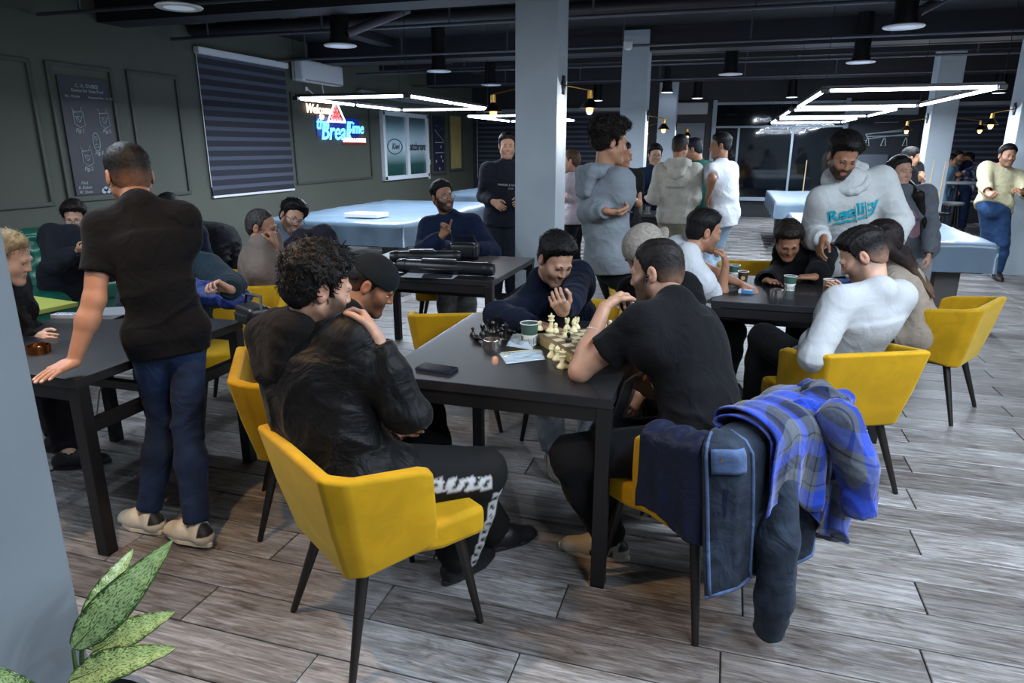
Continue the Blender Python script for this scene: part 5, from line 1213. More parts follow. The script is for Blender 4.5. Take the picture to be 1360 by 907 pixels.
# ---- 2 foreground man in the black hooded jacket
P2_ = person('man in black hooded jacket seated in foreground chair, hand at mouth', s=1.03, pel=PX(462, 2.18, .57), neck=(398, 426, 2.10), yaw=40, wide=1.16, head=(423, 381, 2.24), look=(56, -16, 4),
       armR=dict(w=(500, 448, 2.12), e=(556, 556), h=(478, 410, 2.18), n=(-1, .1, .1), p='hold', sf=.03), armL=dict(w=(552, 556, 2.40), e=(560, 500), h=(512, 563, 2.27), n=(0, -.6, -.6), p='fist', sf=.03),
       legR=dict(a=(606, 742), k=(672, 610), t=40), legL=dict(a=(655, 705), k=(662, 600), t=60), top=dict(m=C_blk2, hem=.16, loose=.026, inf=.018, arm=.012, hood=1.25, hup=.012, hm=cloth('black_brown_fleece', '#0e0c0c'), fold=.012, cuff=.92, flare=.01, name='hooded_jacket'),
       pants=dict(m=vcol_mat('track_cloth', .85, .2), tint=stripe_tint, loose=.026, hem=.04), shoes=S_blk, hair=dict(col='#0d0b0b', top=.026, side=.015, nape=-.080, line=.072, curl=.007, strands=2600, slen=.020, mess=.6, scurl=.6, sw=.0022, flow=(.3, .5, -.5)), beard=(.85, '#17110e'), skin=SK3, h=0.009, fh=0.0040, seed=2)
# ---- 3 man with the backwards cap
person('laughing man in backwards black cap between foreground man and table', s=1.0, pel=PR(-1.72, 2.66, .57), neck=(458, 425, 2.86), yaw=75, head=(494, 378, 2.86), look=(88, -32, 0),
       armL=dict(w=(520, 545, 2.95), e=(470, 520)), armR=dict(w=(520, 560, 2.7), e=(450, 520)), legR=dict(a=(590, 660), k=(575, 560), t=80), legL=dict(a=(545, 640), k=(560, 552), t=90),
       top=dict(m=C_blk, hem=.12, loose=.03, inf=.018, arm=.02, collar=.022, name='jacket'), pants=dict(m=P_blk, loose=.02), shoes=S_blk, hair=dict(col=BK, top=.004, side=.002, fade=.5), beard=(.55, '#1c1410'), skin=SK4, h=0.010, fh=0.0045, seed=3,
       cap=dict(m=cloth('black_cap_twill', '#14181b', wr=.1), back=True, low=.030, tilt=.12, vz=.028))
# ---- 4 navy player
person('chess player in navy sweater facing the camera, hand on chin', s=1.0, pel=PR(-.80, 3.86, .58), neck=(722, 376, 3.34), yaw=176, head=(738, 345, 3.18), look=(152, -30, -3),
       armL=dict(w=(747, 418, 3.12), e=(800, 430), h=(736, 392, 3.06), n=(0, .2, .9), p='hold', sf=.03), armR=dict(w=(712, 432, 3.22), e=(636, 412), h=(742, 438, 3.20), n=(0, -1, 0), p='flat', sf=.03),
       legR=dict(a=(735, 600), k=(722, 535), t=170), legL=dict(a=(780, 590), k=(790, 535), t=165), top=dict(m=C_navy, hem=.10, loose=.014, inf=.016, arm=.012, collar=.011, fold=.008, cuff=.95, rib=1, name='sweater'),
       pants=dict(m=P_grey, loose=.02), shoes=S_bw, hair=dict(col='#0d0b0c', top=.026, side=.010, front=.01, line=.068, burn=-.03, strands=1500, slen=.012, mess=1.1), beard=(.50, '#241812'), skin=SK3, h=0.009, fh=0.0035, eyes=2, seed=4)
# ---- 5 black T-shirt player
person('chess player in black tee seen from behind, elbow on the table', s=1.06, pel=PR(-.02, 2.50, .59), neck=(898, 412, 2.80), yaw=-48, head=(872, 362, 2.90), look=(-58, -14, 4),
       armL=dict(w=(803, 408, 2.66), e=(778, 482), h=(836, 378, 2.80), n=(.8, -.6, .2), p='hold', sf=.05), armR=dict(w=(838, 505, 2.95), e=(880, 510), h=(850, 482, 2.95), n=(-.5, 0, -.5), p='hold'),
       legL=dict(a=(812, 716), k=(752, 602), t=-70), legR=dict(a=(878, 668), k=(830, 590), t=-60), top=dict(m=C_blk, sleeve='short', hem=.12, loose=.014, inf=.016, cuff=.60, collar=.011, fold=.007, name='t_shirt'),
       pants=dict(m=P_blk, loose=.018, hem=.02), shoes=S_bw, hair=dict(col='#15100e', top=.007, side=.003, fade=.55, nape=-.075, line=.072, strands=1400, slen=.005, mess=.9), beard=(.85, '#18100c'), skin=SK3, h=0.009, fh=0.0038, seed=5)
# ---- 6 monogram cap
C_mono = mat('patterned_cap_canvas', '#7d766d', .8, var=.35, vscale=70, bump=.2)
person('man in grey patterned cap and black tee behind the black tee player', s=1.0, pel=PX(912, 3.45, .57), neck=(870, 372, 3.36), yaw=235, head=(856, 334, 3.32), look=(240, -38, 0),
       armR=dict(w=(828, 428, 3.38), e=(880, 440), h=(800, 430, 3.38), n=(0, -1, 0)), armL=dict(w=(838, 560, 3.05), e=(900, 500)), legR=dict(a=(850, 640), k=(850, 560), t=235), legL=dict(a=(890, 640), k=(880, 560), t=235),
       top=dict(m=C_blk, sleeve='short', hem=.1, loose=.02, collar=.011, name='t_shirt'), pants=dict(m=P_blk, loose=.02), shoes=S_blk, hair=dict(col=BK, top=.003, side=.002, fade=.6), skin=SK2, h=0.012, fh=0.0050, seed=6,
       cap=dict(m=C_mono, back=True, low=.022, tilt=-.05, vz=.03, vm=C_mono))
# ---- 7 grey hoodie standing
person('tall curly haired man in grey hoodie standing, hands together', s=1.07, pel=PX(812, 4.62, .97), neck=(800, 228, 4.60), yaw=66, head=(812, 184, 4.62), look=(80, -8, 0),
       armL=dict(w=(812, 270, 4.75), e=(805, 300), h=(836, 276, 4.75), n=(0, -.8, .5), p='hold'), armR=dict(w=(806, 280, 4.36), e=(766, 300), h=(834, 285, 4.40), n=(0, .9, 0), p='hold'),
       legR=dict(f=.0), legL=dict(f=.06), top=dict(m=C_grey, hem=.10, loose=.016, inf=.018, arm=.016, hood=1.0, fold=.008, rib=1, cuff=.95, name='hooded_sweatshirt'), pants=dict(m=P_blk, loose=.018), shoes=S_blk,
       hair=dict(col='#1b1411', top=.036, side=.014, nape=-.06, line=.066, curl=.014, front=.015, strands=4200, slen=.018, mess=1.4, scurl=1.4, sw=.0022), skin='#a97b60', h=0.010, fh=0.0050, seed=7)
# ---- 8 white tee seated
person('man in white tee seated at right table, fist at mouth', s=1.0, pel=PX(880, 4.46, .58), neck=(913, 342, 4.40), yaw=80, head=(935, 308, 4.40), look=(84, -12, 0),
       armR=dict(w=(964, 352, 4.24), e=(962, 380), h=(958, 330, 4.28), n=(-1, 0, .2), p='fist', sf=.05), armL=dict(w=(985, 378, 4.30), e=(950, 360), n=(0, -1, 0)), legR=dict(k=(980, 440), f=.45), legL=dict(k=(985, 430), f=.45),
       top=dict(m=C_wt, sleeve='short', hem=.1, loose=.01, collar=.011, name='t_shirt'), pants=dict(m=P_blk, loose=.015), shoes=S_blk, hair=dict(col=BK, top=.020, side=.007, front=.012, strands=900, slen=.008, mess=.9), beard=(.35, '#241a15'), skin=SK1, h=0.011, fh=0.0050, seed=8)
# ---- 9 black hoodie leaning on the table
person('young man in black hoodie leaning low over right table', s=1.0, pel=PX(1062, 5.35, .66), neck=(1058, 342, 4.82), yaw=188, head=(1047, 320, 4.62), look=(190, -34, 4),
       armR=dict(w=(1012, 376, 4.34), e=(978, 362), h=(1036, 374, 4.30), n=(0, -1, 0), p='flat', sf=.05), armL=dict(w=(1080, 372, 4.42), e=(1120, 370), h=(1060, 368, 4.50), n=(0, -1, 0), p='flat', sf=.05), legL=dict(f=.3), legR=dict(f=.3),
       top=dict(m=C_blk, hem=.1, loose=.03, inf=.02, arm=.024, hood=.9, name='hooded_sweatshirt'), pants=dict(m=P_blk, loose=.02), shoes=S_blk, hair=dict(col='#1e1612', top=.028, side=.012, curl=.004, front=.015, strands=1400, slen=.016, mess=1.2), skin=SK2, h=0.011, fh=0.0050, eyes=2, seed=9)
# ---- 10 white hoodie standing
J10 = person('bearded man in white hoodie with turquoise lettering standing at right table', s=1.10, pel=PX(1136, 5.0, .96), neck=(1129, 244, 4.68), yaw=184, head=(1120, 208, 4.56), look=(184, -30, -4),
       armR=dict(w=(1094, 316, 4.70), e=(1080, 292), h=(1086, 340, 4.64), p='relax'), armL=dict(w=(1178, 332, 4.62), e=(1192, 292), h=(1168, 352, 4.6), p='relax'), legL=dict(f=0), legR=dict(f=-.05),
       top=dict(m=C_white, hem=.14, loose=.026, inf=.022, arm=.026, hood=1.15, fold=.011, rib=1, cuff=.97, name='hooded_sweatshirt'), pants=dict(m=P_blk, loose=.02), shoes=S_blk, hair=dict(col='#100c0b', top=.036, side=.008, fade=.3, front=.02, line=.07, curl=.003, strands=1800, slen=.014, mess=1.2), beard=(.95, '#120c0a'), skin=SK2, h=0.010, fh=0.0050, eyes=2, seed=10)
# ---- 11 long haired woman seated, back
person('long haired woman seated at right table, back to camera', s=.95, pel=PR(1.24, 4.86, .56), neck=(1186, 352, 4.08), yaw=-66, head=(1170, 321, 4.12), look=(-50, -12, 0), fem=True,
       armL=dict(w=(1118, 392, 4.15), e=(1150, 410)), armR=dict(w=(1115, 382, 4.5), e=(1160, 400)), legR=dict(f=.42), legL=dict(f=.42), top=dict(m=cloth('beige_knit', '#8e8376'), hem=.1, loose=.02, name='sweater'), pants=dict(m=P_blk), shoes=S_blk,
       hair=dict(col='#1a1110', top=.020, side=.018, nape=-.09, strands=500, slen=.02, flow=(0, -.4, -.9), mess=.2, long=dict(len=.26, tip='#5a4436')), skin=SK3, h=0.012, fh=0.0050, eyes=0, seed=11)
# ---- 12 white sweater back
J12 = person('man in textured white sweater looking at his phone, back to camera', s=1.02, pel=PR(.58, 3.78, .55), neck=(1166, 392, 3.15), yaw=-24, head=(1146, 342, 3.28), look=(-62, -32, 6),
       armL=dict(w=(1080, 442, 3.32), e=(1084, 476), h=(1090, 412, 3.40), n=(.8, .3, .3), p='hold', sf=.04), armR=dict(w=(1118, 440, 3.95), e=(1180, 470)), legL=dict(a=(1000, 530, 3.95), k=(1012, 432), t=-70), legR=dict(f=.6),
       top=dict(m=cloth('white_textured_knit', '#a2a5a8', var=.04, wr=.25, bscale=170, bump=1.0), hem=.10, loose=.018, inf=.016, arm=.012, collar=.012, rib=1, fold=.006, name='sweater'), pants=dict(m=P_blk, loose=.018), shoes=S_blk,
       hair=dict(col='#0e0b0b', top=.024, side=.003, fade=.8, nape=-.065, front=.01, strands=1300, slen=.010, mess=.8), beard=(.6, '#1c130f'), skin=SK3, h=0.009, fh=0.0040, seed=12)
# ---- 13 woman standing, grey tee
person('long haired woman in grey top standing behind the man in white hoodie', s=.97, pel=PX(1213, 5.95, .9), neck=(1200, 258, 5.9), yaw=205, head=(1195, 228, 5.88), look=(168, -2, 0), fem=True,
       armL=dict(), armR=dict(), legL=dict(f=.0), legR=dict(f=.06), top=dict(m=cloth('grey_jersey', '#565b62'), hem=.14, loose=.03, inf=.016, arm=.01, collar=.010, name='sweater'), pants=dict(m=P_grey, loose=.02), shoes=S_white,
       hair=dict(col='#100c0c', top=.018, side=.016, nape=-.09, strands=500, slen=.02, flow=(0, -.2, -.9), mess=.15, long=dict(len=.30, front=True)), skin=SK3, h=0.012, fh=0.0062, seed=13)
# ---- 14 man in the cream jacket
person('man in cream jacket and jeans leaning on the right edge pillar', s=1.06, pel=PX(1320, 8.8, .98), neck=(1331, 226, 8.85), yaw=196, head=(1338, 207, 8.85), look=(190, -4, 0),
       armR=dict(w=(1312, 262, 8.55), e=(1290, 262), h=(1322, 260, 8.45), p='fist'), armL=dict(w=(1360, 256, 8.5), e=(1376, 262), h=(1346, 250, 8.45), p='relax'), legR=dict(a=(1310, 358), k=(1314, 310), t=225), legL=dict(a=(1324, 362), k=(1335, 312), t=200),
       top=dict(m=C_cream, hem=.04, loose=.018, inf=.02, arm=.02, collar=.024, name='jacket', fold=.008), pants=dict(m=P_jean2, loose=.02), shoes=dict(col='#1c1718', sole='#2a2022'), hair=dict(col=BK, top=.022, side=.008), beard=(.5, '#241a15'), skin=SK1, h=0.016, fh=0.0062, seed=14)
# ---- back right group
C_plaid2 = None
def plaid_mat(name, cols, scale=9, rot=(0, 0, 0)):
    """tartan: two sets of soft-edged bands crossing"""
    m, nt, b = _new(name); L = nt.links; tc = nt.nodes.new('ShaderNodeTexCoord'); uv = nt.nodes.new('ShaderNodeAttribute'); uv.attribute_name = 'cuv'
    sp = nt.nodes.new('ShaderNodeSeparateXYZ'); L.new(uv.outputs['Vector'], sp.inputs[0])
    def band(o):
        mm = nt.nodes.new('ShaderNodeMath'); mm.operation = 'MULTIPLY'; mm.inputs[1].default_value = scale; L.new(sp.outputs[o], mm.inputs[0])
        fr = nt.nodes.new('ShaderNodeMath'); fr.operation = 'FRACT'; L.new(mm.outputs[0], fr.inputs[0]); cr = nt.nodes.new('ShaderNodeValToRGB'); cr.color_ramp.interpolation = 'CONSTANT'; L.new(fr.outputs[0], cr.inputs[0])
        e = cr.color_ramp.elements; e[0].position = 0; e[0].color = rgb(cols[0]); e[1].position = .30; e[1].color = rgb(cols[1])
        for p, c in ((.46, cols[2]), (.50, cols[1]), (.60, cols[3]), (.86, cols[2]), (.90, cols[3])): k = e.new(p); k.color = rgb(c)
        return cr
    a, c = band('X'), band('Y'); mx = nt.nodes.new('ShaderNodeMix'); mx.data_type = 'RGBA'; mx.inputs[0].default_value = .5; L.new(a.outputs[0], mx.inputs['A']); L.new(c.outputs[0], mx.inputs['B'])
    L.new(mx.outputs['Result'], b.inputs['Base Color']); b.inputs['Roughness'].default_value = .9; b.inputs['Sheen Weight'].default_value = .2; b.inputs['Specular IOR Level'].default_value = .2
    n2 = nt.nodes.new('ShaderNodeTexNoise'); n2.inputs['Scale'].default_value = 12; n2.inputs['Distortion'].default_value = 1; L.new(tc.outputs['Object'], n2.inputs['Vector']); bp = nt.nodes.new('ShaderNodeBump'); bp.inputs['Strength'].default_value = .35; bp.inputs['Distance'].default_value = .03
    L.new(n2.outputs['Fac'], bp.inputs['Height']); L.new(bp.outputs[0], b.inputs['Normal']); return m
def plaid_tint(V, J):
    u = (V - J['pc']) @ J['up']; x = (V - J['pc']) @ J['rt']; g = (np.sin(u * 55) > .2).astype(float) + (np.sin(x * 55) > .2); T = np.full((len(V), 3), .02); T[:, 2] = .06; T[g == 1] = (.06, .08, .16); T[g == 2] = (.35, .38, .42); return T
person('man in blue plaid shirt standing by the back wall at the right', s=1.03, pel=PX(1279, 14.0, .95), neck=(1287, 226, 14), yaw=230, head=(1285, 212, 14), look=(240, 0, 0), armL=dict(w=(1272, 232, 13.8), e=(1282, 250)), armR=dict(w=(1270, 240, 13.9), e=(1272, 250)), legR=dict(f=.3), legL=dict(f=-.1),
       top=dict(m=vcol_mat('plaid_cloth', .85), tint=plaid_tint, loose=.03, inf=.02, arm=.02, name='shirt'), pants=dict(m=P_jean, loose=.015), shoes=dict(col='#6b3a34', sole='#c8b8b0'), hair=dict(col=BK, top=.03, side=.02, curl=.006), skin=SK1, h=0.018, fh=0.0090, eyes=0, seed=15)
person('man in blue sweatshirt between woman and plaid shirt at the back', s=1.03, pel=PX(1272, 14.6, .95), neck=(1273, 224, 14.5), yaw=180, head=(1273, 208, 14.5), look=(170, 0, 0), legR=dict(f=.05), legL=dict(f=.0),
       top=dict(m=C_navy2, loose=.03, inf=.02, arm=.02, name='sweater'), pants=dict(m=P_jean, loose=.015), shoes=dict(col='#6b3a34', sole='#c8b8b0'), hair=dict(col=BK, top=.02, side=.01), beard=(.7, BK), skin=SK1, h=0.018, fh=0.0090, seed=16)
person('woman in pale blue shirt leftmost of the group at the back right', s=.93, pel=PX(1259, 14.2, .9), neck=(1262, 226, 14.2), yaw=150, head=(1264, 212, 14.2), look=(120, 0, 0), fem=True,
       top=dict(m=cloth('pale_blue_cloth', '#5f7f96'), loose=.02, name='shirt'), pants=dict(m=P_blk), shoes=S_white, hair=dict(col='#1b1210', top=.018, side=.018), skin=SK3, h=0.018, fh=0.0090, eyes=0, seed=17)
person('man in black holding a phone behind the woman in grey top', s=1.03, pel=PX(1206, 9.6, .95), neck=(1209, 230, 9.6), yaw=140, head=(1210, 210, 9.6), look=(110, -10, 0), armL=dict(w=(1222, 238, 9.4), e=(1216, 258), p='hold'), armR=dict(w=(1218, 240, 9.3), e=(1205, 256), p='hold'),
       top=dict(m=C_blk, loose=.03, name='jacket'), pants=dict(m=P_blk), shoes=S_blk, hair=dict(col=BK, top=.02, side=.01), skin=SK1, h=0.016, fh=0.0080, eyes=0, seed=18)
# ---- middle group
J18 = person('man in off white hoodie and khaki trousers, back to camera, in the middle group', s=1.05, pel=PX(897, 7.9, .95), neck=(902, 208, 7.9), yaw=20, head=(904, 188, 7.95), look=(40, -14, 0), armL=dict(w=(876, 258, 8.2), e=(872, 250)), armR=dict(w=(918, 262, 8.1), e=(919, 245)), legR=dict(f=.0), legL=dict(f=.05),
       top=dict(m=cloth('off_white_fleece', '#aaa79d'), hem=.10, loose=.015, inf=.02, arm=.018, hood=1.1, rib=1, name='hooded_sweatshirt'), pants=dict(m=P_khaki, loose=.035, hem=.045), shoes=S_white, hair=dict(col=BK, top=.010, side=.004, fade=.3, nape=-.07), skin=SK1, h=0.016, fh=0.0062, eyes=0, seed=19)
person('man in green sweater leaning in behind the off white hoodie', s=1.05, pel=PX(938, 8.8, .95), neck=(927, 212, 8.7), yaw=-45, head=(918, 190, 8.65), look=(-60, -20, 0), armL=dict(w=(918, 258, 8.5), e=(922, 248)), legR=dict(f=.0), legL=dict(f=.05),
       top=dict(m=C_green, hem=.10, loose=.03, inf=.02, arm=.02, collar=.012, name='sweater'), pants=dict(m=P_jean2, loose=.02), shoes=S_blk, hair=dict(col='#141920', top=.016, side=.006), skin=SK1, h=0.016, fh=0.0070, eyes=0, seed=20)
person('man in white tee and pale blue trousers with arms down, seen from behind', s=1.06, pel=PX(960, 7.9, .96), neck=(958, 210, 7.9), yaw=-40, head=(956, 190, 7.85), look=(-75, -6, 0), armL=dict(w=(940, 262, 7.7), e=(946, 245), p='relax'), armR=dict(w=(966, 270, 8.1), e=(972, 245)), legR=dict(f=.0), legL=dict(f=.05),
       top=dict(m=C_wt, sleeve='short', hem=.14, loose=.02, inf=.018, cuff=.72, collar=.011, name='t_shirt'), pants=dict(m=P_light, loose=.03, hem=.03), shoes=S_white, hair=dict(col=BK, top=.020, side=.008, nape=-.05), skin=SK2, h=0.016, fh=0.0062, eyes=0, seed=21)
person('man in glasses and navy sweater standing by the second column', s=.98, pel=PX(868, 9.3, .90), neck=(868, 222, 9.3), yaw=175, head=(870, 206, 9.3), look=(178, -8, 0), glasses=True, armL=dict(w=(884, 252, 9.1), e=(890, 246)), armR=dict(w=(858, 262, 9.1), e=(850, 250)), legR=dict(f=.0), legL=dict(f=.05),
       top=dict(m=C_navy2, loose=.03, inf=.02, arm=.02, collar=.012, name='sweater'), pants=dict(m=P_blk), shoes=S_blk, hair=dict(col=BK, top=.026, side=.012), skin=SK3, h=0.016, fh=0.0062, seed=22)
person('man in black tee, hand on hip, half hidden by the man in grey hoodie', s=1.0, pel=PX(828, 7.3, .93), neck=(826, 222, 7.3), yaw=150, head=(826, 206, 7.3), look=(110, -10, 0), armL=dict(w=(840, 264, 7.1), e=(846, 240)), armR=dict(), legR=dict(f=.0), legL=dict(f=.05),
       top=dict(m=C_blk, sleeve='short', loose=.02, name='t_shirt', hem=.12), pants=dict(m=P_blk), shoes=S_blk, hair=dict(col=BK, top=.018, side=.008), skin=SK1, h=0.016, fh=0.0062, seed=23)
person('woman with short light brown hair just right of the nearest column', s=.94, pel=PX(764, 8.2, .9), neck=(765, 232, 8.2), yaw=-60, head=(758, 214, 8.2), look=(-75, -6, 0), fem=True, armL=dict(w=(752, 262, 8.0), e=(756, 262)), legR=dict(f=.0), legL=dict(f=.05),
       top=dict(m=cloth('pale_pink_cloth', '#a29aa2'), loose=.02, name='shirt'), pants=dict(m=P_blk), shoes=S_white, hair=dict(col='#4a3427', top=.014, side=.012, nape=-.08), skin=SK3, h=0.016, fh=0.0062, seed=24)
J24 = person('man in black sweater with small white print standing left of the nearest column', s=1.05, pel=PX(668, 7.5, .96), neck=(672, 210, 7.5), yaw=172, head=(674, 192, 7.5), look=(176, -4, 0), armR=dict(w=(655, 268, 7.35), e=(644, 248), h=(664, 274, 7.3)), armL=dict(w=(692, 268, 7.35), e=(697, 245)), legR=dict(f=.05), legL=dict(f=.0),
       top=dict(m=cloth('ink_sweater', '#1a1d28'), loose=.02, inf=.018, arm=.014, collar=.012, hem=.1, name='sweater'), pants=dict(m=cloth('ink_jeans', '#1b202b'), loose=.014), shoes=S_blk, hair=dict(col=BK, top=.018, side=.008, front=.01), beard=(.25, '#241a15'), skin=SK3, h=0.016, fh=0.0062, seed=25)
# ---- 25 man with raised finger
person('man in glasses and navy shirt raising one finger behind the cue cases', s=1.05, pel=PX(600, 6.2, .57), neck=(598, 292, 6.0), yaw=170, head=(588, 262, 5.95), look=(148, 8, 4), glasses=True, armR=dict(w=(588, 312, 5.65), e=(566, 328), h=(594, 296, 5.62), n=(-.3, .2, -.9), p='point', sf=.03), armL=dict(w=(630, 332, 5.75), e=(645, 322)),
       legR=dict(f=.40), legL=dict(f=.45), top=dict(m=C_navy2, loose=.035, inf=.022, arm=.022, collar=.018, hem=.1, name='shirt'), pants=dict(m=cloth('grey_camouflage', '#6a6c6a', var=.4)), shoes=dict(col='#7c7a74', sole='#a9a69c'), hair=dict(col=BK, top=.022, side=.006, fade=.2, front=.01, strands=500, slen=.008), beard=(.95, '#120d0b'), skin=SK1, h=0.012, fh=0.0062, seed=26)
# ---- 26, 27
person('balding man in glasses and taupe sweater, fist at his mouth', s=1.0, pel=PX(352, 5.05, .57), neck=(345, 330, 5.0), yaw=95, head=(348, 302, 5.0), look=(92, -10, 0), glasses=True, armR=dict(w=(366, 326, 4.85), e=(372, 372), h=(362, 310, 4.85), n=(-1, 0, .2), p='fist', sf=.05), armL=dict(w=(385, 380, 5.2), e=(365, 375)),
       legR=dict(f=.42), legL=dict(f=.42), top=dict(m=C_brown, loose=.02, inf=.018, arm=.012, collar=.018, hem=.1, name='sweater'), pants=dict(m=P_blk), shoes=S_blk, hair=dict(col='#1e1a18', top=.006, side=.008, line=.088, grey=.12), beard=(.35, '#3a302a'), skin=SK2, h=0.012, fh=0.0050, seed=27)
person('smiling man in round glasses tilting his head, charcoal sweater and thin necklace', s=1.03, pel=PX(420, 5.95, .57), neck=(402, 318, 5.75), yaw=150, head=(388, 289, 5.7), look=(140, -12, -24), glasses=True, armR=dict(w=(402, 372, 5.6), e=(384, 372)), armL=dict(w=(440, 375, 5.6), e=(458, 365)), legR=dict(f=.4), legL=dict(f=.4),
       top=dict(m=cloth('charcoal_violet_knit', '#25242f'), loose=.02, inf=.018, arm=.012, hem=.1, name='sweater'), pants=dict(m=P_blk), shoes=S_blk, hair=dict(col=BK, top=.036, side=.014, front=.012, curl=.004, strands=800, slen=.02, scurl=.4), beard=(.8, '#17110e'), skin=SK3, h=0.012, fh=0.0062, seed=28)
# ---- sofa people
person('person with short dark hair and glasses on the green sofa, looking at a phone', s=.96, pel=PX(86, 6.0, .56), neck=(96, 312, 6.0), yaw=160, head=(99, 288, 5.95), look=(158, -18, 0), glasses=True, fem=True, armR=dict(w=(104, 332, 5.7), e=(72, 336), h=(113, 330, 5.65), n=(0, .4, .8), p='hold'), armL=dict(w=(118, 334, 5.7), e=(130, 335), h=(114, 330, 5.65), n=(-.3, .4, .8), p='hold'),
       legR=dict(a=(112, 432), k=(96, 352), t=140), legL=dict(a=(100, 415), k=(118, 360), t=140), top=dict(m=C_char, loose=.04, inf=.022, arm=.024, collar=.024, hem=.14, name='jacket'), pants=dict(m=P_blk, loose=.02), shoes=S_blk, hair=dict(col='#171110', top=.030, side=.022, curl=.005, nape=-.06, strands=900, slen=.02, scurl=.5), skin=SK3, h=0.012, fh=0.0062, seed=29)
person('dark haired man in navy on the sofa, mostly hidden by the standing man', s=1.0, pel=PX(240, 6.6, .56), neck=(236, 298, 6.6), yaw=175, head=(224, 277, 6.5), look=(200, -20, 0), legR=dict(f=.4), legL=dict(f=.4), top=dict(m=C_navy, loose=.03, inf=.02, arm=.02, name='sweater'), pants=dict(m=P_jean), shoes=S_blk, hair=dict(col=BK, top=.020, side=.010), skin=SK1, h=0.014, fh=0.0062, seed=30)
person('seated man in open dark teal shirt, elbow out, hidden behind standing man', s=1.03, pel=PX(232, 4.30, .58), neck=(236, 338, 4.35), yaw=165, head=(222, 308, 4.3), look=(200, -20, 0), armL=dict(w=(306, 385, 3.72), e=(338, 394), h=(282, 374, 3.66), n=(-.4, -.2, -.8), p='hold', sf=.04), armR=dict(w=(190, 390, 3.9), e=(180, 380)), legR=dict(f=.4), legL=dict(f=.42),
       top=dict(m=C_teal, loose=.04, inf=.022, arm=.026, collar=.02, hem=.1, name='shirt', cuff=.95), pants=dict(m=P_jean), shoes=S_blk, hair=dict(col=BK, top=.020, side=.010), skin=SK3, h=0.011, fh=0.0050, seed=31)
person('blond person at the left edge, half hidden by the grey pillar', s=.95, pel=PX(2, 3.35, .58), neck=(-2, 378, 3.3), yaw=75, head=(10, 342, 3.3), look=(80, -22, 0), fem=True, armL=dict(w=(60, 440, 3.5), e=(30, 450)), armR=dict(w=(50, 450, 3.2), e=(20, 450)), legR=dict(a=(88, 602), k=(60, 500), t=70), legL=dict(a=(75, 580), k=(55, 495), t=75),
       top=dict(m=C_blk, loose=.02, name='sweater'), pants=dict(m=cloth('plum_black_cloth', '#17141b')), shoes=S_blk, hair=dict(col='#8d7a58', top=.012, side=.010, nape=-.10, strands=1500, slen=.035, flow=(0, -.5, -.9), mess=.3, long=dict(len=.05)), skin='#c9a28c', h=0.011, fh=0.0045, seed=32)
# ================================================================== THINGS ON THE TABLES
def on(px, py, z): p = PZ(px, py, z); return (p[0], p[1], z)
TZ = .80
# ---- chess board
M_lw = mat('pale_square_varnish', '#d9cfae', .35); M_dw = mat('olive_brown_square', '#6f6650', .4); M_bw_ = mat('light_box_wood', '#9b8a5c', .45, var=.25, vscale=10, stretch=(1, 12, 1)); M_bd = mat('board_brown_edge', '#6e5b42', .45)
q0 = PZ(712, 443, TZ + .045); q1 = PZ(771, 477, TZ + .045)             # left edge of the board: far end, near end
ed = nrm((q1 - q0) * np.array([1, 1, 0])); er = np.array([-ed[1], ed[0], 0]); bs = .42
t = thing('chess_board', 'folding wooden chess board with a game in progress', 'board game', (q0 + ed * bs / 2 + er * bs / 2) * np.array([1, 1, 0]) + np.array([0, 0, TZ]), math.atan2(er[1], er[0]))
b = MB(); b.box((0, 0, .022), (bs, bs, .042), bevel=.003); b.build('board_box', M_bw_, t)
b = MB(); b.box((0, 0, .0435), (bs - .004, bs - .004, .002)); b.build('border', M_bd, t)
sq = (bs - .05) / 8
for i in range(8):
    for j in range(8): MB().box(((i - 3.5) * sq, (j - 3.5) * sq, .0452), (sq - .0008, sq - .0008, .0016)).build('square', M_lw if (i + j) % 2 else M_dw, t)
b = MB(); b.box((0, -bs / 2 - .002, .022), (.03, .004, .014)); b.build('clasp', M_brass, t)
BC = np.array(t.location); er3, ed3 = er, -ed
M_ivory = mat('ivory_chessman', '#e6dcae', .3); M_ebony = mat('black_chessman', '#141210', .3)
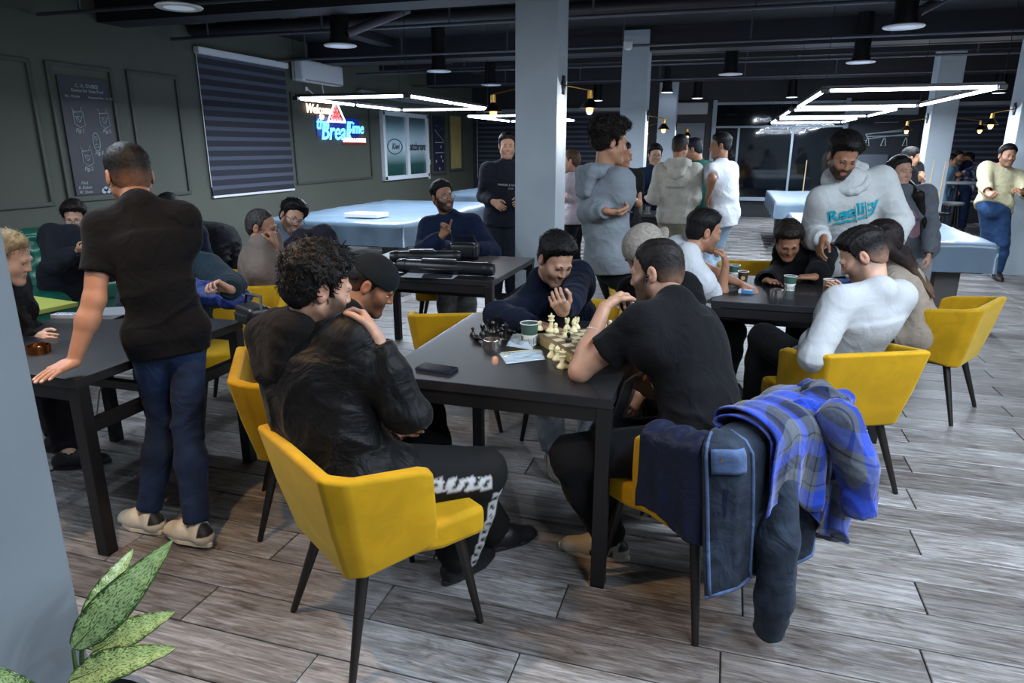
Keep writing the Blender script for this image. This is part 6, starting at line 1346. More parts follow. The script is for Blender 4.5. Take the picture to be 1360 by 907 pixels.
def chess(kind, white, pos, label, rot=0, sc_=1.0, lying=False):
    hgt = dict(king=.085, queen=.078, bishop=.066, knight=.058, rook=.052, pawn=.044)[kind] * sc_; r = hgt * .26 + .004; m = M_ivory if white else M_ebony
    t = thing('chess_' + kind, label, 'chess piece', pos, rot, 'chess pieces')
    if lying: t.rotation_euler = (math.pi / 2 * .94, 0, rot); t.location.z += r * .8
    b = MB(); b.lathe([(0, 0), (r, 0), (r, .006), (r * .85, .010), (r * .8, .013), (r * .5, .020), (0, .022)], n=18); b.build('base', m, t, smooth='auto')
    b = MB(); b.lathe([(r * .55, .018), (r * .38, hgt * .40), (r * .34, hgt * .58), (r * .62, hgt * .62), (r * .62, hgt * .65), (0, hgt * .68)], n=16); b.build('stem', m, t, smooth='auto')
    b = MB(); z = hgt * .62
    if kind == 'pawn': bmesh.ops.create_uvsphere(b.bm, u_segments=14, v_segments=10, radius=r * .58, matrix=Matrix.Translation((0, 0, hgt - r * .5)))
    elif kind == 'rook':
        b.lathe([(r * .38, z), (r * .68, z + .008), (r * .68, hgt - .002), (r * .45, hgt - .002), (r * .45, hgt - .009), (0, hgt - .009)], n=16)
        for q in range(5): b.box((r * .58 * math.cos(q * 1.257), r * .58 * math.sin(q * 1.257), hgt), (r * .26, r * .26, .006), rot=(0, 0, q * 1.257))
    elif kind == 'knight':
        b.prism([(-r * .5, 0), (r * .5, 0), (r * .42, hgt * .16), (r * .75, hgt * .20), (r * .78, hgt * .28), (r * .25, hgt * .40), (0, hgt * .46), (-r * .1, hgt * .38), (-r * .6, hgt * .2)], -r * .28, r * .28, Matrix.Translation((0, 0, z)) @ Matrix.Rotation(math.pi / 2, 4, 'X'))
    elif kind == 'bishop': b.lathe([(r * .3, z), (r * .58, z + hgt * .12), (r * .50, z + hgt * .22), (r * .12, z + hgt * .34), (r * .12, z + hgt * .36), (0, hgt)], n=16)
    else:
        b.lathe([(r * .3, z), (r * .42, z + hgt * .10), (r * .66, hgt * .88), (r * .3, hgt * .90), (0, hgt * .93)], n=16)
        if kind == 'king': b.box((0, 0, hgt * .96), (.004, .004, .014)); b.box((0, 0, hgt * .965), (.011, .004, .004))
        else: bmesh.ops.create_uvsphere(b.bm, u_segments=10, v_segments=8, radius=r * .2, matrix=Matrix.Translation((0, 0, hgt * .96)))
    b.build('head', m, t, smooth='auto'); return t
def onb(px, py): return on(px, py, TZ + .0462)
for k, w_, px, py, lb in (('king', 1, 732, 440, 'tallest white chess king on the far left of the board'), ('pawn', 1, 738, 441, 'white pawn hidden beside the tallest king'), ('rook', 1, 753, 437, 'left white rook on the far side of the board'), ('rook', 1, 766, 436, 'right white rook on the far side of the board'), ('knight', 1, 762, 440, 'white knight between the two far rooks'),
                         ('pawn', 1, 751, 447, 'white pawn in front of the left rook'), ('pawn', 0, 755, 454, 'single black pawn standing on the chess board'), ('pawn', 1, 803, 440, 'left white pawn glimpsed beyond the player forearm'), ('pawn', 1, 810, 437, 'right white pawn glimpsed beyond the player forearm'), ('pawn', 1, 717, 438, 'white pawn at the far corner of the board')):
    chess(k, w_, onb(px, py), lb, rot=1.2)
for k, px, py, lb in (('knight', 732, 474, 'captured white knight leftmost on the table before the board'), ('bishop', 740, 478, 'captured white bishop next to the knight on the table'), ('queen', 747, 488, 'captured white queen nearest the camera on the table'), ('pawn', 759, 488, 'captured white pawn next to the queen on the table')):
    chess(k, 1, on(px, py, TZ), lb, rot=.5)
blk = [('pawn', 628, 446, 0), ('pawn', 632, 452, 1), ('rook', 641, 445, 0), ('knight', 648, 440, 0), ('bishop', 655, 442, 0), ('queen', 660, 440, 0), ('pawn', 666, 446, 0), ('king', 671, 452, 0), ('pawn', 678, 443, 1), ('pawn', 690, 441, 1)]
nm = ['leftmost', 'second from left', 'third from left', 'fourth from left', 'fifth from left', 'sixth from left', 'seventh from left', 'eighth from left', 'ninth from left', 'rightmost']
for i, (k, px, py, ly) in enumerate(blk): chess(k, 0, on(px, py, TZ), 'captured black %s %s, %s behind the steel ashtray' % (k, 'lying down' if ly else 'standing', nm[i]), rot=i * .9, lying=bool(ly))
# ---- cups
def cup(label, px, py, col, h_=.095, r=.040, sleeve='stripe', z=TZ):
    t = thing('paper_cup', label, 'cup', on(px, py, z)); m = mat('cup_' + col, col, .5)
    b = MB(); b.lathe([(0, .004), (r * .72, .002), (r * .74, 0), (r * .76, .002), (r * .98, h_ - .003), (r * .955, h_ - .003), (r * .73, .008), (0, .008)], n=32); b.build('cup_wall', m if sleeve != 'white' else M_white, t, smooth='auto')
    b = MB(); b.tube([(r * math.cos(q), r * math.sin(q), h_) for q in np.linspace(0, 2 * math.pi, 33)], .0025, 6, cap=False); b.build('rim', M_white, t, smooth=True)
    if sleeve == 'stripe':
        b = MB(); b.lathe([(r * .785, .004), (r * .895, h_ * .52), (r * .86, h_ * .52), (r * .755, .004)], n=32); b.build('lower_band', mat('cup_white_print', '#d9dbd6', .5), t, smooth='auto')
        random.seed(3)
        for q in range(26):
            a_ = q * 2 * math.pi / 26; z0 = .006 + random.random() * .01; z1 = h_ * (.30 + .18 * random.random()); r0 = r * (.785 + .212 * z0 / h_) + .0004; r1 = r * (.785 + .212 * z1 / h_) + .0004
            MB().bar((r0 * math.cos(a_), r0 * math.sin(a_), z0), (r1 * math.cos(a_), r1 * math.sin(a_), z1), .0022, .0022).build('ink_stroke', mat('cup_ink', '#1d2623', .6), t)
    if sleeve == 'ripple':
        b = MB(); pf = [(r * (.80 + .17 * z_ / h_) + (.0015 if i % 2 else 0), z_) for i, z_ in enumerate(np.linspace(.01, h_ * .55, 14))]; b.lathe(pf, n=32); b.build('ripple_sleeve', mat('brown_ripple_card', '#6b4a33', .7), t)
    if sleeve == 'logo':
        b = MB(); b.lathe([(0, 0), (.014, 0), (.014, .0015), (0, .0015)], (0, -r * .90, h_ * .5), rot=(math.pi / 2 * .94, 0, 0)); b.build('round_emblem', mat('cup_gold', '#b08d55', .5), t)
    return t
cup('green and white paper cup at the corner of the chess board', 703, 458, '#3c5a4f', .105, .042)
cup('green and white paper cup behind the steel ashtray on the right table', 1048, 386, '#3c5a4f')
cup('green and white paper cup by the sleeve of the leaning young man', 1083, 368, '#3c5a4f')
cup('kraft brown paper cup with a ribbed lower half', 1100, 390, '#a8835c', .090, .039, 'ripple')
cup('dark brown coffee cup with round golden emblem by an elbow', 986, 376, '#3c2a22', .080, .035, 'logo')
cup('green paper cup half hidden behind the dark brown cup', 974, 370, '#3c5a4f')
# ---- ashtrays
def ashtray(label, px, py, m, r=.042, z=TZ):
    t = thing('ashtray', label, 'ashtray', on(px, py, z)); b = MB(); pts = []
    n = 40
    prof = [(0, .003), (r * .9, .002), (r, .0), (r, .034), (r * .93, .034), (r * .9, .006), (0, .006)]
    b.lathe(prof, n=n); b.build('bowl', m, t, smooth='auto')
    for q in range(12): a_ = q * math.pi / 6; MB().bar((r * 1.003 * math.cos(a_), r * 1.003 * math.sin(a_), .002), (r * 1.003 * math.cos(a_), r * 1.003 * math.sin(a_), .033), .003, .002).build('flute', m, t)
    MB().rod((.01, .02, .012), (.03, -.02, .034), .004).build('cigarette_end', mat('cigarette_paper', '#d8cdb8', .8), t); return t
ashtray('steel ashtray on the chess table', 654, 460, M_chrome)
ashtray('steel ashtray on the right table', 1032, 391, M_chrome)
ashtray('copper coloured ashtray on the left table by the pillar', 52, 468, mat('copper_steel', '#a86c3c', .25, metal=1), r=.046)
# ---- phones and packs
def slab(name, cat, label, px, py, size, rotz, m, z=TZ, th=.008, screen=None, bev=.004):
    p = on(px, py, z); t = thing(name, label, cat, p, rotz); b = MB(); b.box((0, 0, th / 2), (size[0], size[1], th), bevel=bev); b.build('case', m, t, smooth='auto')
    if screen: MB().box((0, 0, th + .0003), (size[0] - .006, size[1] - .006, .0008)).build('screen', screen, t)
    return t
M_scr = mat('dark_screen', '#0a0b10', .08, spec=.8)
slab('phone', 'phone', 'black phone lying face up on the near corner of the chess table', 580, 491, (.162, .078), -.12, mat('navy_phone_case', '#1b2238', .4), screen=M_scr, th=.011)
t = slab('cigarette_pack', 'pack', 'blue and white cigarette pack on the right table edge', 991, 389, (.088, .055), -.25, mat('pack_blue', '#4f86b8', .4), th=.022, bev=.002); MB().box((.012, 0, .0225), (.045, .050, .001)).build('label_panel', M_white, t); MB().box((-.034, 0, .011), (.016, .056, .0225)).build('flap', M_white, t)
slab('phone', 'phone', 'phone lying beyond the cups on the right table', 1068, 372, (.14, .07), .1, mat('grey_phone', '#4a545c', .3), screen=M_scr)
t = slab('cigarette_pack', 'pack', 'white and blue pack on the left table near the lime table', 86, 422, (.12, .05), .28, M_white, th=.024, bev=.002)
for q in range(6): MB().box((-.05 + q * .02, 0, .0245), (.010, .035 - .004 * (q % 3), .001)).build('printed_mark', mat('pack_ink', '#2f5a94', .5), t)
t = thing('paper_stack', 'small stack of papers on the left table behind the standing man', 'papers', on(146, 418, TZ), .3)
for q in range(6): MB().box((.004 * q, .003 * q, .002 + q * .003), (.15, .21, .0022), rot=(0, 0, q * .05)).build('sheet', mat('paper_grey', '#6d7278', .7), t)
t = thing('lid', 'blue plastic lid beside the kraft paper cup', 'lid', on(1118, 374, TZ)); MB().lathe([(0, 0), (.05, 0), (.05, .012), (.044, .014), (0, .014)], n=28).build('disc', mat('blue_plastic', '#2d5fa8', .35), t, smooth='auto')
t = thing('sugar_bowl', 'small white bowl between the cups and the man in white', 'bowl', on(1128, 372, TZ)); MB().lathe([(0, 0), (.02, 0), (.034, .03), (.031, .03), (.018, .004), (0, .004)], n=24).build('bowl', M_white, t, smooth='auto')
# ---- plastic bags
M_poly = mat('clear_polythene', '#c6dcec', .12, alpha=.55, spec=.9, bump=.9, bscale=35, bdist=.01, coat=.5)
def polybag(label, corners, seed, hgt=.02):
    pts = [np.array(on(*c_, TZ)) for c_ in corners]; O = sum(pts) / 4; t = thing('plastic_bag', label, 'bag', O)
    def fn(u, v):
        p = (pts[0] * (1 - u) + pts[1] * u) * (1 - v) + (pts[3] * (1 - u) + pts[2] * u) * v - O
        e = 4 * u * (1 - u) * 4 * v * (1 - v); z = .003 + hgt * e ** .5 * (.55 + .45 * math.sin(u * 9 + seed + 4 * math.sin(v * 5)) * math.cos(v * 8 + seed)); return (p[0], p[1], z)
    MB().grid(fn, 26, 18, th=.0015).build('film', M_poly, t, smooth=True)
    z_ = MB(); z_.tube([np.array(fn(.04, .94)) + [0, 0, .003], np.array(fn(.5, .94)) + [0, 0, .003], np.array(fn(.96, .94)) + [0, 0, .003]], .0015, 6); z_.build('zip_strip', mat('zip_yellow', '#c9b25a', .4) if seed > 2 else M_poly, t)
polybag('crumpled clear plastic bag beside the ashtray', [(672, 460), (708, 466), (712, 448), (680, 446)], 1, .035)
polybag('flat clear zip bag nearest the camera on the chess table', [(672, 484), (724, 478), (720, 466), (662, 470)], 3, .016)
# ---- menu tablet at the corner of the table
t = thing('menu_board', 'dark menu held upright at the near right corner of the chess table', 'menu', (0, 0, 0))
m0, m1, m2, m3 = P(800, 580, 2.36), P(832, 507, 2.44), P(848, 494, 2.62), P(822, 560, 2.56)
M = frame_matrix((m0 + m1 + m2 + m3) / 4, m3 - m0, m1 - m0); b = MB(); b.box((0, 0, 0), (.17, .24, .008), bevel=.002); o = b.build('cover', mat('menu_cover', '#1a1a1d', .3), t); o.data.transform(M)
b = MB(); b.box((0, .02, -.0047), (.012, .18, .0008)); b.box((.03, -.01, -.0047), (.006, .12, .0008)); o = b.build('printed_line', M_chalk, t); o.data.transform(M); o['kind'] = 'stuff'
# ---- cue cases and bags on the middle table
def case_tube(label, a_, b_, r, m):
    t = thing('cue_case', label, 'cue case', a_); A = np.array(a_); B = np.array(b_) - A; u = nrm(B); L = np.linalg.norm(B); sd = nrm(np.cross(u, [0, 0, 1]))
    MB().tube([(0, 0, 0), tuple(u * .02), tuple(B - u * .02), tuple(B)], [r * .8, r, r, r * .8], 20).build('tube_body', m, t, smooth='auto')
    for q in (.06, .9): MB().tube([tuple(u * L * q), tuple(u * (L * q + .03))], r * 1.06, 20).build('end_band', M_edge, t, smooth='auto')
    b = MB(); b.box(tuple(B * .5 + np.array([0, 0, r * .2])), (L * .42, .02, .03)); 
    b = MB(); p = B * .45 + sd * r * .3; b.box((p[0], p[1], r * .9), (L * .35, r * 1.2, r * .8), rot=(0, 0, math.atan2(u[1], u[0])), bevel=.012); b.build('pocket', m, t, smooth='auto')
    b = MB(); b.tube([tuple(B * .25 + sd * r), tuple(B * .35 + sd * (r + .05)), tuple(B * .55 + sd * (r + .06)), tuple(B * .7 + sd * r)], .007, 6); b.build('carry_strap', M_edge, t, smooth='auto'); return t
M_case = mat('black_leatherette', '#18191c', .38, bump=.3, bscale=160)
za = TZ + .052
a0, b0 = PZ(528, 352, za), PZ(656, 358, za); case_tube('long round black cue case nearest the camera on the middle table', (a0[0], a0[1], za), (b0[0], b0[1], za), .048, M_case)
a0, b0 = PZ(518, 341, za), PZ(612, 340, za); case_tube('second black cue case behind the long round one', (a0[0], a0[1], za), (b0[0], b0[1], za), .046, M_case)
def bag(label, px, py, size, m, rz=0, z=TZ, strap=True):
    p = on(px, py, z); t = thing('bag', label, 'bag', p, rz); sx, sy, sz = size
    b = MB(); b.box((0, 0, sz / 2), size, bevel=min(size) * .3, seg=4); b.build('bag_body', m, t, smooth='auto')
    b = MB(); b.box((0, -sy / 2 - .004, sz * .42), (sx * .7, .02, sz * .5), bevel=.009); b.build('front_pocket', m, t, smooth='auto')
    b = MB(); b.box((0, -sy / 2 - .016, sz * .64), (sx * .62, .005, .006)); b.build('zip', M_chrome, t)
    if strap: MB().tube([(-sx / 2, 0, sz * .7), (-sx * .3, 0, sz + .05), (sx * .3, 0.02, sz + .05), (sx / 2, 0, sz * .7)], .008, 6).build('carry_handle', M_edge, t, smooth='auto')
    return t
bag('small black zipped bag on the middle table', 617, 343, (.24, .13, .13), M_case, .1)
t = bag('colourful printed pouch next to the black zipped bag', 594, 340, (.10, .08, .13), cloth('pouch_print', '#5a5a78', var=.6), -.2)
bag('black leather shoulder bag hanging at the corner of the left table', 338, 430, (.20, .12, .10), M_case, -.5)
t = thing('papers', 'flat papers under the cue cases on the middle table', 'papers', on(572, 366, TZ), .1); MB().box((0, 0, .002), (.38, .20, .003)).build('sheet', mat('paper_white', '#a9adb2', .7), t); MB().box((.06, -.03, .005), (.21, .15, .003), rot=(0, 0, .2)).build('sheet', M_cardbk, t)
t = thing('metal_box', 'grey metal box on the floor behind the middle table', 'box', (PZ(533, 390, 0)[0], PZ(533, 390, 0)[1], 0)); MB().box((0, 0, .09), (.22, .3, .18), bevel=.01).build('case', mat('pale_box', '#a7adb2', .5), t); MB().box((0, 0, .185), (.23, .31, .02), bevel=.004).build('lid', M_white, t)
# ---- heap of blue quilted jacket on the left table
p = np.array(on(285, 408, TZ)); t = thing('quilted_jacket', 'blue quilted jacket heaped on the corner of the left table', 'jacket', p)
blob('cloth', [((-.16, 0, .06), (.13, .02, .05), .065, .055), ((-.10, .08, .05), (.12, .10, .05), .06, .05), ((-.12, .02, .10), (.08, .05, .11), .05, .04), ((.10, -.02, .04), (.17, .04, .03), .04, .03)], .008, cloth('blue_nylon', '#1d2e66', rough=.5, wr=.8), t, fold=.010, fdir=(.1, .3, 1), ff=75)
t = thing('charger_cable', 'thin black cable trailing on the floor under the left table', 'cable', (PZ(122, 600, 0)[0], PZ(122, 600, 0)[1], 0)); pz = [PZ(x, y, .006) for x, y in ((60, 628), (85, 618), (112, 607), (125, 585), (128, 560))]; o0 = np.array(t.location)
pz = [q - o0 for q in pz]; pz += [PZ(132, 520, .35) - o0, PZ(152, 490, .62) - o0]; MB().tube(pz, .004, 6).build('cord', M_blk, t, smooth='auto')

# ---- items held in hands
def held(name, label, cat, fig, sd, size, m, scr=None, off=(0, 0)):
    g, dv, pn, th = FIG[fig]['grip'][sd]; O = g - pn * .012 + th * off[0] + dv * off[1]; t = thing(name, label, cat, O); M = frame_matrix((0, 0, 0), th, dv)
    o = MB().box((0, 0, 0), size, bevel=.004).build('case', m, t); o.data.transform(M)
    if scr: o = MB().box((0, 0, (-1 if (M.to_3x3() @ Vector((0, 0, 1))).dot(Vector([float(q) for q in pn])) < 0 else 1) * (size[2] / 2 + .0005)), (size[0] - .008, size[1] - .008, .001)).build('screen', scr, t); o.data.transform(M)
    return t
M_lit = mat('lit_phone_screen', '#20242c', .1, emit='#9fb8d8', estr=.5)
held('phone', 'black phone in the hand of the man in textured white sweater', 'phone', 'man in textured white sweater looking at his phone, back to camera', 'L', (.075, .155, .010), M_blk, M_lit)
held('phone', 'dark phone in the hands of the person on the green sofa', 'phone', 'person with short dark hair and glasses on the green sofa, looking at a phone', 'R', (.072, .15, .010), M_blk, M_scr)
held('phone', 'dark phone in the hands of the tall man in grey hoodie', 'phone', 'tall curly haired man in grey hoodie standing, hands together', 'R', (.07, .14, .010), M_blk, M_scr)
# ---- bracelets and watches
def bangle(root_label, sd, m, name='bracelet', r=.031, w=.004, beads=0, at=.12):
    J = FIG[root_label]; w0 = J['wr'][sd]; e = J['el'][sd]; u = nrm(e - w0); c = w0 + u * at * .3; root = [o for o in bpy.data.objects if o.get('label') == root_label][0]; O = np.array([root.location[0], root.location[1], 0]); a1 = nrm(np.cross(u, [0, .3, 1])); a2 = np.cross(u, a1)
    b = MB()
    if beads:
        for q in range(beads): t_ = q * 2 * math.pi / beads; p = c + (a1 * math.cos(t_) + a2 * math.sin(t_)) * r - O; bmesh.ops.create_uvsphere(b.bm, u_segments=8, v_segments=6, radius=w, matrix=Matrix.Translation(Vector([float(k) for k in p])))
    else: b.tube([c + (a1 * math.cos(t_) + a2 * math.sin(t_)) * r - O for t_ in np.linspace(0, 2 * math.pi, 25)], w, 8, cap=False)
    o = b.build(name, m, root, smooth=True)
    if beads: o['kind'] = 'stuff'
L5 = 'chess player in black tee seen from behind, elbow on the table'; L2 = 'man in black hooded jacket seated in foreground chair, hand at mouth'
bangle(L5, 'L', mat('pale_beads', '#b5aaa0', .3), beads=20, r=.033, w=.0048, at=.35)
bangle(L2, 'R', M_chrome, r=.029, w=.0018, at=.10)
bangle('man in black tee, hand on hip, half hidden by the man in grey hoodie', 'L', M_chrome, name='wrist_watch', r=.032, w=.006)
bangle('balding man in glasses and taupe sweater, fist at his mouth', 'R', M_blk, name='wrist_watch', r=.033, w=.009, at=.2)
def root_of(lb):
    r = [o for o in bpy.data.objects if o.get('label') == lb][0]; return r, np.array([r.location[0], r.location[1], 0])
r_, O_ = root_of(L5); J = FIG[L5]; H_ = HEADS[L5]; b = MB(); bmesh.ops.create_uvsphere(b.bm, u_segments=10, v_segments=8, radius=.009, matrix=Matrix.Translation(Vector([float(q) for q in H_(-.086, .004, -.006) - O_]))); b.tube([H_(-.087, .006, -.008) - O_, H_(-.086, .012, -.030) - O_], .0032, 6); b.build('earbud', M_blk, r_, smooth=True)
L27 = 'smiling man in round glasses tilting his head, charcoal sweater and thin necklace'; r_, O_ = root_of(L27); J = FIG[L27]; b = MB(); b.tube([J['nb'] + J['up'] * (.065 - .06 * (1 - math.cos(t_)) / 2) + J['rt'] * .076 * math.sin(t_) + J['fr'] * (.095 * -math.cos(t_) + .015) - O_ for t_ in np.linspace(0, 2 * math.pi, 33)], .002, 6, cap=False); b.build('necklace', M_chrome, r_, smooth=True)
def on_chest(lb, pts2, out=.006, front=True):
    J = FIG[lb]; V = J['topV']; n = J['fr']; r_, O_ = root_of(lb); S = V[((V - J['pc']) @ n) > 0]; res = []
    for x_, u_ in pts2:
        q = J['pc'] + J['rt'] * x_ + J['up'] * u_; d = S - q; pl = (d @ J['rt']) ** 2 + (d @ J['up']) ** 2; k = np.argsort(pl)[:12]; res.append(q + n * ((d[k] @ n).mean() + out) - O_)
    return res, r_
for lb, z0, z1 in (('tall curly haired man in grey hoodie standing, hands together', .46, .26), ('bearded man in white hoodie with turquoise lettering standing at right table', .46, .33)):
    for sx in (-1, 1):
        pts, r_ = on_chest(lb, [(sx * .035, z0 + (z1 - z0) * q / 7) for q in range(8)]); b = MB(); b.tube(pts, .0038, 6); b.build('drawstring', C_grey if 'grey' in lb else C_white, r_, smooth=True)
L13 = 'long haired woman in grey top standing behind the man in white hoodie'
pts, r_ = on_chest(L13, [(.11 * .6 * r * math.cos(t_), .27 + .15 * r * math.sin(t_)) for r in (0.0, .5, 1) for t_ in np.linspace(0, 2 * math.pi, 17)[:-1]], .004)
b = MB(); vs = [b.bm.verts.new(Vector([float(q) for q in p])) for p in pts]
for k in range(16):
    for a_ in (0, 16): b.bm.faces.new((vs[a_ + k], vs[a_ + (k + 1) % 16], vs[a_ + 16 + (k + 1) % 16], vs[a_ + 16 + k]))
b.build('pink_print', mat('dusty_pink_print', '#8d6a78', .8), r_, smooth=True)
# ---- prints on clothes (thin raised lettering on the chest)
def chest_text(fig_label, body, size, m, up_off, side_off=0, front=True, extra=None, sh_=0, bold=0):
    J = FIG[fig_label]; V = J['topV']; n = J['fr'] if front else -J['fr']; r = J['rt'] * (1 if not front else -1); c = J['pc'] + J['up'] * up_off + J['rt'] * side_off
    root = [o for o in bpy.data.objects if o.get('label') == fig_label][0]; O = np.array([root.location[0], root.location[1], 0])
    o = text_mesh('printed_lettering', body, size, m, Matrix.Identity(4), root, extrude=.0006, fontshear=sh_, bold=bold)
    S = V[((V - J['pc']) @ n) > 0]
    if extra: extra(o)
    for v in o.data.vertices:
        q = c + r * v.co.x + J['up'] * v.co.y; d = (S - q); pl = (d @ r) ** 2 + (d @ J['up']) ** 2; k = np.argsort(pl)[:30]; dep = (d[k] @ n).mean() + .007 + v.co.z * .5
        v.co = Vector([float(z) for z in (q + n * dep - O)])
    return o
LW = 'bearded man in white hoodie with turquoise lettering standing at right table'
M_tq = mat('turquoise_print', '#1fa3b8', .6); M_tq2 = mat('dark_teal_print', '#1c3a48', .6)
try:
    chest_text(LW, 'Reality', .125, M_tq, .42, .05, bold=.004); chest_text(LW, 'Reality', .125, M_tq2, .421, .051, bold=-.004)
    chest_text(LW, '~~~~', .11, M_tq, .355, .05, bold=.004)
    chest_text('man in black sweater with small white print standing left of the nearest column', 'PARKER & SONS', .030, M_chalk, .34, -.02); chest_text('man in black sweater with small white print standing left of the nearest column', 'CLUB', .022, M_chalk, .305, -.05)
    chest_text('man in off white hoodie and khaki trousers, back to camera, in the middle group', 'PHILOSOPHY', .035, mat('grey_print', '#55585c', .6), .30, 0, front=False)
except Exception as ex: print('TEXT', ex)

# ---- jackets over the back of the near chair
ch = [o for o in bpy.data.objects if o.get('label') == 'yellow velvet chair draped with a denim jacket and a plaid shirt'][0]
CM = np.array(ch.matrix_basis)[:3, :3]; ca = ch.rotation_euler.z; CR = np.array([[math.cos(ca), -math.sin(ca), 0], [math.sin(ca), math.cos(ca), 0], [0, 0, 1]]); C0 = np.array([ch.location[0], ch.location[1], 0])
def cl(x, y, z): return C0 + CR @ np.array([x, y, z])
def cuv(V): L = (V - C0) @ CR; return np.stack([L[:, 0] + .25 * L[:, 1], L[:, 2] + .15 * L[:, 0] + .35 * np.abs(L[:, 1] + .3), L[:, 1]], 1)
def sheet(name, label, pts_fn, nu, nv, m, th, t, uvfn=None):
    b = MB(); vs = [[b.bm.verts.new(Vector([float(q) for q in pts_fn(i / nu, j / nv)])) for j in range(nv + 1)] for i in range(nu + 1)]
    for i in range(nu):
        for j in range(nv): b.bm.faces.new((vs[i][j], vs[i + 1][j], vs[i + 1][j + 1], vs[i][j + 1]))
    o = b.build(name, m, t, smooth=True); so = o.modifiers.new('t', 'SOLIDIFY'); so.thickness = th; so.offset = 0
    a_ = o.data.attributes.new('cuv', 'FLOAT_VECTOR', 'POINT'); uv = []
    for i in range(nu + 1):
        for j in range(nv + 1): uv.append(uvfn(i / nu, j / nv) if uvfn else (i / nu, j / nv, 0))
    # vertex order follows creation order
    a_.data.foreach_set('vector', np.array(uv, np.float32).ravel()); return o
M_denim = cloth('washed_denim', '#222a36', var=.45, bscale=1200, bump=.5, wr=.6); M_denim2 = cloth('pale_denim_seam', '#46597a', var=.3, bscale=1200, bump=.5)
M_plaid = plaid_mat('blue_grey_plaid', ['#1b3aa0', '#0c1738', '#1d2026', '#4c525b'], scale=2.5)
M_puff = cloth('navy_nylon', '#10162a', rough=.5, wr=.6)
_pp = [(-.31, .05), (-.30, -.24), (-.26, -.305), (.26, -.305), (.30, -.24), (.31, .05)]
def shell_path(s_):
    for (x0, y0), (x1, y1) in zip(_pp, _pp[1:]):
        L = math.hypot(x1 - x0, y1 - y0)
        if s_ <= L or (x1, y1) == _pp[-1]:
            t_ = s_ / L; return np.array([x0 + (x1 - x0) * t_, y0 + (y1 - y0) * t_])
        s_ -= L
def shell_n(s_):
    a_ = shell_path(max(s_ - .07, 0)); b_ = shell_path(min(s_ + .07, 1.25)); d_ = nrm(b_ - a_); return np.array([d_[1] * -1, d_[0]]) * -1
def drape(s0, s1, out0, inside, zbot, amp, nf, seed, skew=0.0):
    """cloth hung over the chair back between two places along its rim; hangs `inside` deep inside and to height zbot(u) outside"""
    def fn(u, v):
        s_ = (s0 + (s1 - s0) * u) * .84; p = shell_path(s_); n = shell_n(s_); zt = .755 - .035 * min(1, max(0, abs(s_ - .63) - .30) / .30) + out0 * .30
        zo = zbot(u); top = .085 + out0; Lo = zt - zo; tot = inside + top + Lo; q = v * tot; cen = p - n * .028
        rid = 1 - abs(math.sin(u * nf * math.pi + seed + .9 * math.sin(v * 4 + seed))); rid2 = math.sin(u * nf * 5.1 + seed * 2 + v * 3)
        if q < inside: r = -(.040 + out0 * .6); z = zt - (inside - q)
        elif q < inside + top: a_ = (q - inside) / top * math.pi; r = -math.cos(a_) * (.040 + out0 * .8); z = zt + math.sin(a_) * (.022 + out0 * .4)
        else:
            h_ = (q - inside - top); g = min(1, h_ * 4); r = .040 + out0 * .8 - .05 * min(h_, .45) + (rid * amp + rid2 * amp * .35) * g + .012 * g; z = zt - h_
        z += .006 * math.sin(u * 21 + seed) + (.02 * math.sin(u * 8 + seed) * max(0, v - .7))
        sk = skew * max(0, q - inside); pp = cen + n * r + np.array([n[1] * -1, n[0]]) * -sk
        return cl(pp[0], pp[1], z) - C0
    return fn
t = thing('quilted_vest', 'navy quilted vest hung over the left end of the near chair back', 'jacket', C0)
sheet('vest_body', None, drape(.09, .46, .022, .12, lambda u: .47 + .02 * math.sin(u * 6), .012, 3, .5), 50, 50, M_puff, .03, t)
t = thing('denim_jacket', 'dark washed denim jacket hanging from the near chair back almost to the floor', 'jacket', C0)
sheet('jacket_body', None, drape(.36, 1.22, .050, .16, lambda u: .27 + .08 * u + .03 * math.sin(u * 9), .030, 3.3, 1.0, skew=-.10), 90, 70, M_denim, .008, t)
def path_pt(s_, out, z): s_ *= .84; z -= .07 if z > .55 else .02 if z > .2 else 0; p = shell_path(s_); n = shell_n(s_); return cl(p[0] + n[0] * out, p[1] + n[1] * out, z)
blob('sleeve', [(path_pt(.66, .075, .70), path_pt(.63, .11, .48), .060, .066), (path_pt(.63, .11, .48), path_pt(.64, .12, .26), .066, .060), (path_pt(.64, .12, .26), path_pt(.67, .10, .085), .060, .052, None, 1, 2)], .007, M_denim, t, fold=.007, fdir=nrm(CR @ [.5, 0, 1]), ff=60, O=C0, seed=2)
blob('sleeve', [(path_pt(1.12, .09, .62), path_pt(1.20, .11, .40), .065, .055), (path_pt(1.20, .11, .40), path_pt(1.24, .12, .18), .055, .048, None, 1, 2)], .007, M_denim, t, fold=.007, fdir=nrm(CR @ [.5, 0, 1]), ff=60, O=C0, seed=4)
f_ = drape(.36, 1.22, .057, .16, lambda u: .27 + .08 * u + .03 * math.sin(u * 9), .030, 3.3, 1.0, skew=-.10)
for u_ in (.012, .16): b = MB(); b.tube([tuple(np.array(f_(u_, v_))) for v_ in np.linspace(.30, 1, 16)], .006, 6); b.build('seam', M_denim2, t, smooth=True)
b = MB(); b.tube([tuple(np.array(f_(u_, 1))) for u_ in np.linspace(0, 1, 30)], .006, 6); b.build('hem_seam', M_denim2, t, smooth=True)
b = MB(); b.grid(lambda u, v: tuple(np.array(f_(.02 + .10 * u, .36 + .10 * v)) + (CR @ np.array([0, -.006, 0]))), 8, 8, .006); b.build('cuff_tab', M_denim2, t, smooth=True)
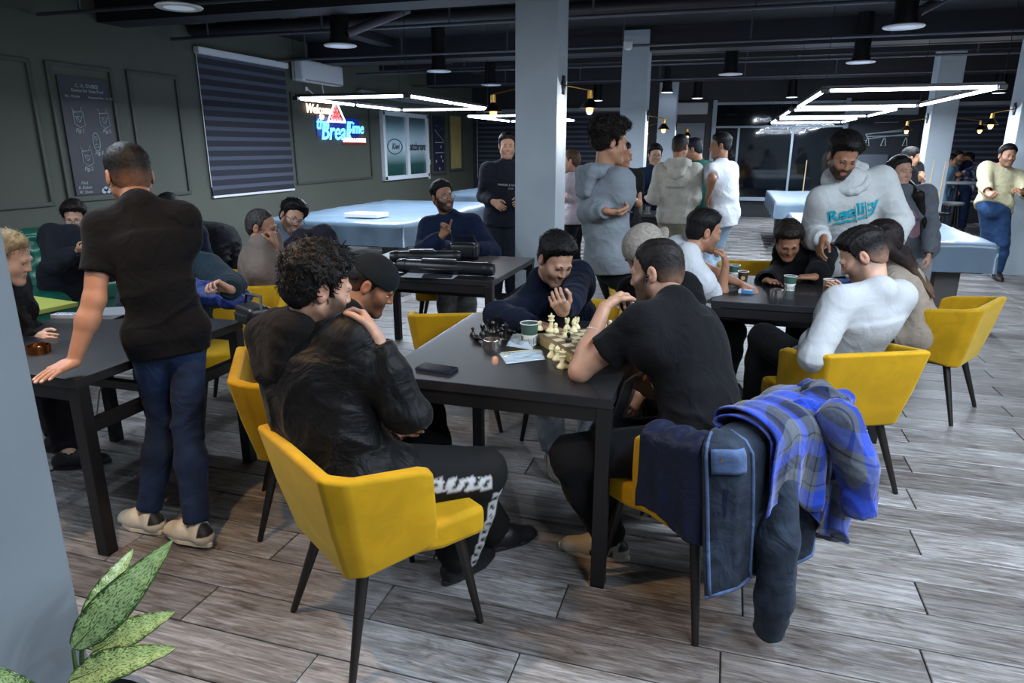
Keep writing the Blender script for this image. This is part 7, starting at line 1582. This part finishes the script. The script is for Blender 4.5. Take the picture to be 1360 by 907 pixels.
for v_ in (.40,): b = MB(); bmesh.ops.create_uvsphere(b.bm, u_segments=10, v_segments=6, radius=.008); o = b.build('button', M_brass, t, smooth=True); o.location = tuple(float(q) for q in np.array(f_(.045, v_)) + CR @ np.array([0, -.006, 0]))
t = thing('plaid_shirt', 'blue and grey plaid shirt thrown over the denim jacket on the near chair', 'shirt', C0)
PUV = lambda k: (lambda u, v: (u * .75 * k, v * .95 * k + .16 * u, 0))
sheet('shirt_body', None, drape(.56, 1.32, .090, .20, lambda u: .60 - .40 * u + .05 * math.sin(u * 8), .036, 3.6, 2.2, skew=-.06), 100, 70, M_plaid, .006, t, PUV(1.9))
sheet('shirt_front', None, drape(.60, .95, .120, .06, lambda u: .56 + .05 * math.sin(u * 5), .030, 2.2, .7, skew=.15), 50, 40, M_plaid, .006, t, PUV(1.3))
blob('sleeve', [(path_pt(.90, .13, .90), path_pt(.96, .19, .74), .070, .060), (path_pt(.96, .19, .74), path_pt(.98, .20, .58), .060, .058, None, 1, 2)], .007, M_plaid, t, fold=.009, fdir=nrm(CR @ [1, 0, .8]), ff=60, O=C0, seed=1, attr=lambda V: cuv(V) * 1.9)
blob('sleeve', [(path_pt(1.00, .07, .86), path_pt(1.06, .10, .66), .065, .068), (path_pt(1.06, .10, .66), path_pt(1.08, .09, .32), .068, .055, None, 1, 2)], .007, M_plaid, t, fold=.012, fdir=nrm(CR @ [1, .3, .4]), ff=55, O=C0, seed=5, attr=lambda V: cuv(V) * 1.9)
blob('collar', [(path_pt(.86, .02, .90), path_pt(1.02, .0, .925), .034, .040), (path_pt(1.02, .0, .925), path_pt(1.2, .02, .90), .040, .032), (path_pt(.90, .08, .89), path_pt(1.10, .08, .895), .034, .036)], .007, M_plaid, t, fold=.010, fdir=nrm(CR @ [1, 1, 0]), ff=70, O=C0, seed=6, attr=lambda V: cuv(V) * 1.9)
b = MB(); b.box((0, 0, 0), (.026, .002, .030), rot=(0, .4, ca), bevel=.0005); o = b.build('care_label', M_white, t); p = path_pt(1.12, .20, .74) - C0; o.location = tuple(float(q) for q in p)

# ---- potted plant at the lower left: dumb cane leaves on stalks
def leaf_mat():
    m, nt, b = _new('variegated_leaf'); L = nt.links; at = nt.nodes.new('ShaderNodeAttribute'); at.attribute_name = 'cuv'; sp = nt.nodes.new('ShaderNodeSeparateXYZ'); L.new(at.outputs['Vector'], sp.inputs[0])
    mp = nt.nodes.new('ShaderNodeMapping'); mp.inputs['Scale'].default_value = (22, 9, 1); mp.inputs['Rotation'].default_value = (0, 0, .6); L.new(at.outputs['Vector'], mp.inputs[0])
    n = nt.nodes.new('ShaderNodeTexNoise'); n.inputs['Scale'].default_value = 1.6; n.inputs['Detail'].default_value = 3; n.inputs['Distortion'].default_value = .6; L.new(mp.outputs[0], n.inputs['Vector'])
    ab = nt.nodes.new('ShaderNodeMath'); ab.operation = 'ABSOLUTE'; L.new(sp.outputs['Y'], ab.inputs[0])
    pw = nt.nodes.new('ShaderNodeMath'); pw.operation = 'POWER'; pw.inputs[1].default_value = 6; L.new(ab.outputs[0], pw.inputs[0])
    ad = nt.nodes.new('ShaderNodeMath'); ad.operation = 'MULTIPLY_ADD'; ad.inputs[1].default_value = .30; L.new(pw.outputs[0], ad.inputs[0]); L.new(n.outputs['Fac'], ad.inputs[2])
    cr = nt.nodes.new('ShaderNodeValToRGB'); L.new(ad.outputs[0], cr.inputs[0]); e = cr.color_ramp.elements; e[0].position = .30; e[0].color = rgb('#a9bb8c'); e[1].position = .66; e[1].color = rgb('#2c4420')
    for p, c in ((.46, '#93ab74'), (.575, '#7f9a58'), (.60, '#3a5526')): k = e.new(p); k.color = rgb(c)
    L.new(cr.outputs[0], b.inputs['Base Color']); b.inputs['Roughness'].default_value = .35; b.inputs['Specular IOR Level'].default_value = .5; return m
M_leaf = leaf_mat(); M_stalk = mat('plant_stalk', '#3f5a2c', .5); M_pot = mat('dark_ceramic_pot', '#2b2d30', .35); M_soil = mat('potting_soil', '#1c140e', .95, bump=.8, bscale=60)
base = P(112, 905, 1.42); pr0 = np.array([base[0], base[1] - .02, 0])
t = thing('potted_plant', 'variegated dumb cane plant at the lower left beside the pillar', 'plant', pr0)
b = MB(); b.lathe([(0, 0), (.12, 0), (.15, .05), (.16, .26), (.165, .28), (.148, .28), (.14, .05), (0, .04)], n=36); b.build('pot', M_pot, t, smooth='auto'); MB().lathe([(0, .25), (.147, .25)], n=24).build('soil', M_soil, t)
def leaf(base_, tip, wd, up_, curl, stalk_from):
    A = np.array(base_) - pr0; B = np.array(tip) - pr0; u = nrm(B - A); sd = nrm(np.cross(u, up_)); n_ = np.cross(sd, u); L = np.linalg.norm(B - A)
    def fn(a_, c_):
        w_ = wd * (math.sin(math.pi * min(1, a_ ** .8)) ** .75) * (1 - .25 * a_); y = (c_ - .5) * 2
        return A + u * L * a_ + sd * y * w_ + n_ * (curl * math.sin(a_ * math.pi) - abs(y) * -w_ * .22 + .003 * math.sin(a_ * 40) * abs(y))
    o = sheet('leaf', None, fn, 28, 12, M_leaf, .0012, t, lambda a_, c_: (a_, (c_ - .5) * 2, A[0]))
    MB().tube([tuple(fn(q, .5) + n_ * -.001) for q in np.linspace(0, .95, 10)], [.003 * (1 - q * .08) for q in range(10)], 6).build('midrib', M_stalk, o, smooth='auto')
    S = np.array(stalk_from) - pr0; MB().tube([tuple(S), tuple(S * .4 + A * .6 + np.array([0, 0, .02])), tuple(A)], [.009, .006, .004], 8).build('stalk', M_stalk, t, smooth='auto')
CV = nrm(-(P(160, 800, 1) - CAMP))
root_ = pr0 + np.array([0, 0, .26])
leaf(P(97, 862, 1.40), P(231, 716, 1.50), .052, CV, .02, root_)
leaf(P(108, 832, 1.46), P(178, 728, 1.62), .032, CV, .015, root_)
leaf(P(122, 868, 1.42), P(234, 812, 1.48), .042, nrm(CV + [0, 0, .4]), .018, root_)
leaf(P(92, 905, 1.36), P(236, 860, 1.40), .046, nrm(CV + [0, 0, .5]), .02, root_)
leaf(P(45, 950, 1.30), P(-20, 880, 1.25), .045, nrm(CV + [0, 0, .4]), .02, root_)
leaf(P(80, 930, 1.32), P(28, 990, 1.2), .05, nrm(CV + [0, 0, .4]), .02, root_)

# ---- cue rack, stools and high table at the right back; counter in the middle
t = thing('cue_stand', 'black slatted cue stand holding two cues before the right column', 'stand', (0, 0, 0)); c0 = PX(1227, 10.9, 0); O = np.array([c0[0], c0[1], 0]); t.location = tuple(O)
for q in range(12):
    a_ = q * math.pi / 6; MB().box((.26 * math.cos(a_), .20 * math.sin(a_), .40), (.025, .02, .62)).build('slat', M_blk, t)
for z in (.12, .68): MB().tube([(.265 * math.cos(a_), .205 * math.sin(a_), z) for a_ in np.linspace(0, 2 * math.pi, 25)], .016, 6, cap=False).build('ring', M_blk, t, smooth='auto')
MB().lathe([(0, 0), (.25, 0), (.25, .12), (0, .12)], n=24).build('base', M_blk, t)
for k, dx in enumerate((-.10, .06)):
    c = thing('billiard_cue', 'left cue' * (k == 0) + 'right cue' * (k == 1) + ' with blue butt standing in the slatted stand', 'cue', O + np.array([dx, -.05, .11])); MB().rod((0, 0, 0), (.02, .06, .75), .015, .013).build('butt', mat('cue_blue', '#274a80', .3), c, smooth='auto'); MB().rod((.02, .06, .75), (.04, .10, 1.38), .013, .006).build('shaft', mat('cue_maple', '#b89a70', .4), c, smooth='auto')
t = thing('high_table', 'round grey topped bar table beside the plaid shirt group', 'table', PX(1259, 13.2, 0)[:3]); MB().lathe([(0, 1.02), (.34, 1.02), (.36, 1.04), (.34, 1.06), (0, 1.06)], n=32).build('tabletop', M_grey, t, smooth='auto'); MB().rod((0, 0, 0.02), (0, 0, 1.03), .035).build('post', M_blk, t, smooth='auto'); MB().lathe([(0, 0), (.24, 0), (.24, .02), (0, .03)], n=28).build('base', M_blk, t, smooth='auto')
def stool(label, px, F, m=M_grey, hh=.76):
    t = thing('bar_stool', label, 'stool', PX(px, F, 0)[:3]); MB().lathe([(0, hh - .05), (.17, hh - .05), (.19, hh - .02), (.17, hh), (0, hh + .005)], n=28).build('seat', m, t, smooth='auto')
    for q in range(4): a_ = q * math.pi / 2 + .7; MB().rod((.12 * math.cos(a_), .12 * math.sin(a_), hh - .05), (.2 * math.cos(a_), .2 * math.sin(a_), 0), .014).build('leg', M_blk, t, smooth='auto')
    MB().tube([(.165 * math.cos(a_), .165 * math.sin(a_), .28) for a_ in np.linspace(0, 2 * math.pi, 21)], .009, 6, cap=False).build('footrest', M_blk, t, smooth='auto')
stool('round grey bar stool with black legs beside the right column', 1255, 12.2)
t = thing('bar_counter', 'low dark counter with steel canisters behind the tall man in grey hoodie', 'counter', PX(862, 8.9, 0)[:3], .1); MB().box((0, 0, .42), (1.1, .45, .84), bevel=.01).build('counter_body', mat('dark_counter', '#1c1e24', .5), t); MB().box((0, 0, .86), (1.2, .52, .04), bevel=.008).build('countertop', mat('grey_counter_top', '#4a4a4e', .35), t)
cp = PX(850, 8.75, .88)
for k in range(3):
    c = thing('canister', ('left', 'middle', 'right')[k] + ' one of three steel canisters on the dark counter', 'canister', (cp[0] + (k - 1) * .09, cp[1] + .02 * k, .88)); MB().lathe([(0, 0), (.035, 0), (.035, .085), (0, .085)], n=20).build('can', M_chrome, c, smooth='auto'); MB().lathe([(0, .085), (.036, .085), (.036, .10), (.01, .105), (0, .105)], n=20).build('lid', M_blk, c, smooth='auto')
t = thing('stick', 'thin wooden cue leaning by the far right covered table', 'cue', PX(1058, 13.0, 0)[:3]); MB().rod((0, 0, 0), (.05, .3, 1.45), .014, .007).build('shaft', mat('cue_maple', '#b89a70', .4), t, smooth='auto')
